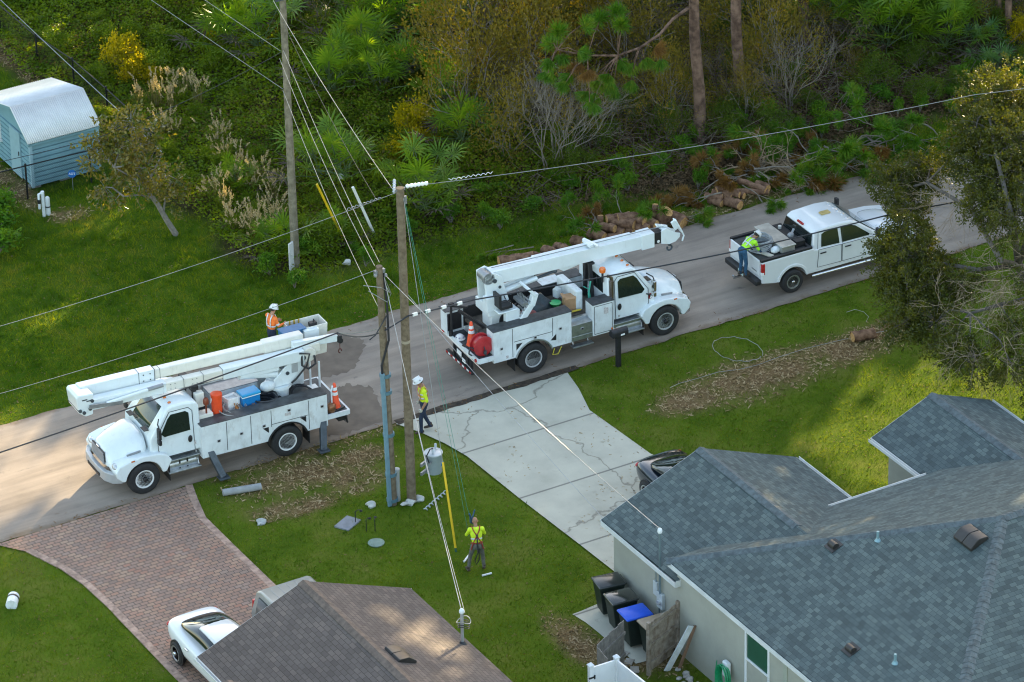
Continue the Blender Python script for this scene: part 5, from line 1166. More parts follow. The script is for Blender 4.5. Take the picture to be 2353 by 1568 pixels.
    if hair:
        q = MB(); t = MB(); t.ball((0, 0, 0), 1, 14, 10)
        q.add([hc+hu*.045-hf*.012+hl*p[0]*.083+hf*p[1]*.097+hu*(max(p[2], -.35+.5*p[1]))*.108 for p in t.v], t.f); q.build('hair', HAIR, o, smooth=True)
    return o, E
def stripes_v(o, E, mat_, xs=(.085, -.085), back=True, front=True, w=.045):
    """vertical bands over the shoulders, front and back"""
    tp, lat, fw_, ax = E['tp'], E['lat'], E['fw'], E['ax']
    for x in xs:
        for s_ in ((1,) if front else ())+((-1,) if back else ()):
            q = MB(); pts = []
            for t in np.linspace(.3, 1.0, 8):
                ry = (.118, .128, .132, .125, .1)[min(4, int((t-.3)/.7*4.99))] * sqrt(max(.2, 1-(x/.18)**2)); c = tp(t)+lat*x+fw_*s_*(ry+.012)
                if t > .93: c = tp(.98)+lat*x*1.1+fw_*s_*.05+ax*.05
                pts.append(c)
            n = len(pts); q.add([p+lat*e*w/2 for e in (-1, 1) for p in pts], [(i, i+1, n+i+1, n+i) for i in range(n-1)])
            b = q.build('vest_stripe', mat_, o, smooth=True); s2 = b.modifiers.new('t', 'SOLIDIFY'); s2.thickness = .008; s2.offset = 0

# lineman walking by the poles, head bowed, facing left
J = dict(pelvis=(0, 0, .95), neck=(0, .04, 1.48), head=(0, .11, 1.62), look=(0, .8, -.6), sl=(-.18, .04, 1.40), sr=(.18, .04, 1.40),
         el=(-.25, -.02, 1.13), wl=(-.24, .12, .89), er=(.25, -.05, 1.13), wr=(.27, .04, .88), q=(0, 1, .2),
         hl=(-.09, 0, .92), kl=(-.1, .13, .50), al=(-.1, .13, .09), tl=(-.1, .31, .04), hr=(.09, 0, .92), kr=(.1, -.02, .50), ar=(.1, -.20, .11), tr=(.1, -.0, .04))
f0 = at(976, 994)
o, E = person('lineman in a yellow vest and white hard hat walking beside the wooden poles', J, [SKIN2, HIVIS, NAVY, BOOT, GLOVE, HIVIS, SKIN2], (f0.x, f0.y, .035), radians(78)); o.scale = (1.08,)*3
E['band'](.40, (.165, .122), 0, 'vest_band', STRIPE); E['band'](.40, (.158, .115), 0, 'vest_band_edge', STRIPO, .006, .036)
E['band'](.66, (.185, .128), 0, 'vest_band', STRIPE); stripes_v(o, E, STRIPO, w=.06); stripes_v(o, E, STRIPE, w=.03)
# worker with a harness, back to the camera, bending over his hands
J = dict(pelvis=(0, -.06, .90), neck=(0, .12, 1.40), head=(0, .24, 1.50), look=(0, .5, -.9), sl=(-.18, .1, 1.33), sr=(.18, .1, 1.33),
         el=(-.27, .22, 1.10), wl=(-.14, .42, 1.05), er=(.27, .22, 1.10), wr=(.14, .42, 1.08), q=(0, .3, 1),
         hl=(-.1, -.05, .87), kl=(-.2, .02, .48), al=(-.27, -.05, .09), tl=(-.32, .12, .04), hr=(.1, -.05, .87), kr=(.17, .05, .48), ar=(.2, .02, .09), tr=(.23, .2, .04))
f0 = at(1097, 1310)
o, E = person('worker in a yellow shirt and red safety harness working on a rope in the lawn', J, [SKIN2, HIVIS, KHAKI, BOOT, SKIN2, HIVIS, HIVIS], (f0.x, f0.y, 0), radians(-22), hat=False, hair=False)
E['band'](.36, (.16, .118), 0, 'shirt_band', STRIPE)
HARN = M('red_harness_webbing', (.3, .04, .02), .7, 0, .15, 9)
tp, lat, fw_, ax = E['tp'], E['lat'], E['fw'], E['ax']; q = MB()
for s_ in (-1, 1):
    q.tube([tp(.98)+lat*s_*.12+ax*.04, tp(.85)+lat*s_*.09-fw_*.115, tp(.55)-fw_*.15, tp(.15)-lat*s_*.12-fw_*.125, tp(-.1)-lat*s_*.16-fw_*.06, E['V']['h'+('l' if s_ > 0 else 'r')]-lat*s_*.0+Vector((-s_*.08, -.06, -.1))], .018, 6)
q.tube([tp(.12)+lat*.16*cos(a)+fw_*.13*sin(a) for a in np.linspace(0, 2*pi, 18)], .022, 6); q.build('harness', HARN, o, smooth=True)
q = MB(); q.tube([tp(.5)-fw_*.16, tp(.2)-fw_*.17, Vector((0, -.26, .75)), Vector((-.1, -.28, .5)), Vector((-.06, -.25, .34)), Vector((.03, -.26, .5)), Vector((.04, -.2, .85))], .018, 6); q.build('lanyard', BLACK, o, smooth=True)
q = MB(); q.box(tp(.55)-fw_*.16, (.06, .02, .07)); q.build('d_ring', STEEL, o)
# worker in orange on the bucket truck's far locker
J = dict(pelvis=(0, 0, .95), neck=(0, .03, 1.48), head=(0, .09, 1.62), look=(0, .8, -.55), sl=(-.18, .02, 1.41), sr=(.18, .02, 1.41),
         el=(-.24, .1, 1.16), wl=(-.16, .34, 1.12), er=(.24, .1, 1.16), wr=(.16, .34, 1.12), q=(0, .3, 1),
         hl=(-.09, 0, .92), kl=(-.1, .03, .5), al=(-.1, 0, .09), tl=(-.1, .2, .04), hr=(.09, 0, .92), kr=(.1, .03, .5), ar=(.1, 0, .09), tr=(.1, .2, .04))
OW = (-8.72, -.42, 2.15+ROADZ)
o, E = person('worker in an orange high visibility shirt standing by the raised white bucket', J, [SKIN, HIVO, NAVY, BOOT, SKIN, HIVO, HIVO], OW, radians(-78))
E['band'](.36, (.16, .118), 0, 'shirt_band', STRIPE); stripes_v(o, E, STRIPE)
for k in 'lr':
    q = MB(); a, b = E['V']['s'+k], E['V']['e'+k]; q.cyl(a.lerp(b, .62), a.lerp(b, .85), .058, .054, 12); q.build('sleeve_band', STRIPE, o, smooth=True)
# worker leaning over the pickup's tailgate from the bumper
J = dict(pelvis=(0, -.02, .94), neck=(0, .42, 1.20), head=(0, .54, 1.27), look=(0, .7, -.8), sl=(-.18, .36, 1.16), sr=(.18, .36, 1.16),
         el=(-.22, .46, .90), wl=(-.16, .62, .74), er=(.22, .46, .90), wr=(.16, .62, .74), q=(0, .3, 1),
         hl=(-.09, -.02, .91), kl=(-.1, .02, .49), al=(-.1, -.04, .09), tl=(-.1, .14, .04), hr=(.09, -.02, .91), kr=(.1, .05, .49), ar=(.1, .02, .09), tr=(.1, .2, .04))
f0 = at(1707, 634, .81)
o, E = person('worker in a lime vest and jeans leaning into the pickup bed from its bumper', J, [SKIN2, HIVIG, DENIM, BOOT, SKIN2, HIVIG, DENIM], (f0.x, f0.y, .81), radians(-82), stickers=False)
E['band'](.52, (.17, .122), 0, 'vest_band', STRIPE); stripes_v(o, E, STRIPE)
# ============================================================ LOOSE OBJECTS
def cone(loc, label):
    r0 = empty('traffic_cone', loc, .3, label, 'traffic cone', 'orange cones on the trucks')
    mb = MB(); mb.box((0, 0, .025), (.44, .44, .05)); mb.build('base', BLACK, r0, bevel=.015)
    mb = MB(); mb.lathe([(.17, .05), (.155, .09), (.045, .84), (.03, .86)], n=24); c = mb.build('body', ORANGE, r0, smooth=True)
    R = lambda z: .155-.11*(z-.09)/.75+.003
    for a, b in ((.47, .57), (.63, .73)):
        mb = MB(); mb.cyl((0, 0, a), (0, 0, b), R(a), R(b), 24, cap=False); k = mb.build('reflective_band', REFLW, c, smooth=True)
    return r0
def loc_on(T, x, y, z):
    bpy.context.view_layer.update(); return tuple(T.matrix_world @ Vector((x, y, z)))
cone(loc_on(T1, -6.5, .85, 1.055), 'orange cone on the tail platform of the bucket truck')
cone(loc_on(T2, -6.52, -.3, 1.035), 'orange cone beside the red hose reel of the crane truck')
def simple(name, label, cat, build, mats, loc, rz=0, bevel=0, smooth=False, group=None, rot=None):
    mb = MB(); build(mb); o = mb.build(name, mats, None, bevel=bevel, smooth=smooth); o.location = loc; o.rotation_euler = rot or (0, 0, rz); return tag(o, label, cat, group)
# on the bucket truck
r0 = empty('water_cooler', loc_on(T1, -2.72, .55, 1.42), 0, 'round orange drink cooler behind the cab of the bucket truck', 'cooler')
mb = MB(); mb.cyl((0, 0, 0), (0, 0, .95), .155, .17, 22); mb.build('body', ORANGE, r0, smooth=True); mb = MB(); mb.lathe([(.18, .95), (.18, 1.02), (.05, 1.05)], n=22); mb.build('lid', ORANGE, r0, smooth=True); mb = MB(); mb.tube([(-.17, 0, .9), (-.2, 0, .75)], .02, 6); mb.build('handle', REFLW, r0)
simple('stand', 'white stand under the orange drink cooler', 'stand', lambda m: m.box((0, 0, .0), (.02, .02, .02)), WHITE_D, loc_on(T1, -2.72, .55, 1.07)) if False else None
r0 = empty('cool_box', loc_on(T1, -3.85, .38, 1.42), pi, 'blue cool box with a white handle in the bucket truck bed', 'cool box')
mb = MB(); mb.box((0, 0, .33), (.6, .4, .62)); mb.build('body', BLUE, r0, bevel=.03); mb = MB(); mb.box((0, 0, .69), (.64, .44, .1)); mb.build('lid', M('bright_blue_lid', (.03, .33, .62), .35, 0, .05), r0, bevel=.035); mb = MB(); mb.box((0, 0, .635), (.62, .42, .03)); mb.build('rim', REFLW, r0); mb = MB(); mb.tube([(-.1, -.22, .35), (-.1, -.25, .22), (.1, -.25, .22), (.1, -.22, .35)], .015, 6); mb.build('handle', REFLW, r0)
def crate(m):
    m.box((0, 0, .02), (.42, .34, .04))
    for x, y, sx, sy in ((-.2, 0, .02, .34), (.2, 0, .02, .34), (0, -.16, .4, .02), (0, .16, .4, .02)): m.box((x, y, .33), (sx, sy, .62))
    for k in range(4): m.box((-.15+k*.1, -.175, .33), (.035, .02, .6))
    m.box((0, 0, .3), (.36, .28, .5))
simple('crate', 'slatted white crate beside the blue cool box', 'crate', crate, REFLW, loc_on(T1, -3.3, .3, 1.42), .1)
def coil(name, label, cat, loc, r, m, n=6, th=.02, seed=1, rot=(0, 0, 0), rs=.1):
    r_ = random.Random(seed); mb = MB()
    for k in range(n):
        ph = r_.uniform(0, 6); rr = r*(1+r_.uniform(-rs, rs)); z = .02+k*th*.9; ox, oy = r_.uniform(-.02, .02), r_.uniform(-.02, .02)
        mb.tube([(ox+rr*cos(t+ph), oy+rr*sin(t+ph), z+.02*sin(3*t+ph)) for t in np.linspace(0, 2*pi, 26)], th*.5, 6)
    o = mb.build(name, m, None, smooth=True); o.location = loc; o.rotation_euler = rot; return tag(o, label, cat)
coil('wire_coil', 'tangled coil of grey wire behind the orange drink cooler', 'wire coil', loc_on(T1, -3.15, .58, 1.7), .36, M('grey_wire', (.35, .37, .36), .5, .3, .2), 9, .025, 2, (0.2, .1, 0), .3)
coil('wire_coil', 'loose orange and tan rope coil in the bucket truck bed', 'rope coil', loc_on(T1, -3.6, .6, 1.7), .27, M('orange_rope', (.5, .2, .05), .7, 0, .3, 20), 5, .03, 3, (.2, .1, 0), .3)
coil('cable_coil', 'thick black cable coil by the white turret of the bucket truck', 'cable coil', loc_on(T1, -4.35, .45, 1.43), .35, CABLE, 9, .055, 4, (0, 0, 0))
coil('cable_coil', 'thin black cable coil behind the white turret', 'cable coil', loc_on(T1, -5.6, .35, 1.43), .38, CABLE, 6, .03, 5, (.5, 0, 0), .2)
def pot(m): m.lathe([(.12, 0), (.14, .05), (.14, .22), (.1, .27), (.03, .28)], n=16)
simple('metal_pot', 'brown and silver pot on the tail platform beside the cone', 'pot', pot, M('copper_pot', (.25, .12, .06), .3, .6, .3, 8), loc_on(T1, -6.3, 1.0, 1.05), 0, smooth=True)
simple('snack_bag', 'crumpled red and white bag on the bucket truck deck', 'bag', lambda m: m.ball((0, 0, .06), .12, 9, 6, (1.2, .8, .6)), M('red_white_bag', (.5, .06, .07), .4, 0, 0, 14, col2=(.8, .78, .78)), loc_on(T1, -6.35, .0, 1.1), .4)
# in the crane truck
def jug(m): m.box((0, 0, .14), (.2, .2, .28)); m.lathe([(.1, .28), (.04, .36), (.035, .4)], n=12); m.tube([(.05, .05, .33), (.11, .11, .3), (.1, .1, .2)], .018, 6)
simple('water_jug', 'translucent white jug in the crane truck bed', 'jug', jug, M('milky_plastic', (.55, .6, .62), .35, 0, .08), loc_on(T2, -3.15, .25, 1.62), .3, bevel=.03)
simple('hard_hat', 'green upturned hard hat by the cardboard box', 'hard hat', lambda m: m.lathe([(.19, .14), (.17, .13), (.14, .04), (.06, 0), (.02, 0), (.12, .06), (.15, .13)], n=20), M('green_hat', (.02, .42, .12), .35, 0, .08), loc_on(T2, -3.4, -.1, 1.5), 0, smooth=True)
def box_(m):
    m.box((0, 0, .24), (.36, .32, .48)); m.box((-.2, 0, .52), (.1, .3, .012)); m.box((0, -.2, .5), (.34, .1, .012), M=Matrix.Rotation(.4, 3, 'X'))
simple('cardboard_box', 'open brown cardboard box in the crane truck bed', 'box', box_, CARD, loc_on(T2, -3.05, -.35, 1.42), -.25)
def tarp(m):
    n = 16; vs = []; r_ = random.Random(5)
    for i in range(n):
        for j in range(n):
            x, y = (i/(n-1)-.5)*1.25, (j/(n-1)-.5)*.85; e = max(0, 1-(x/.62)**2)*max(0, 1-(y/.42)**2); vs.append((x+r_.uniform(-.02, .02), y+r_.uniform(-.02, .02), .42*e**.6+.1*sin(x*11+y*7)*e+.05*sin(x*5-y*17)*e))
    m.add(vs, [(i*n+j, (i+1)*n+j, (i+1)*n+j+1, i*n+j+1) for i in range(n-1) for j in range(n-1)])
simple('tarpaulin', 'dark blue grey tarpaulin heaped in the crane truck bed', 'tarpaulin', tarp, M('dark_tarp', (.03, .045, .052), .45, 0, .3, 6), loc_on(T2, -3.95, .2, 1.42), .3, smooth=True)
simple('rag', 'faded red cloth lying among the poles in the crane truck bed', 'cloth', lambda m: [tarp(m), None][1], M('faded_red_cloth', (.26, .09, .085), .85, 0, .25, 6), loc_on(T2, -4.5, -.25, 1.43), .8, smooth=True).scale = (.72, .8, .6)
for k, (y, z, m, lab) in enumerate(((-.55, 1.47, M('yellow_stick', (.6, .45, .03), .5, 0, .15), 'yellow pole lying nearest the side in the crane truck bed'), (-.42, 1.46, M('yellow_stick_2', (.55, .4, .03), .5, 0, .15), 'yellow pole lying second from the side in the crane truck bed'), (.2, 1.45, WOODP, 'wooden plank lying along the crane truck bed'))):
    simple('pole' if k < 2 else 'plank', lab, 'pole' if k < 2 else 'plank', lambda m: m.cyl((0, 0, 0), (2.3, .12*(k-1), .02), .03, n=8) if k < 2 else m.box((1., 0, 0), (2.0, .18, .05)), m, loc_on(T2, -5.1, y, z), T2.rotation_euler.z)
coil('cable_coil', 'black cable coil beside the red cloth in the crane truck bed', 'cable coil', loc_on(T2, -4.45, .1, 1.46), .36, CABLE, 4, .05, 9, (.3, .1, 0))
r0 = empty('hard_hat', loc_on(T2, -6.62, .3, 1.035), .5, 'white hard hat with stickers lying on the crane truck tail', 'hard hat')
mb = MB(); mb.lathe([(.17, 0), (.172, .014), (.14, .025), (.135, .06), (.11, .12), (.06, .155), (.02, .16)], n=22); mb.build('shell', HATW, r0, smooth=True)
mb = MB()
for a in range(7): mb.ball((.125*cos(a*.9), .125*sin(a*.9), .075), .03, 6, 4)
mb.build('stickers', M('mixed_stickers', (.3, .3, .42), .5, 0, .6, 20), r0)
# in the pickup bed
coil('cable_coil', 'large coil of pale grey cable in the pickup bed', 'cable coil', loc_on(P0, -4.5, -.12, 1.42), .36, M('pale_grey_cable', (.33, .36, .38), .45, .2, .15), 12, .036, 6, (0.05, 0, 0), .1)
simple('reel', 'black round case inside the grey cable coil in the pickup', 'case', lambda m: m.lathe([(.2, 0), (.23, .03), (.23, .1), (.18, .14)], n=20), BLACK, loc_on(P0, -4.5, -.12, 1.41), 0, smooth=True)
simple('sack', 'white crumpled sack beside the toolbox in the pickup bed', 'sack', lambda m: m.ball((0, 0, .09), .16, 9, 6, (1.3, .9, .7)), WHITE_D, loc_on(P0, -4.2, -.6, 1.42), .4, smooth=True)
simple('plank', 'pale board lying in the pickup bed by the tailgate', 'board', lambda m: m.box((0, 0, .03), (.75, .16, .04)), M('pale_board', (.45, .43, .36), .8, 0, .15), loc_on(P0, -4.6, -.5, 1.42), 1.9)

# ------------------------------------------------ poles, wires
POLEW = M('treated_pole', (.155, .115, .072), .9, 0, .22, 7, col2=(.21, .165, .11), bump=.5, bs=30)
POLEG = M('weathered_grey_pole', (.17, .145, .095), .9, 0, .25, 5, col2=(.25, .215, .15), bump=.5, bs=30)
PORC = M('grey_porcelain', (.5, .53, .55), .25, .1, .1, 9)
def pole(base, top, r0_, r1_, m, label):
    r0 = empty('utility_pole', base, 0, label, 'utility pole'); b, t = Vector(base), Vector(top)-Vector(base)
    mb = MB(); pts = [t*k/14 for k in range(15)]; rr = [r0_+(r1_-r0_)*k/14 for k in range(15)]; pts[0] = t*-.03; mb.tube(pts, rr, 18); mb.build('shaft', m, r0, smooth=True); return r0
P1B = at(680, 618); P1T = on_y(646, -70, 8.2); P1T = (P1T.x, P1T.y, 11.4)
P2B = at(946, 1153); P2T = on_y(919, 432, P2B.y); P3B = at(902, 1158); P3T = on_y(871, 612, P3B.y)
A1_ = pole(P1B, P1T, .145, .1, POLEG, 'grey wooden pole rising from the thicket left of centre')
A2_ = pole(P2B, P2T, .142, .12, POLEW, 'tall brown wooden pole by the concrete driveway')
A3_ = pole(P3B, P3T, .145, .1, POLEW, 'shorter wooden pole with a blue grey conduit strapped to it')
l1 = lambda p, v: Vector(v)-Vector(p)
mb = MB(); mb.box((-.15, -.02, 9.75), (.3, .06, .08)); mb.build('insulator_bracket', STEEL, A1_)
def insul(parent, a, b, r, n=5, m=None):
    a, b = Vector(a), Vector(b); mb = MB(); pts = []; rr = []
    for k in range(n*2+1): pts.append(a.lerp(b, k/(n*2))); rr.append(r if k % 2 else r*.6)
    mb.tube(pts, rr, 10); return mb.build('insulator', m or PORC, parent, smooth=False)
# conduit, straps on the short pole
mb = MB(); d3 = Vector(P3T)-Vector(P3B); sdn = Vector((-.14, -.09, 0)); mb.bar(sdn+d3*.0, sdn+d3*.565, .13, .09, up=(0, 1, 0)); cd = mb.build('conduit', M('blue_grey_conduit', (.16, .27, .33), .5, .1, .12, 4), A3_, bevel=.02)
STR = M('blue_grey_strap', (.10, .2, .25), .5, .2, .1)
for t in (.02, .13, .30, .48, .55): mb = MB(); mb.cyl(d3*t-d3*.006, d3*t+d3*.006, .175, n=20); mb.build('strap', STR, cd, smooth=True)
mb = MB(); mb.tube([d3*.565+sdn, d3*.6+sdn*1.1, d3*.7+Vector((.1, -.16, 0)), d3*.85+Vector((.14, -.1, 0)), d3*.97+Vector((.13, .02, 0))], .035, 7); mb.tube([d3*.8+Vector((.1, -.12, 0)), d3*.74+Vector((-.35, -.2, 0)), d3*.72+Vector((-.5, -.1, 0))], .02, 6); mb.build('riser_cable', CABLE, A3_, smooth=True)
mb = MB(); mb.box(d3*.985+Vector((0, 0, -.05)), (.34, .1, .12)); mb.ball(d3*.96+Vector((.17, -.05, 0)), .06, 8, 6); mb.ball(d3*.97+Vector((-.16, -.05, 0)), .06, 8, 6); mb.build('bracket', GREY, A3_)
mb = MB(); mb.tube([d3*.92+Vector((-.5, .1, .1)), d3*.93+Vector((-.1, -.25, 0)), d3*.9+Vector((.25, -.1, -.1)), d3*.95+Vector((.1, .2, 0))], .012, 5); mb.tube([d3*.98+Vector((.1, .1, 0)), d3*.9+Vector((.35, .0, -.2)), d3*.86+Vector((.1, -.2, 0)), d3*.9+Vector((-.4, 0, .1))], .012, 5); mb.build('jumper', WIREM, A3_, smooth=True)
d2 = Vector(P2T)-Vector(P2B)
mb = MB(); mb.box(d2*.965+Vector((.1, -.11, 0)), (.08, .06, .25)); mb.box(d2*.995, (.3, .08, .06)); mb.build('bracket', GREY, A2_)
mb = MB(); mb.cyl(d2*.52+Vector((0, 0, -.03)), d2*.52+Vector((0, 0, .06)), .136, n=18); mb.build('band', M('pale_scar', (.35, .3, .22), .9, 0, .2), A2_, smooth=True)
# transformer can hung on the tall pole
TRM = M('transformer_grey', (.36, .42, .45), .4, .1, .06, 3)
r0 = empty('transformer', (P2B.x+.86, P2B.y+.12, .72), .3, 'grey transformer can on the tall pole with a white bushing lid', 'transformer')
mb = MB(); mb.lathe([(.24, 0), (.25, .02), (.25, .60), (.27, .62), (.27, .65)], n=28); tk = mb.build('tank', TRM, r0, smooth=True)
mb = MB(); mb.lathe([(.28, .65), (.28, .68), (.18, .71), (.05, .72)], n=28); mb.build('lid', M('lid_grey', (.5, .53, .54), .4, .1, .05), r0, smooth=True)
for x, y in ((.14, .05), (-.12, -.1)):
    insul(r0, (x, y, .7), (x*1.15, y*1.15, .88), .045)
mb = MB()
for k in range(3): mb.cyl((-.24, -.12+.1*k, .46), (-.34, -.16+.1*k, .48), .03, n=8)
mb.bar((-.26, 0, .5), (-.62, -.06, .5), .06, .1); mb.build('mounting_bracket', GREY, r0); mb = MB(); mb.bar((-.26, 0, .2), (-.62, -.06, .2), .06, .1); mb.build('mounting_bracket', GREY, r0)
mb = MB(); mb.box((.12, -.225, .3), (.12, .03, .1)); mb.build('rating_plate', BLUE, r0); mb = MB(); mb.tube([(-.12, -.1, .9), (-.3, -.15, .95), (-.4, -.1, .75), (-.34, -.14, .5)], .02, 6); mb.build('lead', CABLE, r0, smooth=True)

def wire(label, pts, r, m=WIREM, sag=0., name='wire', n=24, cat='wire'):
    """hanging wire through 3-D points; sag per span"""
    P = [Vector(p) for p in pts]; o0 = P[0].copy(); out = []
    for a, b in zip(P[:-1], P[1:]):
        s_ = sag*(b-a).length
        for k in range(n): t = k/n; q = a.lerp(b, t); q.z -= 4*s_*t*(1-t); out.append(q-o0)
    out.append(P[-1]-o0); mb = MB(); mb.tube(out, r, 6); o = mb.build(name, m, None, smooth=True); o.location = o0; return tag(o, label, cat)
def far(x, y, x2, y2, z, start, L=60):
    """continue a wire from start beyond the frame through photo point (x2,y2) at height z"""
    q = at(x2, y2, z); d = (q-Vector(start)); return Vector(start)+d.normalized()*max(L, d.length)
a1 = Vector(on_y(645, 118, 8.1)); a1b = Vector(on_y(650, 205, 8.1)); a1t = Vector(on_y(628, 2, 8.1))
p2 = Vector(P2T); p3 = Vector(P3T)
TH = .0088
wire('bright bare wire from the grey pole top down to the tall brown pole', [a1t, p2+Vector((-.12, .1, -.15))], TH*1.15, sag=.012)
wire('bare wire from the grey pole to the short pole, right of a parallel pair', [a1+Vector((.1, 0, 0)), p3+Vector((.08, .12, .05))], TH, sag=.014)
wire('bare wire from the grey pole to the short pole, left of a parallel pair', [a1+Vector((-.05, 0, -.25)), p3+Vector((-.08, .12, -.02))], TH, sag=.02)
wire('lowest bare wire running from the grey pole to beside the short pole', [a1b+Vector((0, 0, -.05)), on_y(943, 925-20*0, -6.5) if False else p3+Vector((.15, .2, -1.75))], TH, sag=.02)
wire('thin dark wire sloping from the grey pole behind the tall pole', [a1+Vector((.15, .05, 1.0)), on_y(1062, 585+0, -1.0)if False else p2+Vector((-.3, .9, -.7))], .008, CABLE, .015)
wire('bare wire leaving the frame at the upper left from the grey pole', [a1, a1+(at(470, 0, 8.6)-a1)*4], TH)
wire('lower bare wire leaving the frame at the upper left from the grey pole', [a1b, a1b+(at(347, 0, 7.2)-a1b)*3], TH)
wire('dark wire crossing above the brown plumes toward the shed', [a1+Vector((0, 0, -.05)), at(400, 245, 5.0), at(230, 315, 4.2), at(-60, 385, 3.2)], .011, CABLE, .01)
wire('dark wire above the fence behind the shed at the upper left', [at(-30, -30, 3.4), at(290, 270, 2.4), at(372, 350, 1.6)], .014, GREY, .004)
q8 = p2+Vector((-.12, 0, -.12)); e8 = at(0, 750, 9.8)
wire('bare wire from the tall brown pole to the left edge of the frame', [q8, e8, e8+(e8-q8)], TH, sag=.012)
q9 = p3+Vector((-.15, 0, -.1)); e9 = at(0, 905, 7.6)
wire('bare wire from the short pole to the left edge of the frame', [q9, e9, e9+(e9-q9)], TH, sag=.012)
q10 = p2+Vector((.15, .02, -.02)); e10 = at(2240, 218, 10.2)
wire('bare wire from the tall pole across to the oak at the right', [q10, e10, e10+(e10-q10)*.5], TH*1.2, sag=.012)
for (a, b, rr_) in ((q10+Vector((.05, 0, 0)), q10+(e10-q10)*.04, .07),): insul(A2_, Vector(a)-Vector(P2B), Vector(b)-Vector(P2B), rr_, 6, REFLW)
insul(A2_, p2+Vector((-.14, .1, -.17))-Vector(P2B), p2+(a1t-p2)*.04-Vector(P2B), .055, 5)
def spiral(m, a, b, r, turns, th, taper=False):
    a, b = Vector(a), Vector(b); d = (b-a).normalized(); u = d.orthogonal().normalized(); v = d.cross(u)
    m.tube([a.lerp(b, t)+r*(u*cos(t*turns*2*pi)+v*sin(t*turns*2*pi)) for t in np.linspace(0, 1, turns*8+1)], th, 5)
mb = MB(); spiral(mb, q10+(e10-q10)*.075, q10+(e10-q10)*.15, .026, 9, .008); mb.v = [tuple(Vector(p)-Vector(P2B)) for p in mb.v]; mb.build('vibration_damper', REFLW, A2_, smooth=True)
mb = MB(); spiral(mb, q8+(e8-q8)*.04, q8+(e8-q8)*.13, .026, 9, .010); mb.v = [tuple(Vector(p)-Vector(P2B)) for p in mb.v]; mb.build('vibration_damper', GREY, A2_, smooth=True)
# communications cable: left edge - jib - short pole - right edge
J1w = loc_on(T1, J1.x-.05, J1.y, J1.z+.14)
c3 = p3+Vector((.05, -.18, -2.05)); c2 = p2+Vector((.05, -.16, -4.15))
L0_ = at(0, 1040, 5.2); R0_ = at(2050, 492, 5.4)
wire('thick black cable from the left edge over the bucket truck to its jib', [L0_+(L0_-Vector(J1w))*.6, L0_, J1w], .023, CABLE, .004, cat='cable')
wire('black cable sagging from the jib tip to the short pole', [J1w, c3], .021, CABLE, .03, cat='cable')
wire('thin grey messenger wire from the jib tip to the short pole', [J1w, c3+Vector((0, 0, .12))], .012, WIREM, .015)
wire('thick black cable from the poles over the crane truck to the right edge', [c3, c2, at(1085, 690, 6.05), at(1690, 578, 5.6), R0_, at(2353, 432, 5.6), at(2353, 432, 5.6)+Vector((14, 1, 0))], .023, CABLE, .004, cat='cable')
mb = MB()
for t in (.1, .3, .55, .8): q = c2.lerp(at(1085, 690, 6.05), t); mb.box(q, (.16, .06, .09))
o = mb.build('cable_clamp', REFLW, None); tag(o, 'row of white clamps on the black cable right of the tall pole', 'clamps')
M2 = MAST2+Vector((0, 0, 1.05)); M1 = Vector(q1(-5.33, -17.5, 3.68))+O1
wire('bright service wire from the short pole to the beige house mast', [p3+Vector((.1, -.1, -.35)), M2], .012, WIREM, .02)
wire('thin dark wire beside the service wire to the beige house mast', [p3+Vector((.12, -.1, -.5)), M2+Vector((.1, 0, -.1))], .007, GREY, .028)
wire('service wire from the short pole to the grey house mast', [p3+Vector((.15, -.05, -.3)), M1], .011, WIREM, .016)
wire('thin wire from the tall pole to the eave of the grey house', [p2+Vector((.1, -.1, -3.5)), Vector((-5.3, -14.5, 2.4))], .007, GREY, .01)
# guy wires with guards
g0 = at(1048, 1268); gt = p2+Vector((.05, -.1, -.3)); 
wire('guy wire of the tall pole ending at the yellow guard', [gt, g0], .009, GREY, .002)
YEL = M('yellow_guard', (.72, .47, .015), .45, 0, .1, 5); 
gd = (gt-g0).normalized()
simple('guy_guard', 'yellow guy guard tube standing in the lawn by the transformer', 'guy guard', lambda m: m.tube([gd*.12, gd*2.75], .034, 10), YEL, g0, smooth=True)
simple('ground_anchor', 'small green anchor at the foot of the yellow guy guard', 'anchor', lambda m: m.tube([(0, 0, -.05), gd*.2], .03, 8), M('green_anchor', (.03, .12, .09), .5, .2, .1), g0)
g1 = at(770*.3388+531+4, 590); g1 = Vector((-1.27, 8.85, 0)); t1 = Vector((P1B.x, P1B.y, 10.2))
gdir = (Vector(on_y(743, 455, 8.85))-g1)
simple('guy_guard', 'yellow guy guard leaning in the thicket right of the grey pole', 'guy guard', lambda m: m.tube([gdir.normalized()*.1, gdir.normalized()*2.6], .04, 8), YEL, g1, smooth=True)
g2_ = Vector((-.27, 8.47, 0)); gdir2 = (Vector(on_y(825, 462, 8.6))-g2_)
simple('guy_guard', 'white guy guard leaning in the thicket right of the yellow one', 'guy guard', lambda m: m.tube([gdir2.normalized()*.1, gdir2.normalized()*2.2], .05, 8), OFFWHITE, g2_, smooth=True)
w2 = at(1097, 1310); hk = Vector((w2.x+.22, w2.y+.48, 1.12)); h1 = Vector(at(1074, 1170, 1.9))
GRN = M('green_rope', (.04, .22, .15), .7, 0, .2)
wire('green rope from the tall pole down to the harnessed worker', [p2+Vector((.12, -.05, -.45)), h1, hk], .006, GRN, 0, 'rope', cat='rope')
wire('second green rope hanging left of the first toward the worker', [p2+Vector((.14, 0, -.6)), hk+Vector((-.15, .1, -.3))], .005, GRN, 0, 'rope', cat='rope')
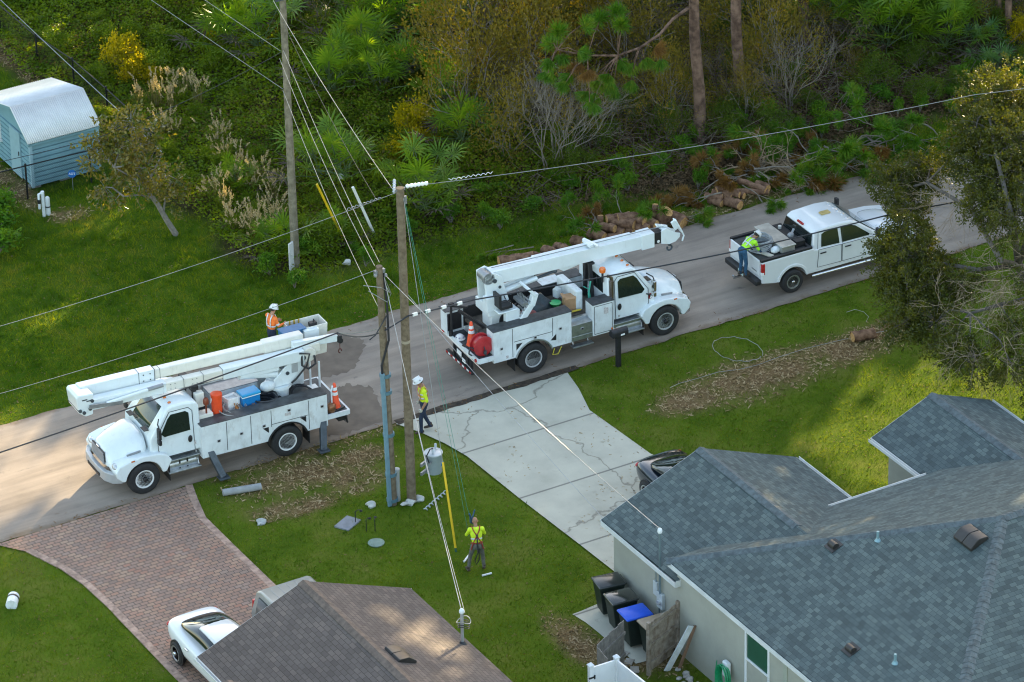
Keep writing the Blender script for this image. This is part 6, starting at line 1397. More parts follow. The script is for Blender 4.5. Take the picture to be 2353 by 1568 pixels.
def hoist(m): 
    d = (h1-hk).normalized(); m.box(d*.35, (.1, .09, .16)); m.tube([d*.2, d*.62], .03, 8); m.bar(d*.35, d*.35+Vector((.12, .02, .3)), .03)
simple('chain_hoist', 'blue ratchet hoist on the rope in front of the harnessed worker', 'hoist', hoist, M('blue_hoist', (.04, .1, .2), .4, .3, .15), hk)
sp0, sp1 = at(1266, 1266+0), 0
mb = MB(); sa, sb_ = Vector((-7.55, -7.75, .05)), Vector((-6.36, -7.08, .05)); spiral(mb, sa, sb_, .05, 8, .017); o = mb.build('spiral_wire', PORC, None, smooth=True); tag(o, 'zigzag spiral of pale wire lying on the lawn under the yellow guard', 'spiral wire')
# wires and loop lying on the right lawn
lc_ = [at(1700+62*cos(t)*1.0-5, 808+33*sin(t)*.95) for t in np.linspace(.6, 2*pi+.4, 34)]
def ground_wire(label, pts, r, m=WIREM, name='wire'):
    P = [Vector((p[0], p[1], gzf(p[0], p[1])+.03+(.02 if i % 3 else .05))) for i, p in enumerate(pts)]; mb = MB(); mb.tube([p-P[0] for p in P], r, 5); o = mb.build(name, m, None, smooth=True); o.location = P[0]; return tag(o, label, 'wire')
ground_wire('loop of bare wire lying on the lawn below the pickup', [at(1695+58*cos(t), 803+24*sin(t)+6*cos(t)) for t in np.linspace(.4, 2*pi+.2, 36)], .010, name='wire_loop')
ground_wire('loose bare wire snaking over the mulch at the right', [at(*p) for p in ((1540, 893), (1560, 880), (1600, 868), (1650, 855), (1700, 848), (1745, 838), (1790, 822), (1850, 800), (1930, 782), (2020, 768), (2110, 752))], .009)
ground_wire('short bent wire lying near the oak at the right', [at(*p) for p in ((1945, 720), (1965, 712), (1985, 716), (1996, 728), (1990, 738))], .008)
# ------------------------------------------------ yard things
PINEB = None
MBX = empty('mailbox', (*at(1421, 842)[:2], 0), radians(-90), 'black mailbox on a black post in front of the crane truck', 'mailbox')
mb = MB(); mb.box((0, 0, .53), (.14, .14, 1.06)); mb.build('post', BLACK, MBX, bevel=.01)
mb = MB(); mb.box((0, .05, 1.09), (.16, .42, .05)); ar_ = [(.12*cos(t), 1.24+.11*sin(t)) for t in np.linspace(0, pi, 10)]; mb.prism([(.12, 1.11)]+ar_+[(-.12, 1.11)], -.26, .30, 'Y'); bx_ = mb.build('box', BLACK, MBX, bevel=.012)
mb = MB(); mb.prism([(.115, 1.12)]+[(.115*cos(t), 1.24+.105*sin(t)) for t in np.linspace(0, pi, 10)]+[(-.115, 1.12)], .302, .318, 'Y'); dd = mb.build('door', M('mailbox_door', (.03, .03, .032), .35, 0, .1), bx_, bevel=.005); mb = MB(); mb.box((0, .33, 1.31), (.05, .02, .04)); mb.build('handle', CHROME, dd)
mb = MB(); mb.box((-.125, -.05, 1.27), (.012, .22, .05)); mb.box((-.125, -.14, 1.22), (.012, .05, .12)); mb.build('flag', LAMP_R, bx_)
mb = MB(); mb.box((.124, .1, 1.17), (.006, .14, .06)); mb.build('number_sticker', REFLW, bx_)
simple('pvc_pipe', 'white capped pipe standing beside the short pole', 'pipe', lambda m: (m.cyl((0, 0, 0), (0, 0, 1.05), .085, n=16), m.lathe([(.095, 1.02), (.095, 1.1), (.05, 1.13)], n=16)), M('pvc_grey', (.45, .46, .44), .5, 0, .08), (*at(914, 1150)[:2], 0), smooth=True)
def bagm(m, sx=1, sd=1):
    r_ = random.Random(sd); t = MB(); t.ball((0, 0, .08), .15, 14, 10, (1.2*sx, .9, .65)); m.add([(x*(1+.35*sin(17*y+z*23+sd)), y*(1+.3*sin(19*x+sd)), max(-.01, z*.85+.035*sin(26*x+21*y+sd))) for x, y, z in t.v], t.f)
BAGM = M('white_bag', (.5, .5, .46), .55, 0, .1, 6)
for k, (px, py, sx, lab) in enumerate(((939, 1160, 1.2, 'white sandbag at the left foot of the tall pole'), (963, 1150, .7, 'white sandbag at the right foot of the tall pole'), (852, 1162, .9, 'white plastic bag on the grass left of the poles'))):
    o = simple('sandbag' if k < 2 else 'plastic_bag', lab, 'bag', lambda m: bagm(m, sx, k), BAGM, (*at(px, py)[:2], gzf(*at(px, py)[:2])), .4*k, smooth=True)
simple('plastic_bag', 'white bag lying in the shrubs behind the black cable', 'bag', lambda m: bagm(m, .7, 5), BAGM, (-2.05, 7.25, .1), .3, smooth=True)
simple('plastic_bag', 'white scrap caught in the thicket right of the wires', 'bag', lambda m: bagm(m, .4, 6), BAGM, (*at(783, 410, .9)[:2], .9), .3, smooth=True)
def culv(m, L=.5, r=.16):
    m.lathe([(r, 0), (r, L), (r*.86, L), (r*.86, .02)], (0, 0, 0), 'X', 20)
simple('culvert_end', 'pale concrete culvert end beside the paver driveway mulch', 'culvert', lambda m: bagm(m, 1.1, 8), M('pale_concrete', (.45, .46, .44), .85, 0, .15), (-11.95, -5.6, gzf(-11.95, -5.6)), .5, smooth=True)
r0 = empty('drain_pipe', (-20.25, -5.95, -.03), 1.0, 'short white pipe end with a black band on the lower left lawn', 'pipe'); mb = MB(); culv(mb, .5, .17); mb.v = [(x-.25, y, z+.15) for x, y, z in mb.v]; mb.build('tube', WHITE_D, r0, smooth=True); mb = MB(); mb.cyl((.05, 0, .15), (.12, 0, .15), .18, n=20); mb.build('band', BLACK, r0, smooth=True); mb = MB(); mb.cyl((-.24, 0, .15), (-.23, 0, .15), .145, n=20); mb.build('opening', BLACK, r0)
simple('concrete_post', 'grey concrete post lying in the mulch by the bucket truck', 'post', lambda m: m.cyl((0, 0, .11), (1.15, -.28, .11), .11, n=14), M('grey_post', (.30, .31, .31), .9, 0, .15), (-12.25, -3.7, gzf(-12, -3.75)), smooth=True)
simple('stone_slab', 'flat grey slab beside the black stakes', 'slab', lambda m: m.box((0, 0, .02), (.7, .5, .06)), M('slab', (.22, .23, .25), .85, 0, .15), (-9.85, -7.15, 0), .5, bevel=.01)
def stake(m): m.tube([(0, 0, 0), (0, 0, .42)], .014, 6); m.tube([(0, 0, .4), (.1, 0, .44), (.2, 0, .4)], .012, 6); m.ball((.2, 0, .37), .05, 8, 6, (1, 1, .7))
for k, (x, y) in enumerate(((-9.63, -7.24), (-9.6, -7.86), (-9.36, -7.96))):
    simple('garden_light', ('black garden stake light nearest the grey slab', 'black garden stake light between two others on the lawn', 'black garden stake light farthest from the grey slab')[k], 'garden light', stake, BLACK, (x, y, 0), .5*k, group='garden stake lights on the lawn')
simple('valve_cover', 'pale green valve cover set in the mown lawn', 'cover', lambda m: m.lathe([(.24, 0), (.25, .03), (.2, .05), (.05, .05)], n=20), M('pale_green_cover', (.2, .27, .22), .7, 0, .12), (-9.66, -8.57, 0), smooth=True)
simple('pvc_pipe', 'short white pipe lying right of the harnessed worker', 'pipe', lambda m: m.cyl((0, 0, .03), (.3, -.03, .03), .03, n=10), REFLW, (*at(1108, 1325)[:2], 0))
simple('pvc_pipe', 'short white pipe lying left of the harnessed worker', 'pipe', lambda m: m.cyl((0, 0, .03), (.28, .2, .05), .03, n=10), REFLW, (*at(1066, 1293)[:2], 0))
simple('marker_post', 'white marker post with red lettering by the grey pole', 'marker post', lambda m: m.box((0, 0, .55), (.26, .06, 1.1)), M('white_marker', (.6, .6, .56), .5, 0, 0, 9, col2=(.62, .6, .58)), (*at(671, 626)[:2], 0), .5, bevel=.02)
r0 = empty('water_standpipe', (-8.94, 15.94, 0), .2, 'white standpipe with a side arm on the grass below the shed', 'standpipe')
mb = MB(); mb.cyl((0, 0, 0), (0, 0, .95), .06, n=12); mb.cyl((.18, 0, 0), (.18, 0, .62), .08, n=14); mb.ball((.18, 0, .62), .08, 12, 8); mb.build('pipe', WHITE_D, r0, smooth=True); mb = MB(); mb.tube([(0, 0, .9), (-.16, 0, .9), (-.16, 0, .35)], .045, 10); mb.build('side_arm', WHITE_D, r0, smooth=True); mb = MB(); mb.cyl((-.16, 0, .55), (-.16, 0, .7), .055, n=10); mb.cyl((.18, 0, .3), (.18, 0, .34), .09, n=12); mb.build('valve', BLACK, r0)
r0 = empty('yard_sign', (-7.26, 17.2, 0), radians(-30), 'blue octagonal yard sign reading ADT in front of the shed', 'sign'); mb = MB(); mb.cyl((0, 0, 0), (0, 0, .5), .012, n=6); mb.build('stake', GREY, r0)
oc = [(.15*cos(pi/8+k*pi/4), .62+.15*sin(pi/8+k*pi/4)) for k in range(8)]; mb = MB(); mb.prism(oc, -.01, .01, 'Y'); pl_s = mb.build('panel', M('sign_blue', (.015, .13, .42), .4, 0, .03), r0); text_mesh('lettering', 'ADT', .115, REFLW, pl_s, (0, -.012, .62), (pi/2, 0, 0))
# ------------------------------------------------ wheelie bins, gates, boards by the grey house
BIN = M('dark_green_bin', (.012, .022, .017), .5, 0, .2, 5)
def wheelie(loc, rz, lidm, label, body=BIN):
    r0 = empty('wheelie_bin', loc, rz, label, 'wheelie bin', 'wheelie bins along the grey wall')
    mb = MB(); mb.loft([[(x*w, y*d-.02, z) for x, y in ((-1, -1), (1, -1), (1, 1), (-1, 1))] for z, w, d in ((.06, .24, .27), (.92, .31, .38), (1.0, .33, .40))]); b = mb.build('body', body, r0, bevel=.03)
    mb = MB(); mb.loft([[(x*w, y*d-.02, z) for x, y in ((-1, -1), (1, -1), (1, 1), (-1, 1))] for z, w, d in ((1.0, .35, .43), (1.05, .34, .41), (1.1, .25, .3))]); lid = mb.build('lid', lidm, r0, bevel=.035, seg=3)
    mb = MB(); mb.tube([(-.26, .42, .98), (.26, .42, .98)], .025, 8); mb.build('handle', body, r0)
    for s_ in (-1, 1): mb = MB(); mb.cyl((s_*.26, .33, .13), (s_*.32, .33, .13), .13, n=16); mb.build('wheel', BLACK, r0, smooth=True)
LIDK = M('black_lid', (.02, .024, .022), .3, 0, .2, 4, coat=.3)
wheelie((-5.8, -15.5, .05), radians(-100), LIDK, 'dark wheelie bin with a black lid, farthest from the wooden gate'); wheelie((-5.95, -16.42, .05), radians(-97), M('glossy_black_lid', (.03, .032, .028), .18, 0, .2, 4, coat=.6), 'dark wheelie bin with a glossy lid between two other bins')
wheelie((-6.05, -17.35, .05), radians(-95), M('cobalt_lid', (.008, .09, .62), .35, 0, .06), 'wheelie bin with a bright blue lid by the wooden gate'); wheelie((-5.85, -18.1, .05), radians(-93), M('tan_lid', (.33, .25, .17), .5, 0, .1), 'wheelie bin with a tan lid behind the wooden gate')
sheet('bin_pad', wobpoly([(-6.75, -15.0), (-5.26, -14.95), (-5.26, -18.4), (-6.6, -18.2)], 5, .05, 4), .02, CONC)
def boards(parent, w, h, n, m, rail):
    mb = MB(); r_ = random.Random(n)
    for k in range(n):
        hh = h-r_.uniform(0, .04); mb.box((-w/2+(k+.5)*w/n, 0, hh/2+.08), (w/n-.012, .022, hh))
    mb.build('boards', m, parent)
    for z in rail: mb = MB(); mb.box((0, -.035, z), (w, .04, .09)); mb.build('rail', m, parent)
WOODG = M('grey_fence_wood', (.2, .185, .165), .9, 0, .25, 6, bump=.4, bs=25)
g = empty('wooden_gate', (-5.95, -18.62, 0), radians(22), 'brown wooden gate panel standing open against the grey wall', 'gate'); boards(g, 1.42, 1.6, 9, WOODP, (.35, .95, 1.5))
for s_ in (-1, 1): mb = MB(); mb.box((s_*.7, -.03, .87), (.1, .1, 1.75)); mb.build('post', WOODP, g)
fA, fB, fC = at(1433.6, 1425.6, 1.5), at(1371.6, 1483.7, 1.5), at(1396, 1511, 1.5)
fm = (fA+fB)/2; g = empty('wooden_fence', (fm.x, fm.y, 0), atan2((fA-fB).y, (fA-fB).x), 'weathered grey fence panel leaning beside the blue lidded bin', 'fence'); boards(g, (fA-fB).length, 1.45, 9, WOODG, (.4, 1.1))
fm = (fB+fC)/2; g = empty('wooden_fence', (fm.x, fm.y, 0), atan2((fB-fC).y, (fB-fC).x), 'short grey fence length next to the white vinyl fence', 'fence'); boards(g, (fB-fC).length, 1.4, 6, WOODG, (.4, 1.1))
g = empty('vinyl_fence', (-9.0, -20.4, 0), 0, 'white vinyl fence corner with a black hinge at the bottom edge', 'fence'); VIN = M('white_vinyl_fence', (.74, .76, .77), .35, 0, .03)
pA, pB, pC = Vector((-.2, .3, 0)), Vector((.62, .28, 0)), Vector((.78, -3.2, 0))
for p in (pA, pB, pC):
    mb = MB(); mb.box(p+Vector((0, 0, .93)), (.13, .13, 1.86)); po = mb.build('post', VIN, g, bevel=.01); mb = MB(); mb.loft([[p+Vector((x*w, y*w, z)) for x, y in ((-1, -1), (1, -1), (1, 1), (-1, 1))] for z, w in ((1.86, .08), (1.89, .08), (1.95, .02))]); mb.build('post_cap', VIN, po)
for a, b in ((pA, pB), (pB, pC)):
    mb = MB(); mb.bar(a+Vector((0, 0, .9)), b+Vector((0, 0, .9)), .03, 1.6); mb.bar(a+Vector((0, 0, 1.72)), b+Vector((0, 0, 1.72)), .05, .14); mb.bar(a+Vector((0, 0, .15)), b+Vector((0, 0, .15)), .05, .14); mb.build('panel', VIN, g)
mb = MB(); mb.box(pA+Vector((.0, -.07, 1.5)), (.2, .02, .05)); mb.box(pA+Vector((.08, -.08, 1.5)), (.04, .02, .12)); mb.build('hinge', BLACK, g)
simple('plank', 'long white board leaning against the grey wall by the gate', 'board', lambda m: m.bar((0, 0, 0), (.62, -.3, 1.45), .2, .03, up=(0, 1, 0)), M('white_board', (.62, .66, .67), .6, 0, .12, 5), (-6.05, -19.0, 0))
simple('plank', 'narrow brown board leaning behind the white board', 'board', lambda m: m.bar((0, 0, 0), (.45, -.15, 1.42), .1, .03, up=(0, 1, 0)), M('brown_board', (.2, .12, .075), .85, 0, .2), (-5.75, -19.15, 0))
r0 = empty('hose_reel', (-5.3, -21.1, 0), 0, 'white hose holder with green garden hose on the grey wall', 'hose reel'); mb = MB(); mb.box((-.1, 0, 1.0), (.16, .26, .5)); mb.build('holder', WHITE_D, r0, bevel=.05)
mb = MB()
for k in range(9): rr_ = .3+.02*(k % 3); mb.tube([(-.12-.022*k, rr_*.8*cos(t), .75+rr_*1.25*sin(t)) for t in np.linspace(0, 2*pi, 22)], .015, 6)
mb.tube([(-.1, .5, 1.0), (-.12, .55, .6), (-.15, .5, .1), (-.3, .2, .03)], .015, 6); mb.build('hose', M('green_hose', (.01, .30, .12), .4, 0, .12, 12), r0, smooth=True)
STONE = M('stepping_stone', (.34, .31, .26), .9, 0, .2, 4)
for k, (px, py) in enumerate(((1432, 1410+95), (1445, 1523), (1458, 1541))):
    simple('stepping_stone', ('stepping stone nearest the blue lidded bin', 'middle stepping stone of three by the wooden gate', 'stepping stone nearest the white vinyl fence')[k], 'stone', lambda m: m.box((0, 0, .02), (.32, .26, .05)), STONE, (*at(px, py)[:2], .005), .4+.3*k, bevel=.02, group='stepping stones by the gate')
def rubble():
    n = 46
    V = []; Fc = []
    for k in range(n):
        x, y = -6.0+NR.normal()*.45, -20.3+NR.normal()*.55; s_ = NR.uniform(.03, .12); t = MB(); t.ball((x, y, s_*.4), s_, 6, 4, (1.2, 1, .6)); b = len(V); V += t.v; Fc += [[i+b for i in f] for f in t.f]
    me = bpy.data.meshes.new('rubble'); me.from_pydata(V, [], Fc); me.materials.append(M('rubble_grey', (.38, .35, .31), .9, 0, .3, 5)); o = bpy.data.objects.new('rubble', me); COL.objects.link(o); tag(o, 'broken pale rubble at the foot of the grey wall', 'rubble', kind='stuff')
rubble()
# ------------------------------------------------ parked cars
def sedan(label, loc, rz, paint, name='sedan'):
    """four door saloon, local x forward, origin centre of wheelbase"""
    r0 = empty(name, loc, rz, label, 'car')
    def sec(x, zs, ws): return [(x, -w, z) for z, w in zip(zs, ws)] + [(x, w, z) for z, w in zip(zs[::-1], ws[::-1])]
    st = [(-2.35, (.45, .6, .8, .9, .93), (.5, .62, .66, .6, .3)), (-2.22, (.3, .55, .82, .97, 1.0), (.7, .82, .84, .74, .4)), (-1.75, (.22, .5, .82, 1.0, 1.03), (.8, .9, .9, .8, .4)), (-.9, (.2, .5, .8, .96, .99), (.82, .92, .91, .82, .4)),
          (0, (.2, .5, .78, .92, .95), (.82, .92, .91, .82, .4)), (.9, (.2, .5, .76, .9, .94), (.82, .91, .9, .8, .4)), (1.7, (.22, .48, .7, .82, .87), (.8, .88, .87, .76, .4)), (2.15, (.26, .45, .6, .68, .72), (.7, .8, .78, .66, .35)), (2.35, (.32, .42, .52, .56, .58), (.45, .55, .55, .48, .25))]
    mb = MB(); mb.loft([sec(*q) for q in st]); body = mb.build('body', paint, r0, smooth=True, sub=2)
    gh = [(-1.95, (.97, 1.0, 1.0), (.7, .66, .3)), (-1.3, (.95, 1.22, 1.27), (.82, .66, .3)), (-.75, (.93, 1.36, 1.42), (.84, .62, .3)), (-.1, (.92, 1.39, 1.45), (.84, .62, .3)), (.35, (.92, 1.34, 1.40), (.84, .62, .3)), (.85, (.92, 1.1, 1.15), (.82, .68, .3)), (1.3, (.88, .92, .93), (.76, .7, .3))]
    mb = MB(); mb.loft([sec(*q) for q in gh]); mb.build('window_glass', GLASS, r0, smooth=True, sub=2)
    rs = [(-1.15, 1.27, .5), (-.75, 1.40, .56), (-.3, 1.445, .6), (.1, 1.44, .6), (.4, 1.385, .57), (.56, 1.30, .53)]
    mb = MB(); mb.loft([[(x, -w-.03, z-.06), (x, -w*.8, z+.0), (x, 0, z+.02), (x, w*.8, z+.0), (x, w+.03, z-.06), (x, 0, z-.09)] for x, z, w in rs]); mb.build('roof', paint, r0, smooth=True, sub=1)
    for s_ in (1, -1):
        make_wheel(r0, 1.4, s_*.86, .34, .22, .23, s_, ALU, lugs=5, spokes=5); make_wheel(r0, -1.4, s_*.86, .34, .22, .23, s_, ALU, lugs=5, spokes=5)
        for cx in (1.4, -1.4):
            mb = MB(); mb.cyl((cx, s_*.88, .34), (cx, s_*.93, .34), .40, n=26); mb.build('wheel_arch', BLACK, body)
        mb = MB(); mb.ball((-2.2, s_*.66, .84), .16, 12, 8, (.5, 1, .5)); mb.build('tail_light', LAMP_R, r0, smooth=True)
        mb = MB(); mb.ball((.85, s_*.98, 1.0), .1, 10, 7, (.8, 1, .7)); mb.build('mirror', paint, r0, smooth=True)
        for x in (-.85, .2): mb = MB(); mb.bar((x, s_*.93, .8), (x+.2, s_*.93, .8), .03, .03); mb.build('handle', CHROME, r0, bevel=.008)
    return r0
wc = at(430, 1560)
sedan('white sedan parked on the paver driveway beside the brown roof', (-16.7, -12.75, .035), radians(-90), M('sedan_white', (.76, .77, .77), .2, 0, .02, 1, coat=.8))
sedan('dark blue sedan parked on the concrete driveway behind the grey gable', (-.75, -12.25, .035), radians(-90), M('sedan_navy', (.006, .014, .024), .15, .2, .1, 1, coat=1.))
V0 = empty('minivan', (-14.35, -13.7, .035), radians(-90), 'beige van with a ribbed roof half hidden by the brown roof', 'van'); VAN = M('van_beige', (.30, .30, .275), .3, .1, .04, 1, coat=.5)
vp = [(-2.2, .35), (-2.25, 1.0), (-2.05, 1.75), (-1.8, 1.86), (.4, 1.86), (.8, 1.78), (1.5, 1.15), (2.3, .98), (2.4, .5), (2.3, .35)]
mb = MB(); mb.prism(vp, -.95, .95, 'Y', lambda a, b: 1-.17*max(0, b-1.05)); mb.build('body', VAN, V0, bevel=.08, seg=4)
mb = MB()
for k in range(5): mb.box((-.75, (k-2)*.26, 1.867), (2.0, .02, .016))
mb.build('roof_rib', GREY, V0)
mb = MB(); mb.add([(-2.262, -.78, 1.05), (-2.262, .78, 1.05), (-2.085, .7, 1.68), (-2.085, -.7, 1.68)], [(0, 1, 2, 3)]); o = mb.build('rear_window', GLASS, V0); s2 = o.modifiers.new('t', 'SOLIDIFY'); s2.thickness = .04; s2.offset = 0
for s_ in (1, -1):
    mb = MB(); mb.add([(-1.9, s_*.945, 1.1), (.9, s_*.945, 1.1), (.5, s_*.86, 1.68), (-1.8, s_*.86, 1.68)], [(0, 1, 2, 3)]); o = mb.build('side_window', GLASS, V0); s2 = o.modifiers.new('t', 'SOLIDIFY'); s2.thickness = .05; s2.offset = 0
    make_wheel(V0, 1.5, s_*.84, .34, .22, .21, s_, ALU, lugs=5, spokes=5); make_wheel(V0, -1.4, s_*.84, .34, .22, .21, s_, ALU, lugs=5, spokes=5)
    mb = MB(); mb.box((-2.2, s_*.82, 1.15), (.1, .12, .5)); mb.build('tail_light', LAMP_R, V0, bevel=.02); mb = MB(); mb.box((.7, s_*1.02, 1.15), (.1, .18, .14)); mb.build('mirror', VAN, V0, bevel=.03)
# ============================================================ VEGETATION
_R = np.array(RV); _U = np.array(UV_); _F = np.array(FW); _C = np.array(CAMP)
def proj(P):
    q = np.asarray(P, float)-_C; w = q@_F; return 1176.5+F_PX*(q@_R)/w, 784-F_PX*(q@_U)/w
def inview(X, Y, Z=0., m=120):
    P = np.stack([X, Y, np.broadcast_to(Z, X.shape)], -1); x, y = proj(P); return (x > -m) & (x < 2353+m) & (y > -m) & (y < 1568+m)
def inpoly(X, Y, P):
    c = np.zeros(X.shape, bool); n = len(P)
    for i in range(n):
        (x0, y0), (x1, y1) = P[i][:2], P[(i+1) % n][:2]
        k = ((y0 > Y) != (y1 > Y)) & (X < (x1-x0)*(Y-y0)/((y1-y0) or 1e-9)+x0); c ^= k
    return c
DRV = [tuple(p) for p in dl+dr]; PVR = [tuple(p) for p in pr+pl]
def hard(X, Y, m=0.):
    """true where paving or buildings cover the ground"""
    h = (Y > -2.62-m) & (Y < 3.72+m)
    h |= inpoly(X, Y, DRV) | inpoly(X, Y, PVR)
    h |= (X > -5.3) & (X < 1.2) & (Y < -14.8) | (X > -5.3) & (Y < -18.3) | (X > 3.8) & (X < 7.5) & (Y < -15.4) | (X > -18.3) & (X < -12.2) & (Y < -15) | (X < -15) & (X > -23) & (Y < -19)
    h |= (X > -8.35) & (X < -5.95) & (Y > 17.9) & (Y < 21.6)
    h |= (X > -6.75) & (X < -5.2) & (Y < -15) & (Y > -18.4)
    return h
GST = [(.36, (.026, .062, .004)), (.44, (.048, .095, .006)), (.50, (.078, .125, .010)), (.58, (.10, .135, .016)), (.68, (.125, .14, .032))]
GRASS = leafmat('verge_grass_blade', GST, .55, .3, .8, .06, 2.2)
GRASSM = leafmat('mown_grass_blade', [(.36, (.065, .115, .009)), (.5, (.115, .175, .014)), (.64, (.17, .2, .032))], .6, .38, .8, .06, 2.4, boost=False)
def scatter(n, x0, x1, y0, y1, m=120, z=0):
    X = NR.uniform(x0, x1, n); Y = NR.uniform(y0, y1, n); k = inview(X, Y, z, m); return X[k], Y[k]
def blades(name, X, Y, hgt, wid, mat, lean=.5, label=None, cat=None, z=None):
    n = len(X); Z = gz(X, Y)-.005 if z is None else z; a = NR.uniform(0, 2*pi, n); h = NR.uniform(.6, 1.25, n)*hgt; w = wid*NR.uniform(.7, 1.3, n)
    B = np.stack([X, Y, Z], -1); s_ = np.stack([np.cos(a), np.sin(a), 0*a], -1)*w[:, None]/2
    t = B+np.stack([NR.normal(size=n)*lean*h, NR.normal(size=n)*lean*h, h*.9], -1)
    V = np.stack([B-s_, B+s_, t], 1).reshape(-1, 3); o = npmesh(name, V, np.arange(3*n).reshape(-1, 3), mat)
    return tag(o, label, cat, kind='stuff')
X, Y = scatter(900000, -26, 36, -32, 36, 60)
mk, fo = masks(X, Y); cl = fbm(X, Y, 1.3, 21)
k = ~hard(X, Y, .02+.10*vnoise(X, Y, 2.5, 6)) & (NR.uniform(size=len(X)) > mk*1.15) & (NR.uniform(size=len(X)) > fo*1.2) & (NR.uniform(size=len(X)) < .55+.7*cl)
X, Y = X[k], Y[k]
for nm, kk, mt__, lab in (('verge_grass', Y > 0, GRASS, 'rough darker green grass of the far yard and verge'), ('lawn_grass', Y < 0, GRASSM, 'short lighter green grass of the mown front yards')):
    x_, y_ = X[kk], Y[kk]; blades(nm, x_, y_, .055+.05*fbm(x_, y_, .9, 4)+.07*np.clip((y_-4)/2, 0, 1), .024, mt__, .6, lab, 'grass')
# longer tufts
X, Y = scatter(120000, -26, 36, -32, 30, 60); cl = vnoise(X, Y, 1.7, 31)*vnoise(X, Y, .5, 32); mk, fo = masks(X, Y)
k = ~hard(X, Y, .03) & (cl > .36) & (mk < .35) & (fo < .5); X, Y = X[k], Y[k]
blades('grass_tufts', X, Y, .15, .026, leafmat('tuft_blade', [(.3, (.035, .085, .010)), (.5, (.065, .125, .014)), (.7, (.11, .15, .025))], 1.5, .22, .6, .08, 3, boost=False), .55, 'longer darker tufts of grass in the lawns', 'grass')
# chips, straw and fallen leaves
def chips(name, X, Y, L, W, mat, label, cat, zup=.03, tilt=.35):
    n = len(X); P = np.stack([X, Y, gz(X, Y)+NR.uniform(.005, zup, n)], -1); D = np.stack([NR.normal(size=n), NR.normal(size=n), NR.normal(size=n)*tilt], -1); D /= np.linalg.norm(D, axis=1)[:, None]
    s_ = np.cross(D, np.array([0, 0, 1.])+NR.normal(size=(n, 3))*.5); s_ /= np.linalg.norm(s_, axis=1)[:, None]; l = (L*NR.uniform(.5, 1.4, n))[:, None]; w = (W*NR.uniform(.6, 1.3, n))[:, None]
    V = np.stack([P-D*l/2-s_*w/2, P+D*l/2-s_*w/2, P+D*l/2+s_*w/2, P-D*l/2+s_*w/2], 1).reshape(-1, 3); o = npmesh(name, V, np.arange(4*n).reshape(-1, 4), mat, n=4); return tag(o, label, cat, kind='stuff')
CHIP = leafmat('wood_chip', [(.3, (.12, .075, .035)), (.45, (.26, .18, .09)), (.58, (.42, .32, .18)), (.75, (.55, .45, .3))], 3, .05, .9, .1, 25, boost=False)
X, Y = scatter(360000, -20, 34, -20, 30, 40); mk, fo = masks(X, Y); k = ~hard(X, Y, -.12) & (NR.uniform(size=len(X)) < mk*.9); X, Y = X[k], Y[k]
chips('wood_chips', X, Y, .13, .035, CHIP, 'brown wood chips and straw mulch on the ground', 'mulch', .06)
X, Y = scatter(26000, -26, 34, -32, 14, 40); k = ~hard(X, Y, .0) & (vnoise(X, Y, .5, 41) > .35+.12*NR.normal(size=len(X))); X, Y = X[k], Y[k]
chips('fallen_leaves', X, Y, .05, .03, leafmat('fallen_leaf', [(.3, (.10, .07, .03)), (.5, (.18, .13, .06)), (.7, (.28, .23, .12))], 4, .1, .8, .2, 30, boost=False), 'small tan fallen leaves scattered over the lawns', 'leaves', .07)
X, Y = scatter(15000, -26, 34, -3.2, 4.3, 40); e = np.minimum(np.abs(Y+2.62), np.abs(Y-3.72)); k = NR.uniform(size=len(X)) < np.exp(-e/.16)*(.2+1.2*(vnoise(X, Y, .7, 51) > .5)); X, Y = X[k], Y[k]
o = chips('road_straw', X, Y, .11, .018, leafmat('pine_straw', [(.3, (.13, .065, .03)), (.6, (.24, .14, .07))], 4, .05, .9, .1, 30, boost=False), 'rusty pine straw along the road edges', 'pine straw', .02, .1); o.location.z = .035
X, Y = scatter(900, -5, 1, -13.5, -2.8, 0); k = inpoly(X, Y, DRV) & (vnoise(X, Y, .9, 61) > .55); o = chips('driveway_litter', X[k], Y[k], .08, .02, CHIP, 'bits of straw on the concrete driveway', 'litter', .01, .05); o.location.z = .04

# ---- forest floor: vines on the left, litter and twigs on the right
VINE = leafmat('vine_leaf', [(.28, (.025, .055, .006)), (.42, (.05, .10, .010)), (.55, (.09, .145, .015)), (.72, (.16, .19, .025))], .9, .45, .45, .35, 9)
def vine_h(X, Y):
    left = np.clip((9.5-X)/4, 0, 1)*(.45+.55*np.clip((X+.5)/2, 0, 1)); e = np.clip((Y-7.2-1.2*vnoise(X, Y*0, .6, 71))/1.3, 0, 1)
    return e*(left*(.15+1.25*fbm(X, Y, .38, 72)+.35*vnoise(X, Y, 1.4, 73))+(1-left)*(.04+.5*np.clip(fbm(X, Y, .5, 75)-.42, 0, 1)))
X, Y = scatter(430000, -5, 34, 7.3, 36, 100, .4)
mk, fo = masks(X, Y); left = np.clip((9.5-X)/4, 0, 1)
k = (NR.uniform(size=len(X)) < fo*(.12+.88*left+.5*(fbm(X, Y, .45, 76) > .52)*(1-left))); X, Y = X[k], Y[k]; H = vine_h(X, Y)
Z = gz(X, Y)+H*(1-NR.uniform(size=len(X))**2*.7)+.02; D = unit(len(X)); D[:, 2] = np.abs(D[:, 2])*.4-.15
V, Fc = leafquads(np.stack([X, Y, Z], -1), NR.uniform(.08, .17, len(X)), NR.uniform(.05, .1, len(X)), D/np.linalg.norm(D, axis=1)[:, None])
tag(npmesh('vine_cover', V, Fc, VINE, n=4), 'tangled green vines covering the thicket floor', 'vines', kind='stuff')
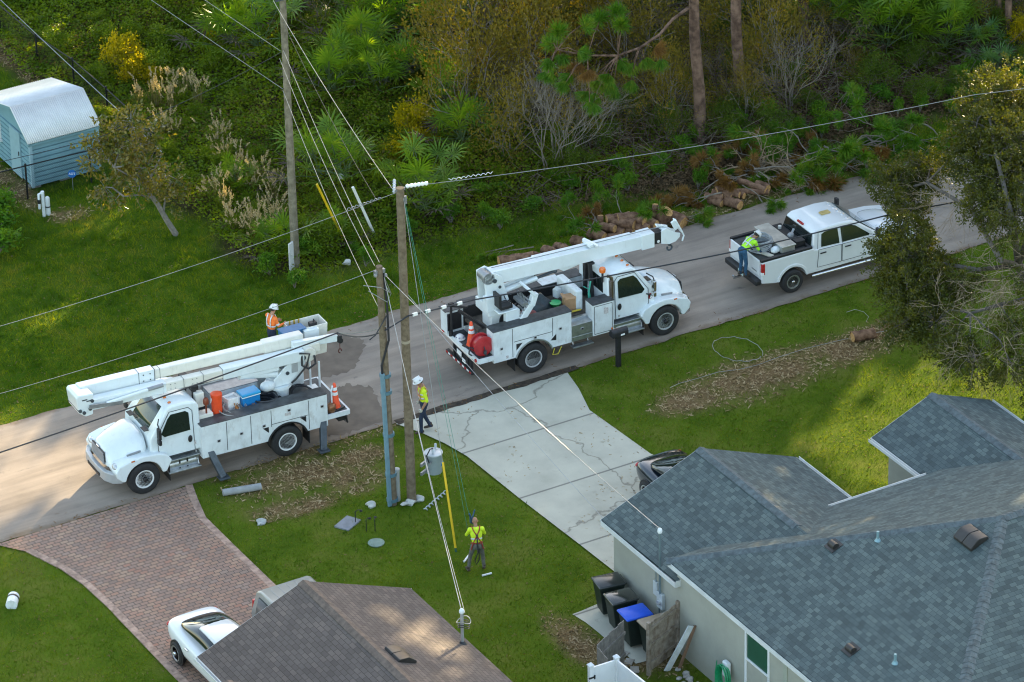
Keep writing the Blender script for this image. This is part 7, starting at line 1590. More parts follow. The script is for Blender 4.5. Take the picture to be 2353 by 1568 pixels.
LITV = leafmat('dry_vine_leaf', [(.3, (.06, .05, .015)), (.5, (.13, .105, .03)), (.7, (.22, .17, .06))], 1., .35, .6, .2, 9, boost=False)
X, Y = scatter(90000, -5, 14, 8, 36, 60, .4); k = (vnoise(X, Y, .45, 78) > .5) & (NR.uniform(size=len(X)) < .6); X, Y = X[k], Y[k]; D = unit(len(X)); D[:, 2] = np.abs(D[:, 2])*.4-.1
V, Fc = leafquads(np.stack([X, Y, gz(X, Y)+vine_h(X, Y)*NR.uniform(.75, 1.08, len(X))+.03], -1), NR.uniform(.06, .13, len(X)), NR.uniform(.04, .07, len(X)), D/np.linalg.norm(D, axis=1)[:, None])
tag(npmesh('dry_vines', V, Fc, LITV, n=4), 'olive brown dry leaves among the green vines', 'vines', kind='stuff')
LIT = leafmat('dead_leaf', [(.3, (.05, .033, .017)), (.5, (.12, .078, .042)), (.7, (.22, .155, .09))], 1.5, .1, .9, .1, 20, boost=False)
X, Y = scatter(150000, 4, 34, 5.2, 26, 60); mk, fo = masks(X, Y); k = NR.uniform(size=len(X)) < fo*np.clip((X-4)/4, 0, 1); X, Y = X[k], Y[k]
chips('leaf_litter', X, Y, .12, .05, LIT, 'brown dead leaves and twigs on the forest floor', 'leaf litter', .14, .5)
n = 3600; X, Y = scatter(n*3, 5, 33, 7.4, 25, 60, .3); X, Y = X[:n], Y[:n]
mb = MB(); TW = M('dead_twig', (.15, .115, .08), .9, 0, .35, 3)
Vt = []; Ft = []; b = 0
for x, y in zip(X, Y):
    L = NR.uniform(.4, 1.6); a = NR.uniform(0, 2*pi); el = abs(NR.normal()*.45); d = np.array([cos(a)*cos(el), sin(a)*cos(el), sin(el)]); p0 = np.array([x, y, NR.uniform(0, .15)]); bend = NR.normal(size=3)*.12*L
    p1 = p0+d*L*.5+bend; p2_ = p0+d*L; r = NR.uniform(.006, .014); u = np.cross(d, [0, 0, 1]); u /= np.linalg.norm(u)+1e-9; w = np.cross(u, d)
    for p in (p0, p1, p2_): Vt += [p+u*r, p-u*r*.5+w*r*.87, p-u*r*.5-w*r*.87]
    for s_ in (0, 3):
        for q in range(3): Ft.append((b+s_+q, b+s_+(q+1) % 3, b+s_+3+(q+1) % 3, b+s_+3+q))
    b += 9
tag(npmesh('dead_twigs', np.array(Vt), Ft, TW, n=4), 'fallen grey brown twigs tangled over the forest floor', 'twigs', kind='stuff')

# ---- generic growth
def grow(p, d, L, r, depth, segs, tips, rg, split=(2, 3), ang=.55, up=.12, shrink=.72, wob=.18, rs=.62):
    pts = [p]; n = 4; q = p; dd = d
    for i in range(n):
        dd = (dd+Vector((rg.gauss(0, wob), rg.gauss(0, wob), rg.gauss(0, wob)+up))).normalized(); q = q+dd*L/n; pts.append(q)
    segs.append((pts, r, r*rs))
    if depth == 0: tips.append((q, dd)); return
    for k in range(rg.randint(*split)):
        ax = dd.orthogonal().normalized(); ax.rotate(Matrix.Rotation(rg.uniform(0, 2*pi), 3, dd)); nd = dd.copy(); nd.rotate(Matrix.Rotation(rg.gauss(ang, ang*.25), 3, ax))
        s_ = pts[-1] if k < 2 else pts[rg.randint(2, 3)]
        grow(s_, nd, L*shrink*rg.uniform(.8, 1.2), r*rs, depth-1, segs, tips, rg, split, ang, up, shrink, wob, rs)
def wood(segs, name, mat, parent=None, n=5):
    mb = MB()
    for pts, a, b in segs: mb.tube(pts, [a+(b-a)*i/(len(pts)-1) for i in range(len(pts))], n if a > .02 else 3, cap=False)
    return mb.build(name, mat, parent, smooth=True, fix=False)
BARKG = M('grey_bark', (.20, .17, .14), .9, 0, .3, 5, bump=.4, bs=30)
BARKP = M('pine_bark', (.14, .075, .048), .95, 0, .5, 3, col2=(.23, .14, .095), bump=.9, bs=14, bdist=.05)
# ---- shrubs
def shrub_proto(name, r, h, n, mat, L, W, seed, label, cat, group, stems=7):
    rg = random.Random(seed); r0 = empty(name, (0, 0, 0), 0, label, cat, group); C_ = []
    segs = []; tips = []
    for k in range(stems):
        a = rg.uniform(0, 2*pi); grow(Vector((0, 0, 0)), Vector((cos(a)*.6, sin(a)*.6, 1)).normalized(), h*.5, .022, 2, segs, tips, rg, (2, 3), .6, .05, .7)
    wood(segs, 'stems', BARKG, r0, 4)
    T = np.array([tuple(t[0]) for t in tips]); k = NR.integers(0, len(T), n); P = T[k]+NR.normal(size=(n, 3))*np.array([r, r, h*.8])*.17
    P[:, 2] = np.abs(P[:, 2]); D = unit(n)*.8+np.array([0, 0, .25])+(P-np.array([0, 0, h*.4]))*.5; D /= np.linalg.norm(D, axis=1)[:, None]
    V, Fc = leafquads(P, NR.uniform(.6, 1.3, n)*L, NR.uniform(.7, 1.2, n)*W, D); npmesh('foliage', V, Fc, mat, r0, n=4); return r0
LG = leafmat('shrub_leaf_green', [(.3, (.03, .07, .008)), (.5, (.07, .125, .014)), (.7, (.14, .19, .025))], 1.2, .4, .45, .35, 8)
LD = leafmat('shrub_leaf_dark', [(.3, (.02, .045, .008)), (.5, (.045, .085, .014)), (.7, (.09, .12, .03))], 1.2, .35, .45, .3, 8)
LSUN = leafmat('shrub_leaf_yellow', [(.3, (.09, .11, .008)), (.5, (.2, .2, .015)), (.7, (.36, .29, .02))], 1.2, .5, .45, .3, 8)  # bright yellow leaf colour paints in the evening sun on these bushes
LB = leafmat('shrub_leaf_olive', [(.3, (.05, .048, .014)), (.5, (.10, .095, .028)), (.7, (.18, .14, .05))], 1.2, .35, .5, .25, 8)
protos = [shrub_proto('leafy_shrub', .8, 1.3, 2600, LG, .11, .06, 1, 'fresh green leafy shrub in the thicket left of centre', 'shrub', 'green shrubs of the thicket'),
          shrub_proto('dark_shrub', .9, 1.5, 3000, LD, .10, .05, 2, 'dark green shrub in the shaded woodland', 'shrub', 'dark shrubs of the woodland'),
          shrub_proto('yellow_shrub', .75, 1.2, 2600, LSUN, .10, .06, 3, 'yellow green bush glowing in the evening sun', 'shrub', 'yellow bushes in the thicket'),
          shrub_proto('olive_shrub', 1.0, 1.9, 2600, LB, .09, .04, 4, 'olive brown thin shrub in the woodland', 'shrub', 'olive brown shrubs of the woodland')]
used = [False]*4
def put(pro, k, x, y, s_, rz, sz=None, label=None, group=None, z=None):
    if not used_[id(pro)]: used_[id(pro)] = True; o = pro
    else: o = dup(pro)
    o.location = (x, y, gzf(x, y) if z is None else z); o.rotation_euler = (0, 0, rz); o.scale = (s_, s_, sz or s_)
    if label: o['label'] = label
    if group: o['group'] = group
    return o
from collections import defaultdict
used_ = defaultdict(bool)
def visible_spots(n, x0, x1, y0, y1, dmin, cond=None, seed=1, m=60):
    rg = random.Random(seed); out = []; t = 0
    while len(out) < n and t < n*60:
        t += 1; x, y = rg.uniform(x0, x1), rg.uniform(y0, y1)
        if not inview(np.array([x]), np.array([y]), .6, m)[0] or (cond and not cond(x, y)) or any((x-a)**2+(y-b)**2 < dmin*dmin for a, b in out): continue
        out.append((x, y))
    return out
PL = [(3.1, 24.1), (2.5, 22.3), (1.9, 23.2), (7.46, 22.84), (7.3, 21.44), (6.6, 22.3), (8.0, 21.9), (9.2, 21.2), (5.43, 19.68), (4.77, 17.94), (4.62, 18.75), (4.41, 16.75), (5.66, 17.08), (5.9, 18.3), (3.01, 17.64), (3.7, 18.3), (-.33, 12.28), (.2, 11.6), (1.55, 8.6), (1.9, 9.3), (8.72, 20.08), (5.74, 14.5), (6.3, 15.2), (4.83, 11.66), (5.3, 12.2), (10.2, 20.6), (8.4, 23.6), (4.4, 24.8)]
PR = [(20.52, 12.96), (21.3, 13.4), (22.74, 12.28), (22.84, 11.03), (24.44, 11.49), (23.66, 9.91), (21.9, 10.9), (23.3, 11.8), (24.6, 10.5), (22.2, 11.7), (25.0, 12.3), (23.9, 12.9), (24.1, 11.0), (22.4, 13.4)]
free = lambda x, y: all((x-a)**2+(y-b)**2 > 1.2 for a, b in PL+PR) and not (-4.6 < x < -.6 and 9.6 < y < 22)
rg = random.Random(3)
for x, y in visible_spots(46, -4.2, 9, 8.6, 33, 1.3, cond=free, seed=11): put(protos[0], 0, x, y, rg.uniform(.5, .95), rg.uniform(0, 6), rg.uniform(.4, .8))
for x, y in visible_spots(16, 2, 16, 8.5, 28, 1.5, cond=free, seed=12): put(protos[1], 1, x, y, rg.uniform(.5, 1.0), rg.uniform(0, 6), rg.uniform(.45, .9))
for x, y in visible_spots(30, 14, 33, 7.2, 24, 1.5, cond=free, seed=13): put(protos[1], 1, x, y, rg.uniform(.45, .9), rg.uniform(0, 6), rg.uniform(.35, .75))
for x, y in visible_spots(26, 8, 32, 8.5, 26, 1.7, cond=free, seed=14): put(protos[3], 3, x, y, rg.uniform(.5, 1.1), rg.uniform(0, 6), rg.uniform(.5, 1.1))
for px, py, s_, z in ((275, 130, .9, 1.2), (300, 150, .8, 1.), (330, 165, .7, .9), (965, 285, .95, 1.3), (985, 320, .8, 1.), (930, 345, .9, .9), (900, 365, .8, .8), (487, 70, .5, 1.2), (850, 15, .9, 1.2), (795, 500, .6, .6), (1040, 130, .7, 1.8), (1050, 180, .7, 1.6), (2350, 60, .8, 1.2)):
    p = at(px, py, z*.7); put(protos[2], 2, p.x, p.y, s_, rg.uniform(0, 6), s_*z)
for px, py, s_, z in ((1070, 230, 1.9, 2.2), (1120, 150, 2.1, 2.6), (1180, 80, 2.1, 2.6), (1230, 170, 1.8, 2.2), (1100, 60, 1.9, 2.2), (1160, 280, 1.6, 1.7), (1300, 60, 1.9, 2.4), (1450, 80, 1.6, 2.0), (1530, 200, 1.3, 1.5), (1780, 120, 1.5, 1.9), (1750, 40, 1.6, 2.2)):
    p = at(px, py+40, 1.); put(protos[3], 3, p.x, p.y, s_*.8, rg.uniform(0, 6), z*.9)['label'] = 'tall olive gold thin leafed shrub behind the bare grey shrubs'
# low weeds of the verge
weed = shrub_proto('weed_clump', .5, .6, 900, leafmat('weed_leaf', [(.3, (.02, .075, .012)), (.5, (.05, .13, .02)), (.7, (.11, .19, .03))], 1.5, .4, .5, .3, 9), .12, .05, 9, 'low green weed clump at the edge of the mown verge', 'weed', 'weed clumps along the verge', 6)
for x, y in visible_spots(60, -5, 31, 5.9, 9.2, .7, lambda x, y: y > 6.9-(max(0, x-4)/6)*.7, seed=15): put(weed, 0, x, y, rg.uniform(.5, 1.1), rg.uniform(0, 6), rg.uniform(.5, 1.1))
fern = [at(-6, 505)[:2], at(4, 550)[:2], at(-8, 590)[:2]]
for x, y in visible_spots(26, -4.3, -.8, 9.4, 21.5, .75, seed=18): put(protos[0], 0, x, y, rg.uniform(.35, .55), rg.uniform(0, 6), rg.uniform(.35, .55))
for x, y in fern: put(weed, 0, x, y, 1.5, rg.uniform(0, 6), 1.3, 'leafy green plant at the left edge below the shed', 'leafy plants at the left edge')
# ---- bare shrubs
TWG = M('grey_twig', (.21, .175, .135), .9, 0, .25, 3)
def bare(name, h, stems, seed, mat, lab, cat, group, depth=4, up=.02, spread=.45, r=.035, leaf=0):
    rg = random.Random(seed); r0 = empty(name, (0, 0, 0), 0, lab, cat, group); segs = []; tips = []
    for k in range(stems):
        a = rg.uniform(0, 2*pi); grow(Vector((rg.uniform(-.2, .2), rg.uniform(-.2, .2), 0)), Vector((cos(a)*spread, sin(a)*spread, 1)).normalized(), h*.42, r, depth, segs, tips, rg, (2, 3), .5, up, .72, .14, .6)
    wood(segs, 'branches', mat, r0, 5)
    if leaf:
        T = np.array([tuple(t[0]) for t in tips]); k = NR.integers(0, len(T), leaf); P = T[k]+NR.normal(size=(leaf, 3))*.14; V, Fc = leafquads(P, .08, .045, unit(leaf)); npmesh('leaves', V, Fc, LB, r0, n=4)
    return r0
bp0 = bare('bare_shrub', 3.4, 6, 5, TWG, 'bare grey twiggy shrub in the woodland', 'bare shrub', 'bare grey shrubs of the woodland', 4, .03, .35, .03)
bp1 = bare('bare_shrub', 2.6, 8, 6, M('brown_twig', (.15, .11, .075), .9, 0, .25, 3), 'bare brown brush shrub in the woodland', 'bare shrub', 'bare brown shrubs of the woodland', 4, -.03, .7, .025, 500)
for px, py, s_ in ((1265, 405, 1.05), (1300, 395, .9), (1190, 340, .7), (1230, 300, .7), (1340, 350, .55), (1815, 255, .8), (1150, 240, .6)):
    p = at(px, py, 0); put(bp0, 0, p.x, p.y, s_, rg.uniform(0, 6))
for x, y in visible_spots(20, 8, 31, 9.2, 26, 1.9, cond=free, seed=16): put(bp1, 0, x, y, rg.uniform(.5, 1.0), rg.uniform(0, 6))
for px, py, s_ in ((1110, 340, 1.0), (1130, 150, 1.2), (760, 120, .9), (1200, 120, 1.1), (1420, 150, 1.1)): p = at(px, py, 0); put(bp1, 0, p.x, p.y, s_, rg.uniform(0, 6))
# ---- palmettos
PALM = leafmat('palmetto_leaf', [(.3, (.04, .10, .018)), (.5, (.075, .155, .025)), (.7, (.14, .20, .035))], 1.3, .4, .35, .45, 6)
PALMD = M('dead_palm_leaf', (.07, .05, .032), .9, 0, .25, 6)
def palmetto(seed, nf=16, lab='', group=''):
    rg = random.Random(seed); r0 = empty('palmetto', (0, 0, 0), 0, lab, 'palmetto', group); V = []; Fc = []; st = MB(); Vd = []; Fd = []
    for f in range(nf):
        a = 2*pi*f/nf*2.4+rg.uniform(-.3, .3); el = rg.uniform(.35, 1.35) if f > 3 else rg.uniform(.1, .4); L = rg.uniform(.7, 1.15)
        d = Vector((cos(a)*cos(el), sin(a)*cos(el), sin(el))); p0 = Vector((rg.uniform(-.15, .15), rg.uniform(-.15, .15), 0)); hub = p0+d*L; st.tube([p0, p0+d*L*.5+Vector((0, 0, .05)), hub], .012, 3, cap=False)
        nrm = (Vector((0, 0, 1))-d*d.z).normalized() if abs(d.z) < .98 else Vector((1, 0, 0)); sd = d.cross(nrm); dead = f < 2
        for k in range(14):
            t = radians(-125+250*k/13); ld = (d*cos(t)+sd*sin(t)+nrm*rg.uniform(.0, .28)).normalized(); LL = (.62-.18*abs(t)/2.2)*rg.uniform(.9, 1.1); w = .052
            s_ = ld.cross(nrm).normalized(); q = hub+ld*LL*.5; e = hub+ld*LL+Vector((0, 0, -.11*LL-.06*rg.random())); 
            vv, ff_ = (Vd, Fd) if dead else (V, Fc); b = len(vv); vv += [tuple(hub+s_*.006), tuple(q+s_*w*.5+nrm*.01), tuple(e), tuple(q-s_*w*.5+nrm*.01)]; ff_.append((b, b+1, b+2, b+3))
    st.build('stalks', M('palm_stalk', (.08, .12, .04), .7, 0, .2), r0); npmesh('fans', np.array(V), Fc, PALM, r0, n=4); npmesh('dead_fans', np.array(Vd), Fd, PALMD, r0, n=4); return r0
pm = [palmetto(1, 18, 'clump of green palmetto fans in the thicket', 'palmettos left of the pines'), palmetto(2, 15, 'clump of green palmetto fans in the thicket', 'palmettos left of the pines'), palmetto(3, 20, 'broad palmetto with drooping green fans', 'palmettos left of the pines')]
for i, (x, y) in enumerate(PL): 
    o = put(pm[i % 3], 0, x, y, rg.uniform(1.1, 1.5), rg.uniform(0, 6), z=rg.uniform(.5, 1.0)); o['label'] = 'clump of green palmetto fans in the thicket left of the pines'; o['group'] = 'palmettos left of the pines'
for i, (x, y) in enumerate(PR):
    o = put(pm[i % 3], 0, x, y, rg.uniform(1.2, 1.6), rg.uniform(0, 6), z=rg.uniform(.4, .9)); o['label'] = 'clump of green palmetto fans right of the pine trunks'; o['group'] = 'palmettos right of the pines'
PALMB = leafmat('blue_palm_leaf', [(.3, (.03, .09, .055)), (.5, (.07, .15, .09)), (.7, (.12, .2, .12))], 1.3, .3, .35, .45, 6)
for (x, y, lab) in ((24.4, 7.7, 'blue green palmetto beside the right pine trunk'), (24.9, 9.3, 'pale blue green palmetto above another by the right pine')):
    o = put(pm[1], 0, x, y, .85, rg.uniform(0, 6), z=.15); o['label'] = lab; o['group'] = 'blue palmettos'
    for c in KIDS.get(o.name, []):
        if c.name.startswith('fans'): c.data = c.data.copy(); c.data.materials[0] = PALMB
for (x, y, s_, lab) in ((-3.5, 9.2, 1.15, 'round palmetto on the verge left of the grey pole'), (-2.75, 13.9, .9, 'small palmetto among the tan plume grass'), (-1.6, 8.9, .8, 'palmetto just right of the grey pole')):
    o = put(pm[2], 0, x, y, s_, rg.uniform(0, 6), z=.15); o['label'] = lab; del o['group']
# ---- plume grass
PLST = leafmat('plume_stem', [(.3, (.09, .10, .035)), (.5, (.18, .16, .07)), (.7, (.28, .23, .12))], 2, .3, .8, .15, 15, boost=False)
PLUM = leafmat('plume_head', [(.3, (.33, .26, .19)), (.5, (.46, .38, .29)), (.7, (.60, .51, .40))], 3, .4, .9, .1, 20, boost=False)
def plume(seed, h=1.5, n=26):
    g = np.random.default_rng(seed); r0 = empty('plume_grass', (0, 0, 0), 0, '', 'plume grass', 'tan plume grass clumps'); V = []; Fc = []; Vp = []; Dp = []
    for k in range(n*3):
        a = g.uniform(0, 2*pi); ln = abs(g.normal())*.32; hh = h*g.uniform(.6, 1.1)*(1 if k < n else .7); p0 = np.array([g.normal()*.1, g.normal()*.1, 0]); top = p0+np.array([cos(a)*ln*hh, sin(a)*ln*hh, hh]); mid = (p0+top)/2+np.array([-cos(a)*.05, -sin(a)*.05, .08]); s_ = np.array([-sin(a), cos(a), 0])*.011
        b = len(V); V += [p0-s_, p0+s_, mid+s_, mid-s_, top+s_*.3, top-s_*.3]; Fc += [(b, b+1, b+2, b+3), (b+3, b+2, b+4, b+5)]
        if k < n:
            m = 36; t = g.uniform(0, 1, m)[:, None]; d = (top-mid)/np.linalg.norm(top-mid); Vp.append(top-d*.1+d*t*.34+g.normal(size=(m, 3))*.028*(1.2-t)); q = d+g.normal(size=(m, 3))*.5; Dp.append(q/np.linalg.norm(q, axis=1)[:, None])
    npmesh('stems', np.array(V), Fc, PLST, r0, n=4); P = np.concatenate(Vp); v, f = leafquads(P, .075, .03, np.concatenate(Dp)); npmesh('plumes', v, f, PLUM, r0, n=4); return r0
pg = [plume(1, 1.3, 15), plume(2, 1.1, 12), plume(3, 1.45, 17)]
for i, (x, y) in enumerate([(-2.7, 21.37), (-1.27, 21.59), (-.87, 21.33), (-1.9, 20.43), (-1.5, 20.9), (-.91, 20.22), (-2.2, 21.0)]):
    o = put(pg[i % 3], 0, x, y, rg.uniform(.65, .9), rg.uniform(0, 6), z=.15); o['label'] = 'tall tan plume grass in the upper group by the shed'; o['group'] = 'upper plume grass group'
for i, (x, y) in enumerate([(-2.87, 18.95), (-2.6, 18.7), (-1.59, 17.31), (-1.9, 17.0), (-2.29, 16.39), (-2.0, 15.9), (-2.54, 14.14), (-2.32, 13.48), (-1.8, 13.9), (-2.1, 14.6), (-1.4, 13.3), (-3.64, 13.53), (-3.7, 12.7), (-3.9, 11.9), (-4.23, 11.07), (-3.74, 10.76), (-3.3, 11.2), (-4.0, 10.2), (-2.9, 10.7), (-3.4, 10.2), (-2.6, 11.4), (-1.9, 12.6)]):
    o = put(pg[i % 3], 0, x, y, rg.uniform(.6, .9), rg.uniform(0, 6), z=.0); o['label'] = 'tan plume grass clump left of the grey pole'; o['group'] = 'lower plume grass group'
o = put(bp1, 0, -2.5, 12.0, .45, 1.); o['label'] = 'grey brown heap of dead twigs among the plume grass'; o['category'] = 'brush heap'; o.scale = (.6, .6, .18); del o['group']
# ---- pines
NEED = leafmat('pine_needle', [(.3, (.02, .075, .012)), (.5, (.05, .13, .02)), (.7, (.12, .17, .03))], 1.2, .35, .5, .3, 6)
NEEDB = leafmat('brown_needle', [(.3, (.14, .07, .02)), (.6, (.26, .15, .05))], 1.2, .3, .6, .2, 6, boost=False)
def tuft(c, d, n, L, out, w=.014):
    D = unit(n)*.75+np.array(d); D /= np.linalg.norm(D, axis=1)[:, None]; v, f = leafquads(np.repeat(np.array(c)[None], n, 0), NR.uniform(.8, 1.2, n)*L, w, D); out.append(v)
def cat_mesh(name, out, mat, parent): V = np.concatenate(out); return npmesh(name, V, np.arange(len(V)).reshape(-1, 4), mat, parent, n=4)
def pine(x, y, h, r, lean, label, seed, branch=None):
    rg = random.Random(seed); r0 = empty('pine_tree', (x, y, 0), 0, label, 'pine tree', 'pine trunks of the woodland'); top = Vector((lean[0], lean[1], h))
    mb = MB(); N = 26; pts = [top*(k/N)+Vector((.06*sin(k*.9+seed), .06*cos(k*.7+seed), -.1 if k == 0 else 0)) for k in range(N+1)]; mb.tube(pts, [r*(1.18 if k == 0 else 1)*(1-.62*k/N) for k in range(N+1)], 14); mb.build('trunk', BARKP, r0, smooth=True)
    segs = []; out = []
    for k in range(26):
        z = h*rg.uniform(.62, .99); a = rg.uniform(0, 2*pi); L = rg.uniform(1.2, 3.2)*(1.25-z/h*.6); b = top*(z/h); e = b+Vector((cos(a)*L, sin(a)*L, rg.uniform(.1, .8))); segs.append(([b, b.lerp(e, .5)+Vector((0, 0, .15)), e], .05, .015))
        for q in range(9): p = b.lerp(e, rg.uniform(.45, 1.05)); tuft(p+Vector((rg.gauss(0, .25), rg.gauss(0, .25), rg.gauss(0, .2))), (0, 0, .3), 26, .32, out, .03)
    if branch:
        P, tufts = branch; P = [Vector(p)-Vector((x, y, 0)) for p in P]; segs.append((P, .06, .025)); ob = []
        for c in tufts:
            c = Vector(c)-Vector((x, y, 0)); j = min(P, key=lambda p: (p-c).length); segs.append(([j, j.lerp(c, .5)+Vector((0, 0, .12)), c], .022, .012)); br = rg.random() < .13
            for q in range(3): tuft(c+Vector((rg.gauss(0, .07), rg.gauss(0, .07), rg.gauss(0, .05))), (c-j).normalized()*.7+Vector((0, 0, -.3)), 110, .42, ob if br else out, .02)
        if ob: cat_mesh('brown_needles', ob, NEEDB, r0)
    wood(segs, 'branches', BARKP, r0, 5); cat_mesh('needles', out, NEED, r0); return r0
yb = 8.83
bp_ = [on_y(1582, 18, yb), on_y(1545, 45, yb-.3), on_y(1515, 80, yb-.6), on_y(1470, 110, yb-.8), on_y(1420, 128, yb-1), on_y(1350, 128, yb-1.1), on_y(1280, 115, yb-1.2)]
tf = [on_y(px, py, yb-.4-rg.uniform(0, 1.2)) for px, py in ((1500, 110), (1480, 135), (1455, 150), (1430, 140), (1400, 165), (1375, 185), (1350, 165), (1330, 150), (1310, 170), (1290, 130), (1265, 100), (1268, 140), (1280, 70), (1330, 120), (1370, 215), (1345, 210), (1400, 190), (1300, 190), (1420, 30), (1380, 45), (1340, 55), (1430, 55), (1520, 140), (1260, 165), (1410, 205), (1450, 185), (1355, 235))]
pine(12.75, 8.9, 17, .215, (-.9, 0, 0), 'reddish pine trunk standing behind the log pile with a needled branch', 31, (bp_, tf))
pine(15.05, 10.0, 18, .21, (-.5, .2, 0), 'straight grey brown pine trunk right of the branch bearing pine', 32)
pine(19.9, 13.3, 18, .2, (0, .3, 0), 'reddish pine trunk at the top edge left of the palmettos', 33)
pine(26.2, 9.5, 17, .13, (.1, .3, 0), 'slim grey pine trunk at the upper right corner', 34); pine(26.6, 10.6, 17, .12, (-.2, .3, 0), 'slimmer pine trunk just behind another at the upper right', 35)
# ---- magnolia by the shed
def broad_tree(name, base, label, cat, trunk, lobes, leaf, nl, L, W, bark, spray=.45, seed=1, droop=.1):
    """trunk = list of (points, r0, r1); lobes = (centre, radius) filled with leaf sprays"""
    r0 = empty(name, base, 0, label, cat); B = Vector(base); rg = random.Random(seed); segs = [([Vector(p)-B for p in pts], a, b) for pts, a, b in trunk]; out = []
    ends = [s[0][-1] for s in segs]; allp = [p for s in segs for p in s[0]]
    for c, R, n in lobes:
        c = Vector(c)-B; j = min(allp, key=lambda p: (p-c).length); m = j.lerp(c, .5)+Vector((rg.gauss(0, .15), rg.gauss(0, .15), .15)); segs.append(([j, m, c], .035, .015))
        for k in range(n):
            d = Vector((rg.gauss(0, 1), rg.gauss(0, 1), rg.gauss(0, .8))).normalized(); q = c+d*R*rg.random()**.45; s_ = q+d*spray*rg.uniform(.5, 1)+Vector((0, 0, -droop*rg.random()))
            if rg.random() < .3: segs.append(([c.lerp(q, .3), q, s_], .01, .004))
            t = NR.uniform(0, 1, nl)[:, None]; P = np.array(q)*(1-t)+np.array(s_)*t+NR.normal(size=(nl, 3))*spray*.14; D = unit(nl)+np.array(d)*.6; D /= np.linalg.norm(D, axis=1)[:, None]; v, f = leafquads(P, NR.uniform(.7, 1.25, nl)*L, NR.uniform(.7, 1.2, nl)*W, D); out.append(v)
    wood(segs, 'trunk', bark, r0, 7); cat_mesh('crown', out, leaf, r0); return r0
MAGL = leafmat('bronze_leaf', [(.3, (.05, .085, .014)), (.44, (.10, .12, .022)), (.54, (.19, .15, .04)), (.68, (.34, .29, .08))], 1.8, .4, .25, 1.0, 9, boost=False)
mb_ = (-5.78, 12.35, 0)
yk = 12.35
mt_ = [([Vector(mb_), on_y(385, 510, yk), on_y(362, 470, yk), on_y(340, 440, yk+.1)], .11, .075), ([on_y(340, 440, yk), on_y(325, 410, yk), on_y(310, 350, yk+.3), on_y(300, 300, yk+.3)], .07, .03), ([on_y(350, 455, yk), on_y(318, 448, yk-.2), on_y(285, 452, yk-.5)], .045, .02), ([on_y(335, 430, yk), on_y(300, 405, yk-.2), on_y(262, 385, yk-.2)], .05, .02), ([on_y(335, 430, yk), on_y(355, 390, yk+.2), on_y(370, 360, yk+.3)], .05, .02), ([on_y(375, 495, yk), on_y(380, 450, yk+.2), on_y(392, 420, yk+.3)], .04, .015)]
ml = [(on_y(px, py, yk+rg.uniform(-.5, .6)), r, n) for px, py, r, n in ((225, 320, .32, 12), (260, 300, .4, 16), (300, 280, .4, 16), (340, 300, .4, 15), (270, 345, .45, 18), (320, 340, .45, 18), (215, 370, .3, 10), (280, 385, .45, 18), (335, 385, .45, 16), (380, 400, .4, 14), (405, 430, .35, 10), (240, 430, .35, 10), (300, 430, .4, 12), (360, 420, .35, 10), (265, 460, .3, 8), (390, 460, .3, 6), (200, 340, .25, 6))]
broad_tree('magnolia_tree', mb_, 'small leaning tree with bronze leaves and pale trunk by the shed', 'tree', mt_, [(c, r*1.1, int(n*1.9)) for c, r, n in ml], MAGL, 11, .17, .08, M('pale_bark', (.22, .195, .165), .9, 0, .25, 8), .4, 5)
# ---- oak at the right
OAKL = leafmat('oak_leaf', [(.3, (0.0186, 0.0297, 0.0098)), (.5, (0.0403, 0.0561, 0.0168)), (.65, (0.0744, 0.0825, 0.028)), (.8, (0.124, 0.1188, 0.042))], 1.0, .45, .35, .8, 9)
ob_ = Vector((13.4, -11.2, 0))
def O(px, py, z): return at(px, py, z)
ot = [([ob_, Vector((13.2, -11, 1.2)), Vector((12.8, -10.6, 2.6)), Vector((12.3, -10.2, 3.8))], .3, .16), ([Vector((12.3, -10.2, 3.8)), O(2300, 600, 5.2), O(2230, 480, 6.2), O(2130, 420, 6.0), O(2060, 440, 5.6)], .11, .03), ([Vector((12.3, -10.2, 3.8)), O(2330, 520, 6.6), O(2290, 360, 7.8), O(2270, 250, 8.4)], .12, .03), ([Vector((12.8, -10.6, 2.6)), O(2300, 700, 4.2), O(2230, 720, 4.2), O(2140, 690, 4.0)], .09, .02), ([Vector((12.3, -10.2, 3.8)), O(2250, 620, 5.0), O(2130, 600, 4.9), O(2060, 600, 4.8)], .09, .02), ([Vector((12.3, -10.2, 4)), O(2400, 480, 7), O(2420, 300, 8.4)], .14, .05)]
ol = [(O(px, py, z), r, n) for px, py, z, r, n in ((2060, 425, 5.7, .55, 34), (2100, 400, 5.9, .6, 36), (2150, 385, 6.1, .5, 26), (2085, 480, 5.4, .55, 40), (2080, 545, 5.1, .6, 46), (2065, 610, 4.8, .65, 50), (2110, 590, 5.0, .7, 54), (2085, 680, 4.4, .7, 54), (2130, 660, 4.4, .7, 52), (2070, 745, 4.1, .5, 30), (2150, 740, 4.0, .6, 34), (2200, 640, 4.6, .6, 30), (2190, 800, 3.7, .5, 22), (2240, 830, 3.6, .45, 20), (2270, 230, 8.2, .8, 60), (2330, 210, 8.4, .8, 60), (2240, 310, 7.7, .7, 48), (2300, 310, 7.9, .9, 66), (2350, 340, 7.8, .9, 60), (2250, 380, 7.2, .7, 44), (2310, 420, 7.1, .9, 60), (2270, 470, 6.7, .6, 36), (2340, 500, 6.8, .8, 46), (2330, 850, 3.4, .6, 24), (2340, 760, 4.0, .6, 24), (2420, 420, 7, 1.2, 50), (2440, 650, 5, 1.2, 50), (2200, 345, 7.0, .35, 12), (2020, 400, 5.7, .3, 10), (2025, 560, 5, .3, 12), (2420, 250, 8.3, 1.1, 50))]
BARKO = M('oak_bark', (.11, .095, .08), .9, 0, .3, 5, bump=.4, bs=30)
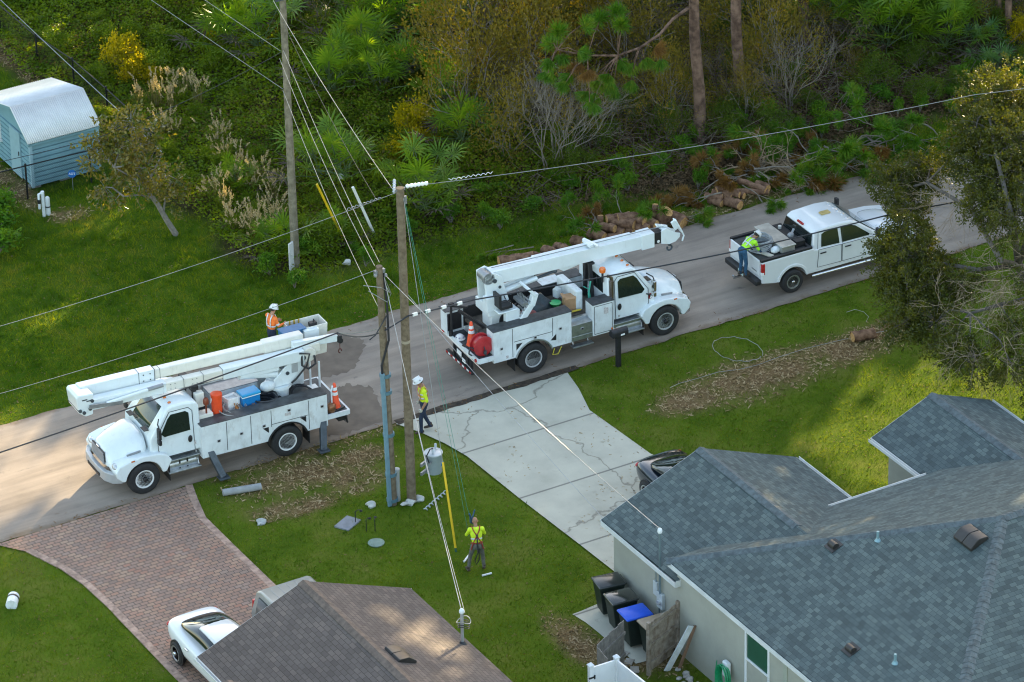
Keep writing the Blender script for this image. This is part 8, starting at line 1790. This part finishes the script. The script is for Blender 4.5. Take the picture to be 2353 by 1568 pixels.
oak = broad_tree('oak_tree', ob_, 'large dark leafed oak with bare grey twigs overhanging the road at the right', 'tree', ot, [(c, r*1.2, int(n*2.7)) for c, r, n in ol], OAKL, 34, .10, .048, BARKO, .42, 6, .2)
rg2 = random.Random(8); segs = []
for px, py, z in ((2260, 640, 4.8), (2320, 620, 5.0), (2300, 720, 4.3), (2340, 690, 4.6), (2230, 460, 6.2), (2190, 450, 6.2), (2210, 420, 6.3), (2350, 560, 5.4), (2280, 800, 3.8), (2330, 640, 4.8), (2250, 700, 4.5), (2200, 690, 4.4), (2345, 760, 4.2), (2300, 660, 4.8), (2260, 760, 4.1), (2320, 790, 4.0), (2350, 620, 5.0), (2240, 590, 5.1), (2290, 600, 5.0), (2340, 840, 3.6), (2210, 760, 4.0), (2270, 660, 4.7)):
    p = O(px, py, z)-ob_
    for k in range(5):
        a = rg2.uniform(0, 2*pi); grow(p+Vector((rg2.gauss(0, .3), rg2.gauss(0, .3), rg2.gauss(0, .3))), Vector((cos(a), sin(a), rg2.uniform(-.7, .3))).normalized(), .72, .011, 3, segs, [], rg2, (2, 3), .5, -.04, .75, .16, .66)
wood(segs, 'dead_twigs', M('pale_dead_twig', (.33, .25, .17), .9, 0, .2, 3), oak, 4)
# ---- logs and brush
CUT = M('cut_wood', (.50, .25, .075), .8, 0, .2, 14, col2=(.60, .36, .14)); LOGB = M('log_bark', (.17, .08, .042), .95, 0, .4, 5, col2=(.30, .17, .10), bump=.7, bs=22, bdist=.03)
def log(p, d, L, r, label, group):
    p = Vector(p); d = Vector(d).normalized(); r0 = empty('log', p, 0, label, 'log', group)
    mb = MB(); N = 7; sd = d.orthogonal(); mb.tube([d*L*(k/N-.5)+sd*.015*sin(k*2.1) for k in range(N+1)], [r*(1+.05*sin(k*2.7)) for k in range(N+1)], 14, cap=False); mb.build('bark', LOGB, r0, smooth=True)
    for s_ in (-1, 1): mb = MB(); e = d*L*.5*s_+(sd*.015*sin((0 if s_ < 0 else N)*2.1)); mb.cyl(e-d*.02*s_, e+d*.006*s_, r*.97, r*.95, 14); mb.build('cut_end', CUT, r0, smooth=True)
    return r0
rg3 = random.Random(4)
def L_(px, py, z): v = at(px, py, z); return (v.x, v.y, v.z+gzf(v.x, v.y)*.6)
log(L_(1185, 597, .2), (1, -.3, 0), 1.15, .2, 'long thick log with peeled bark at the left end of the log row', None)
for px, py, r, dx, dy, L in ((1205+30, 590, .14, .3, -1, .5), (1262, 578, .17, .2, -1, .5), (1290, 570, .16, .3, -1, .5), (1330, 555, .17, .3, -1, .5)): log(L_(px, py, .18), (dx, dy, .1), L, r, 'reddish short log half hidden behind the crane boom', 'logs behind the crane boom')
for i, (px, py, z, r, d, L) in enumerate(((1372, 540, .2, .17, (.5, -1, 0), .6), (1395, 522, .35, .14, (.6, -1, .1), .6), (1412, 530, .18, .16, (.7, -1, 0), .7), (1432, 512, .45, .17, (.8, -1, 0), .8), (1440, 528, .2, .15, (.5, -1, 0), .6), (1462, 505, .5, .16, (.5, -1, .1), .7), (1470, 522, .3, .18, (.6, -1, 0), .7), (1450, 498, .6, .15, (1, -.4, 0), .9), (1485, 510, .4, .17, (.5, -1, 0), .8), (1380, 512, .4, .1, (.1, .2, 1), .5), (1402, 545, .12, .12, (1, -.3, 0), .7), (1420, 500, .55, .15, (1, -.3, 0), .8))):
    log(L_(px, py, z), d, L, r, 'cut pine log in the big stack behind the crane boom tip', 'big log stack')
log(L_(1520, 503, .35), (.25, -.5, .9), .75, .24, 'thick log standing tilted in the big log stack', None); log(L_(1556, 505, .24), (.45, -1, -.15), .55, .24, 'thick log with a pale cut face at the right end of the big stack', None); log(L_(1505, 490, .55), (.1, .1, 1), .6, .1, 'thin upright log between the thick logs', None)
for i, (px, py, z, r, d, L) in enumerate(((1645, 463, .16, .13, (.5, -1, 0), .5), (1685, 466, .18, .17, (.4, -1, 0), .6), (1660, 446, .35, .13, (.8, -1, 0), .7), (1680, 444, .42, .12, (.9, -1, 0), .6), (1665, 430, .55, .12, (1, -.2, .2), .6), (1640, 452, .3, .12, (.9, -.8, 0), .6), (1665, 462, .15, .11, (.3, -1, 0), .6), (1695, 446, .3, .12, (.6, -1, 0), .5))):
    log(L_(px, py, z), d, L, r, 'cut pine log in the small stack near the pickup', 'small log stack')
log(L_(1715, 440, .3), (1, -.75, .0), 1.5, .1, 'long thin log lying right of the small stack', None); log(L_(1728, 425, .45), (.5, -1, -.1), 1.1, .1, 'slim log propped on the long thin log', None); log(L_(1752, 428, .3), (.3, -1, 0), .5, .15, 'short log at the brush pile beyond the small stack', None)
log((9.5, -5.9, .17), (1, -.2, 0), .75, .17, 'split log with a yellow face lying on the right lawn', None)
def pbranch(seed, brown=False):
    rg = random.Random(seed); r0 = empty('pine_branch', (0, 0, 0), 0, '', 'pine branch', 'cut pine branches in the brush pile'); segs = []; tips = []; out = []
    grow(Vector((0, 0, 0)), Vector((1, 0, .12)), 1.0, .03, 2, segs, tips, rg, (2, 3), .5, -.02, .7)
    for p, d in tips:
        for q in range(2): tuft(p-d*.12*q, d*.7+Vector((0, 0, -.3)), 75, .36, out, .026)
    wood(segs, 'wood', TWG, r0, 5); cat_mesh('needles', out, NEEDB if brown else NEED, r0); return r0
pb = [pbranch(1), pbranch(2), pbranch(3, True), pbranch(4)]
for i in range(70):
    t = rg3.random(); px = 1650+(2130-1650)*t; py = 443-(443-312)*t+rg3.uniform(-45, 8); z = rg3.uniform(.1, .75); p = at(px, py, z); q = pb[2 if rg3.random() < (.55 if t < .35 else .15) else rg3.choice((0, 1, 3))]
    o = put(q, 0, p.x, p.y, rg3.uniform(.7, 1.15), rg3.uniform(0, 6), z=max(.02, z+gzf(p.x, p.y))); o.rotation_euler = (rg3.uniform(-.4, .4), rg3.uniform(-.3, .5), rg3.uniform(0, 6)); o['label'] = 'cut pine branch in the long brush pile behind the pickup'; o['group'] = 'branches of the long brush pile'
for i in range(16):
    p = at(rg3.uniform(1180, 1620), 0, 0); px = rg3.uniform(1180, 1640); py = 575-(px-1180)*.19+rg3.uniform(-30, 6); p = at(px, py, .15); q = rg3.choice(pb); o = put(q, 0, p.x, p.y, rg3.uniform(.5, .85), 0, z=.2+gzf(p.x, p.y)); o.rotation_euler = (rg3.uniform(-.3, .3), rg3.uniform(-.2, .3), rg3.uniform(0, 6)); o['label'] = 'small cut pine branch on the verge around the log row'; o['group'] = 'branches around the log row'
bs_ = bare('brush_heap', 1.6, 9, 17, M('tan_brush', (.3, .215, .13), .9, 0, .25, 3), 'tangled heap of tan bare branches above the small log stack', 'brush heap', None, 3, -.1, 1.2, .035)
p = at(1740, 400, .2); bs_.location = p; k2 = dup(bs_); p = at(1820, 400, .2); k2.location = p; k2.rotation_euler.z = 2; k2['label'] = 'tangled heap of tan bare branches right of the other heap'
# ============================================================ UNSEEN LEAF BELT ADDED TO SHADE THE STREET (holes cut for the sun patches)
S0 = np.array([SUN_H.x, SUN_H.y])/SUN_H.length; T0 = np.array([-S0[1], S0[0]]); TE = math.tan(SUN_EL)
def gap(px, py, z, rt, rz): 
    p = at(px, py, z); s_ = p.x*S0[0]+p.y*S0[1]; t = p.x*T0[0]+p.y*T0[1]; return (s_, t, p.z, rt, rz)
GAPS = [gap(60, 1120, 0, 3.0, .8), gap(165, 1050, 0, 1.6, .5), gap(30, 1000, 0, 1.6, .4), gap(445, 1095, 0, .9, .3), gap(2230, 900, 0, 4.2, 1.0), gap(2120, 985, 0, 3.2, .7), gap(2010, 1040, 0, 3.0, .7), gap(2320, 1080, 0, 3.5, 1.0), gap(2040, 1120, 0, 2.4, .6), gap(1800, 1010, 0, 1.2, .25), gap(1900, 1000, 0, 1.0, .25), gap(2330, 1000, 0, 2.5, .9), gap(250, 520, 0, 1.5, .5), gap(290, 140, 1.2, 1.2, .6), gap(960, 300, 1.2, 1.6, .7), gap(40, 1300, 0, 1.2, .4),
        gap(1855, 1155, 3, .55, .22), gap(2280, 1170, 5, 1.4, .28), gap(2060, 1180, 4, .5, .16), gap(1060, 1510, 2.6, 2.2, .42), gap(960, 1420, 3.2, 1.8, .35), gap(1000, 1540, 3., 1.6, .3), gap(745, 1375, 3.5, .5, .2), gap(80, 225, 2.6, 1.4, .4), gap(400, 190, 1.2, 1.2, .5), gap(2290, 300, 8, 2.4, 1.2), gap(2150, 420, 6, 1.2, .6), gap(300, 400, 2, 1.2, .6), gap(540, 400, 1.2, .9, .5), gap(1050, 130, 1.8, 1.3, .6), gap(870, 40, 1.5, 1.3, .5), gap(850, 200, 1.5, .7, .3), gap(1250, 40, 2, 1.5, .5), gap(620, 60, 1.2, .9, .4), gap(1800, 60, 1.5, 1.2, .5), gap(760, 560, .8, .7, .3), gap(2140, 620, 4.5, .9, .4), gap(930, 350, .8, 1.5, .5), gap(150, 40, 1, 1.5, .5)]
n = 95000
s_ = NR.uniform(38, 50, n); t = NR.uniform(-44, 42, n); hmax = 24+4*vnoise(t, s_*0, .15, 91); z = NR.uniform(0, 1, n)*hmax
keep = np.ones(n, bool)
for gs, gt_, gz_, rt, rz in GAPS:
    zz_ = z-(gz_+(s_-gs)*TE); tt = t-gt_; w = vnoise(t, z, .9, 92)*.5+.75; keep &= ((tt/(rt*w))**2+(zz_/(rz*w))**2) > 1
keep &= (vnoise(t+s_*.3, z, .35, 93) > .08)
s_, t, z = s_[keep], t[keep], z[keep]
P = np.stack([s_*S0[0]+t*T0[0], s_*S0[1]+t*T0[1], z], -1); V, Fc = leafquads(P, NR.uniform(.7, 1.1, len(P)), NR.uniform(.45, .7, len(P)), unit(len(P)))
tag(npmesh('woodland', V, Fc, leafmat('woodland_leaf', [(.3, (.012, .03, .008)), (.6, (.04, .07, .015))], .3, .12, .7, .2, 3), n=4), 'dense woodland standing beyond the road', 'woodland', kind='stuff')
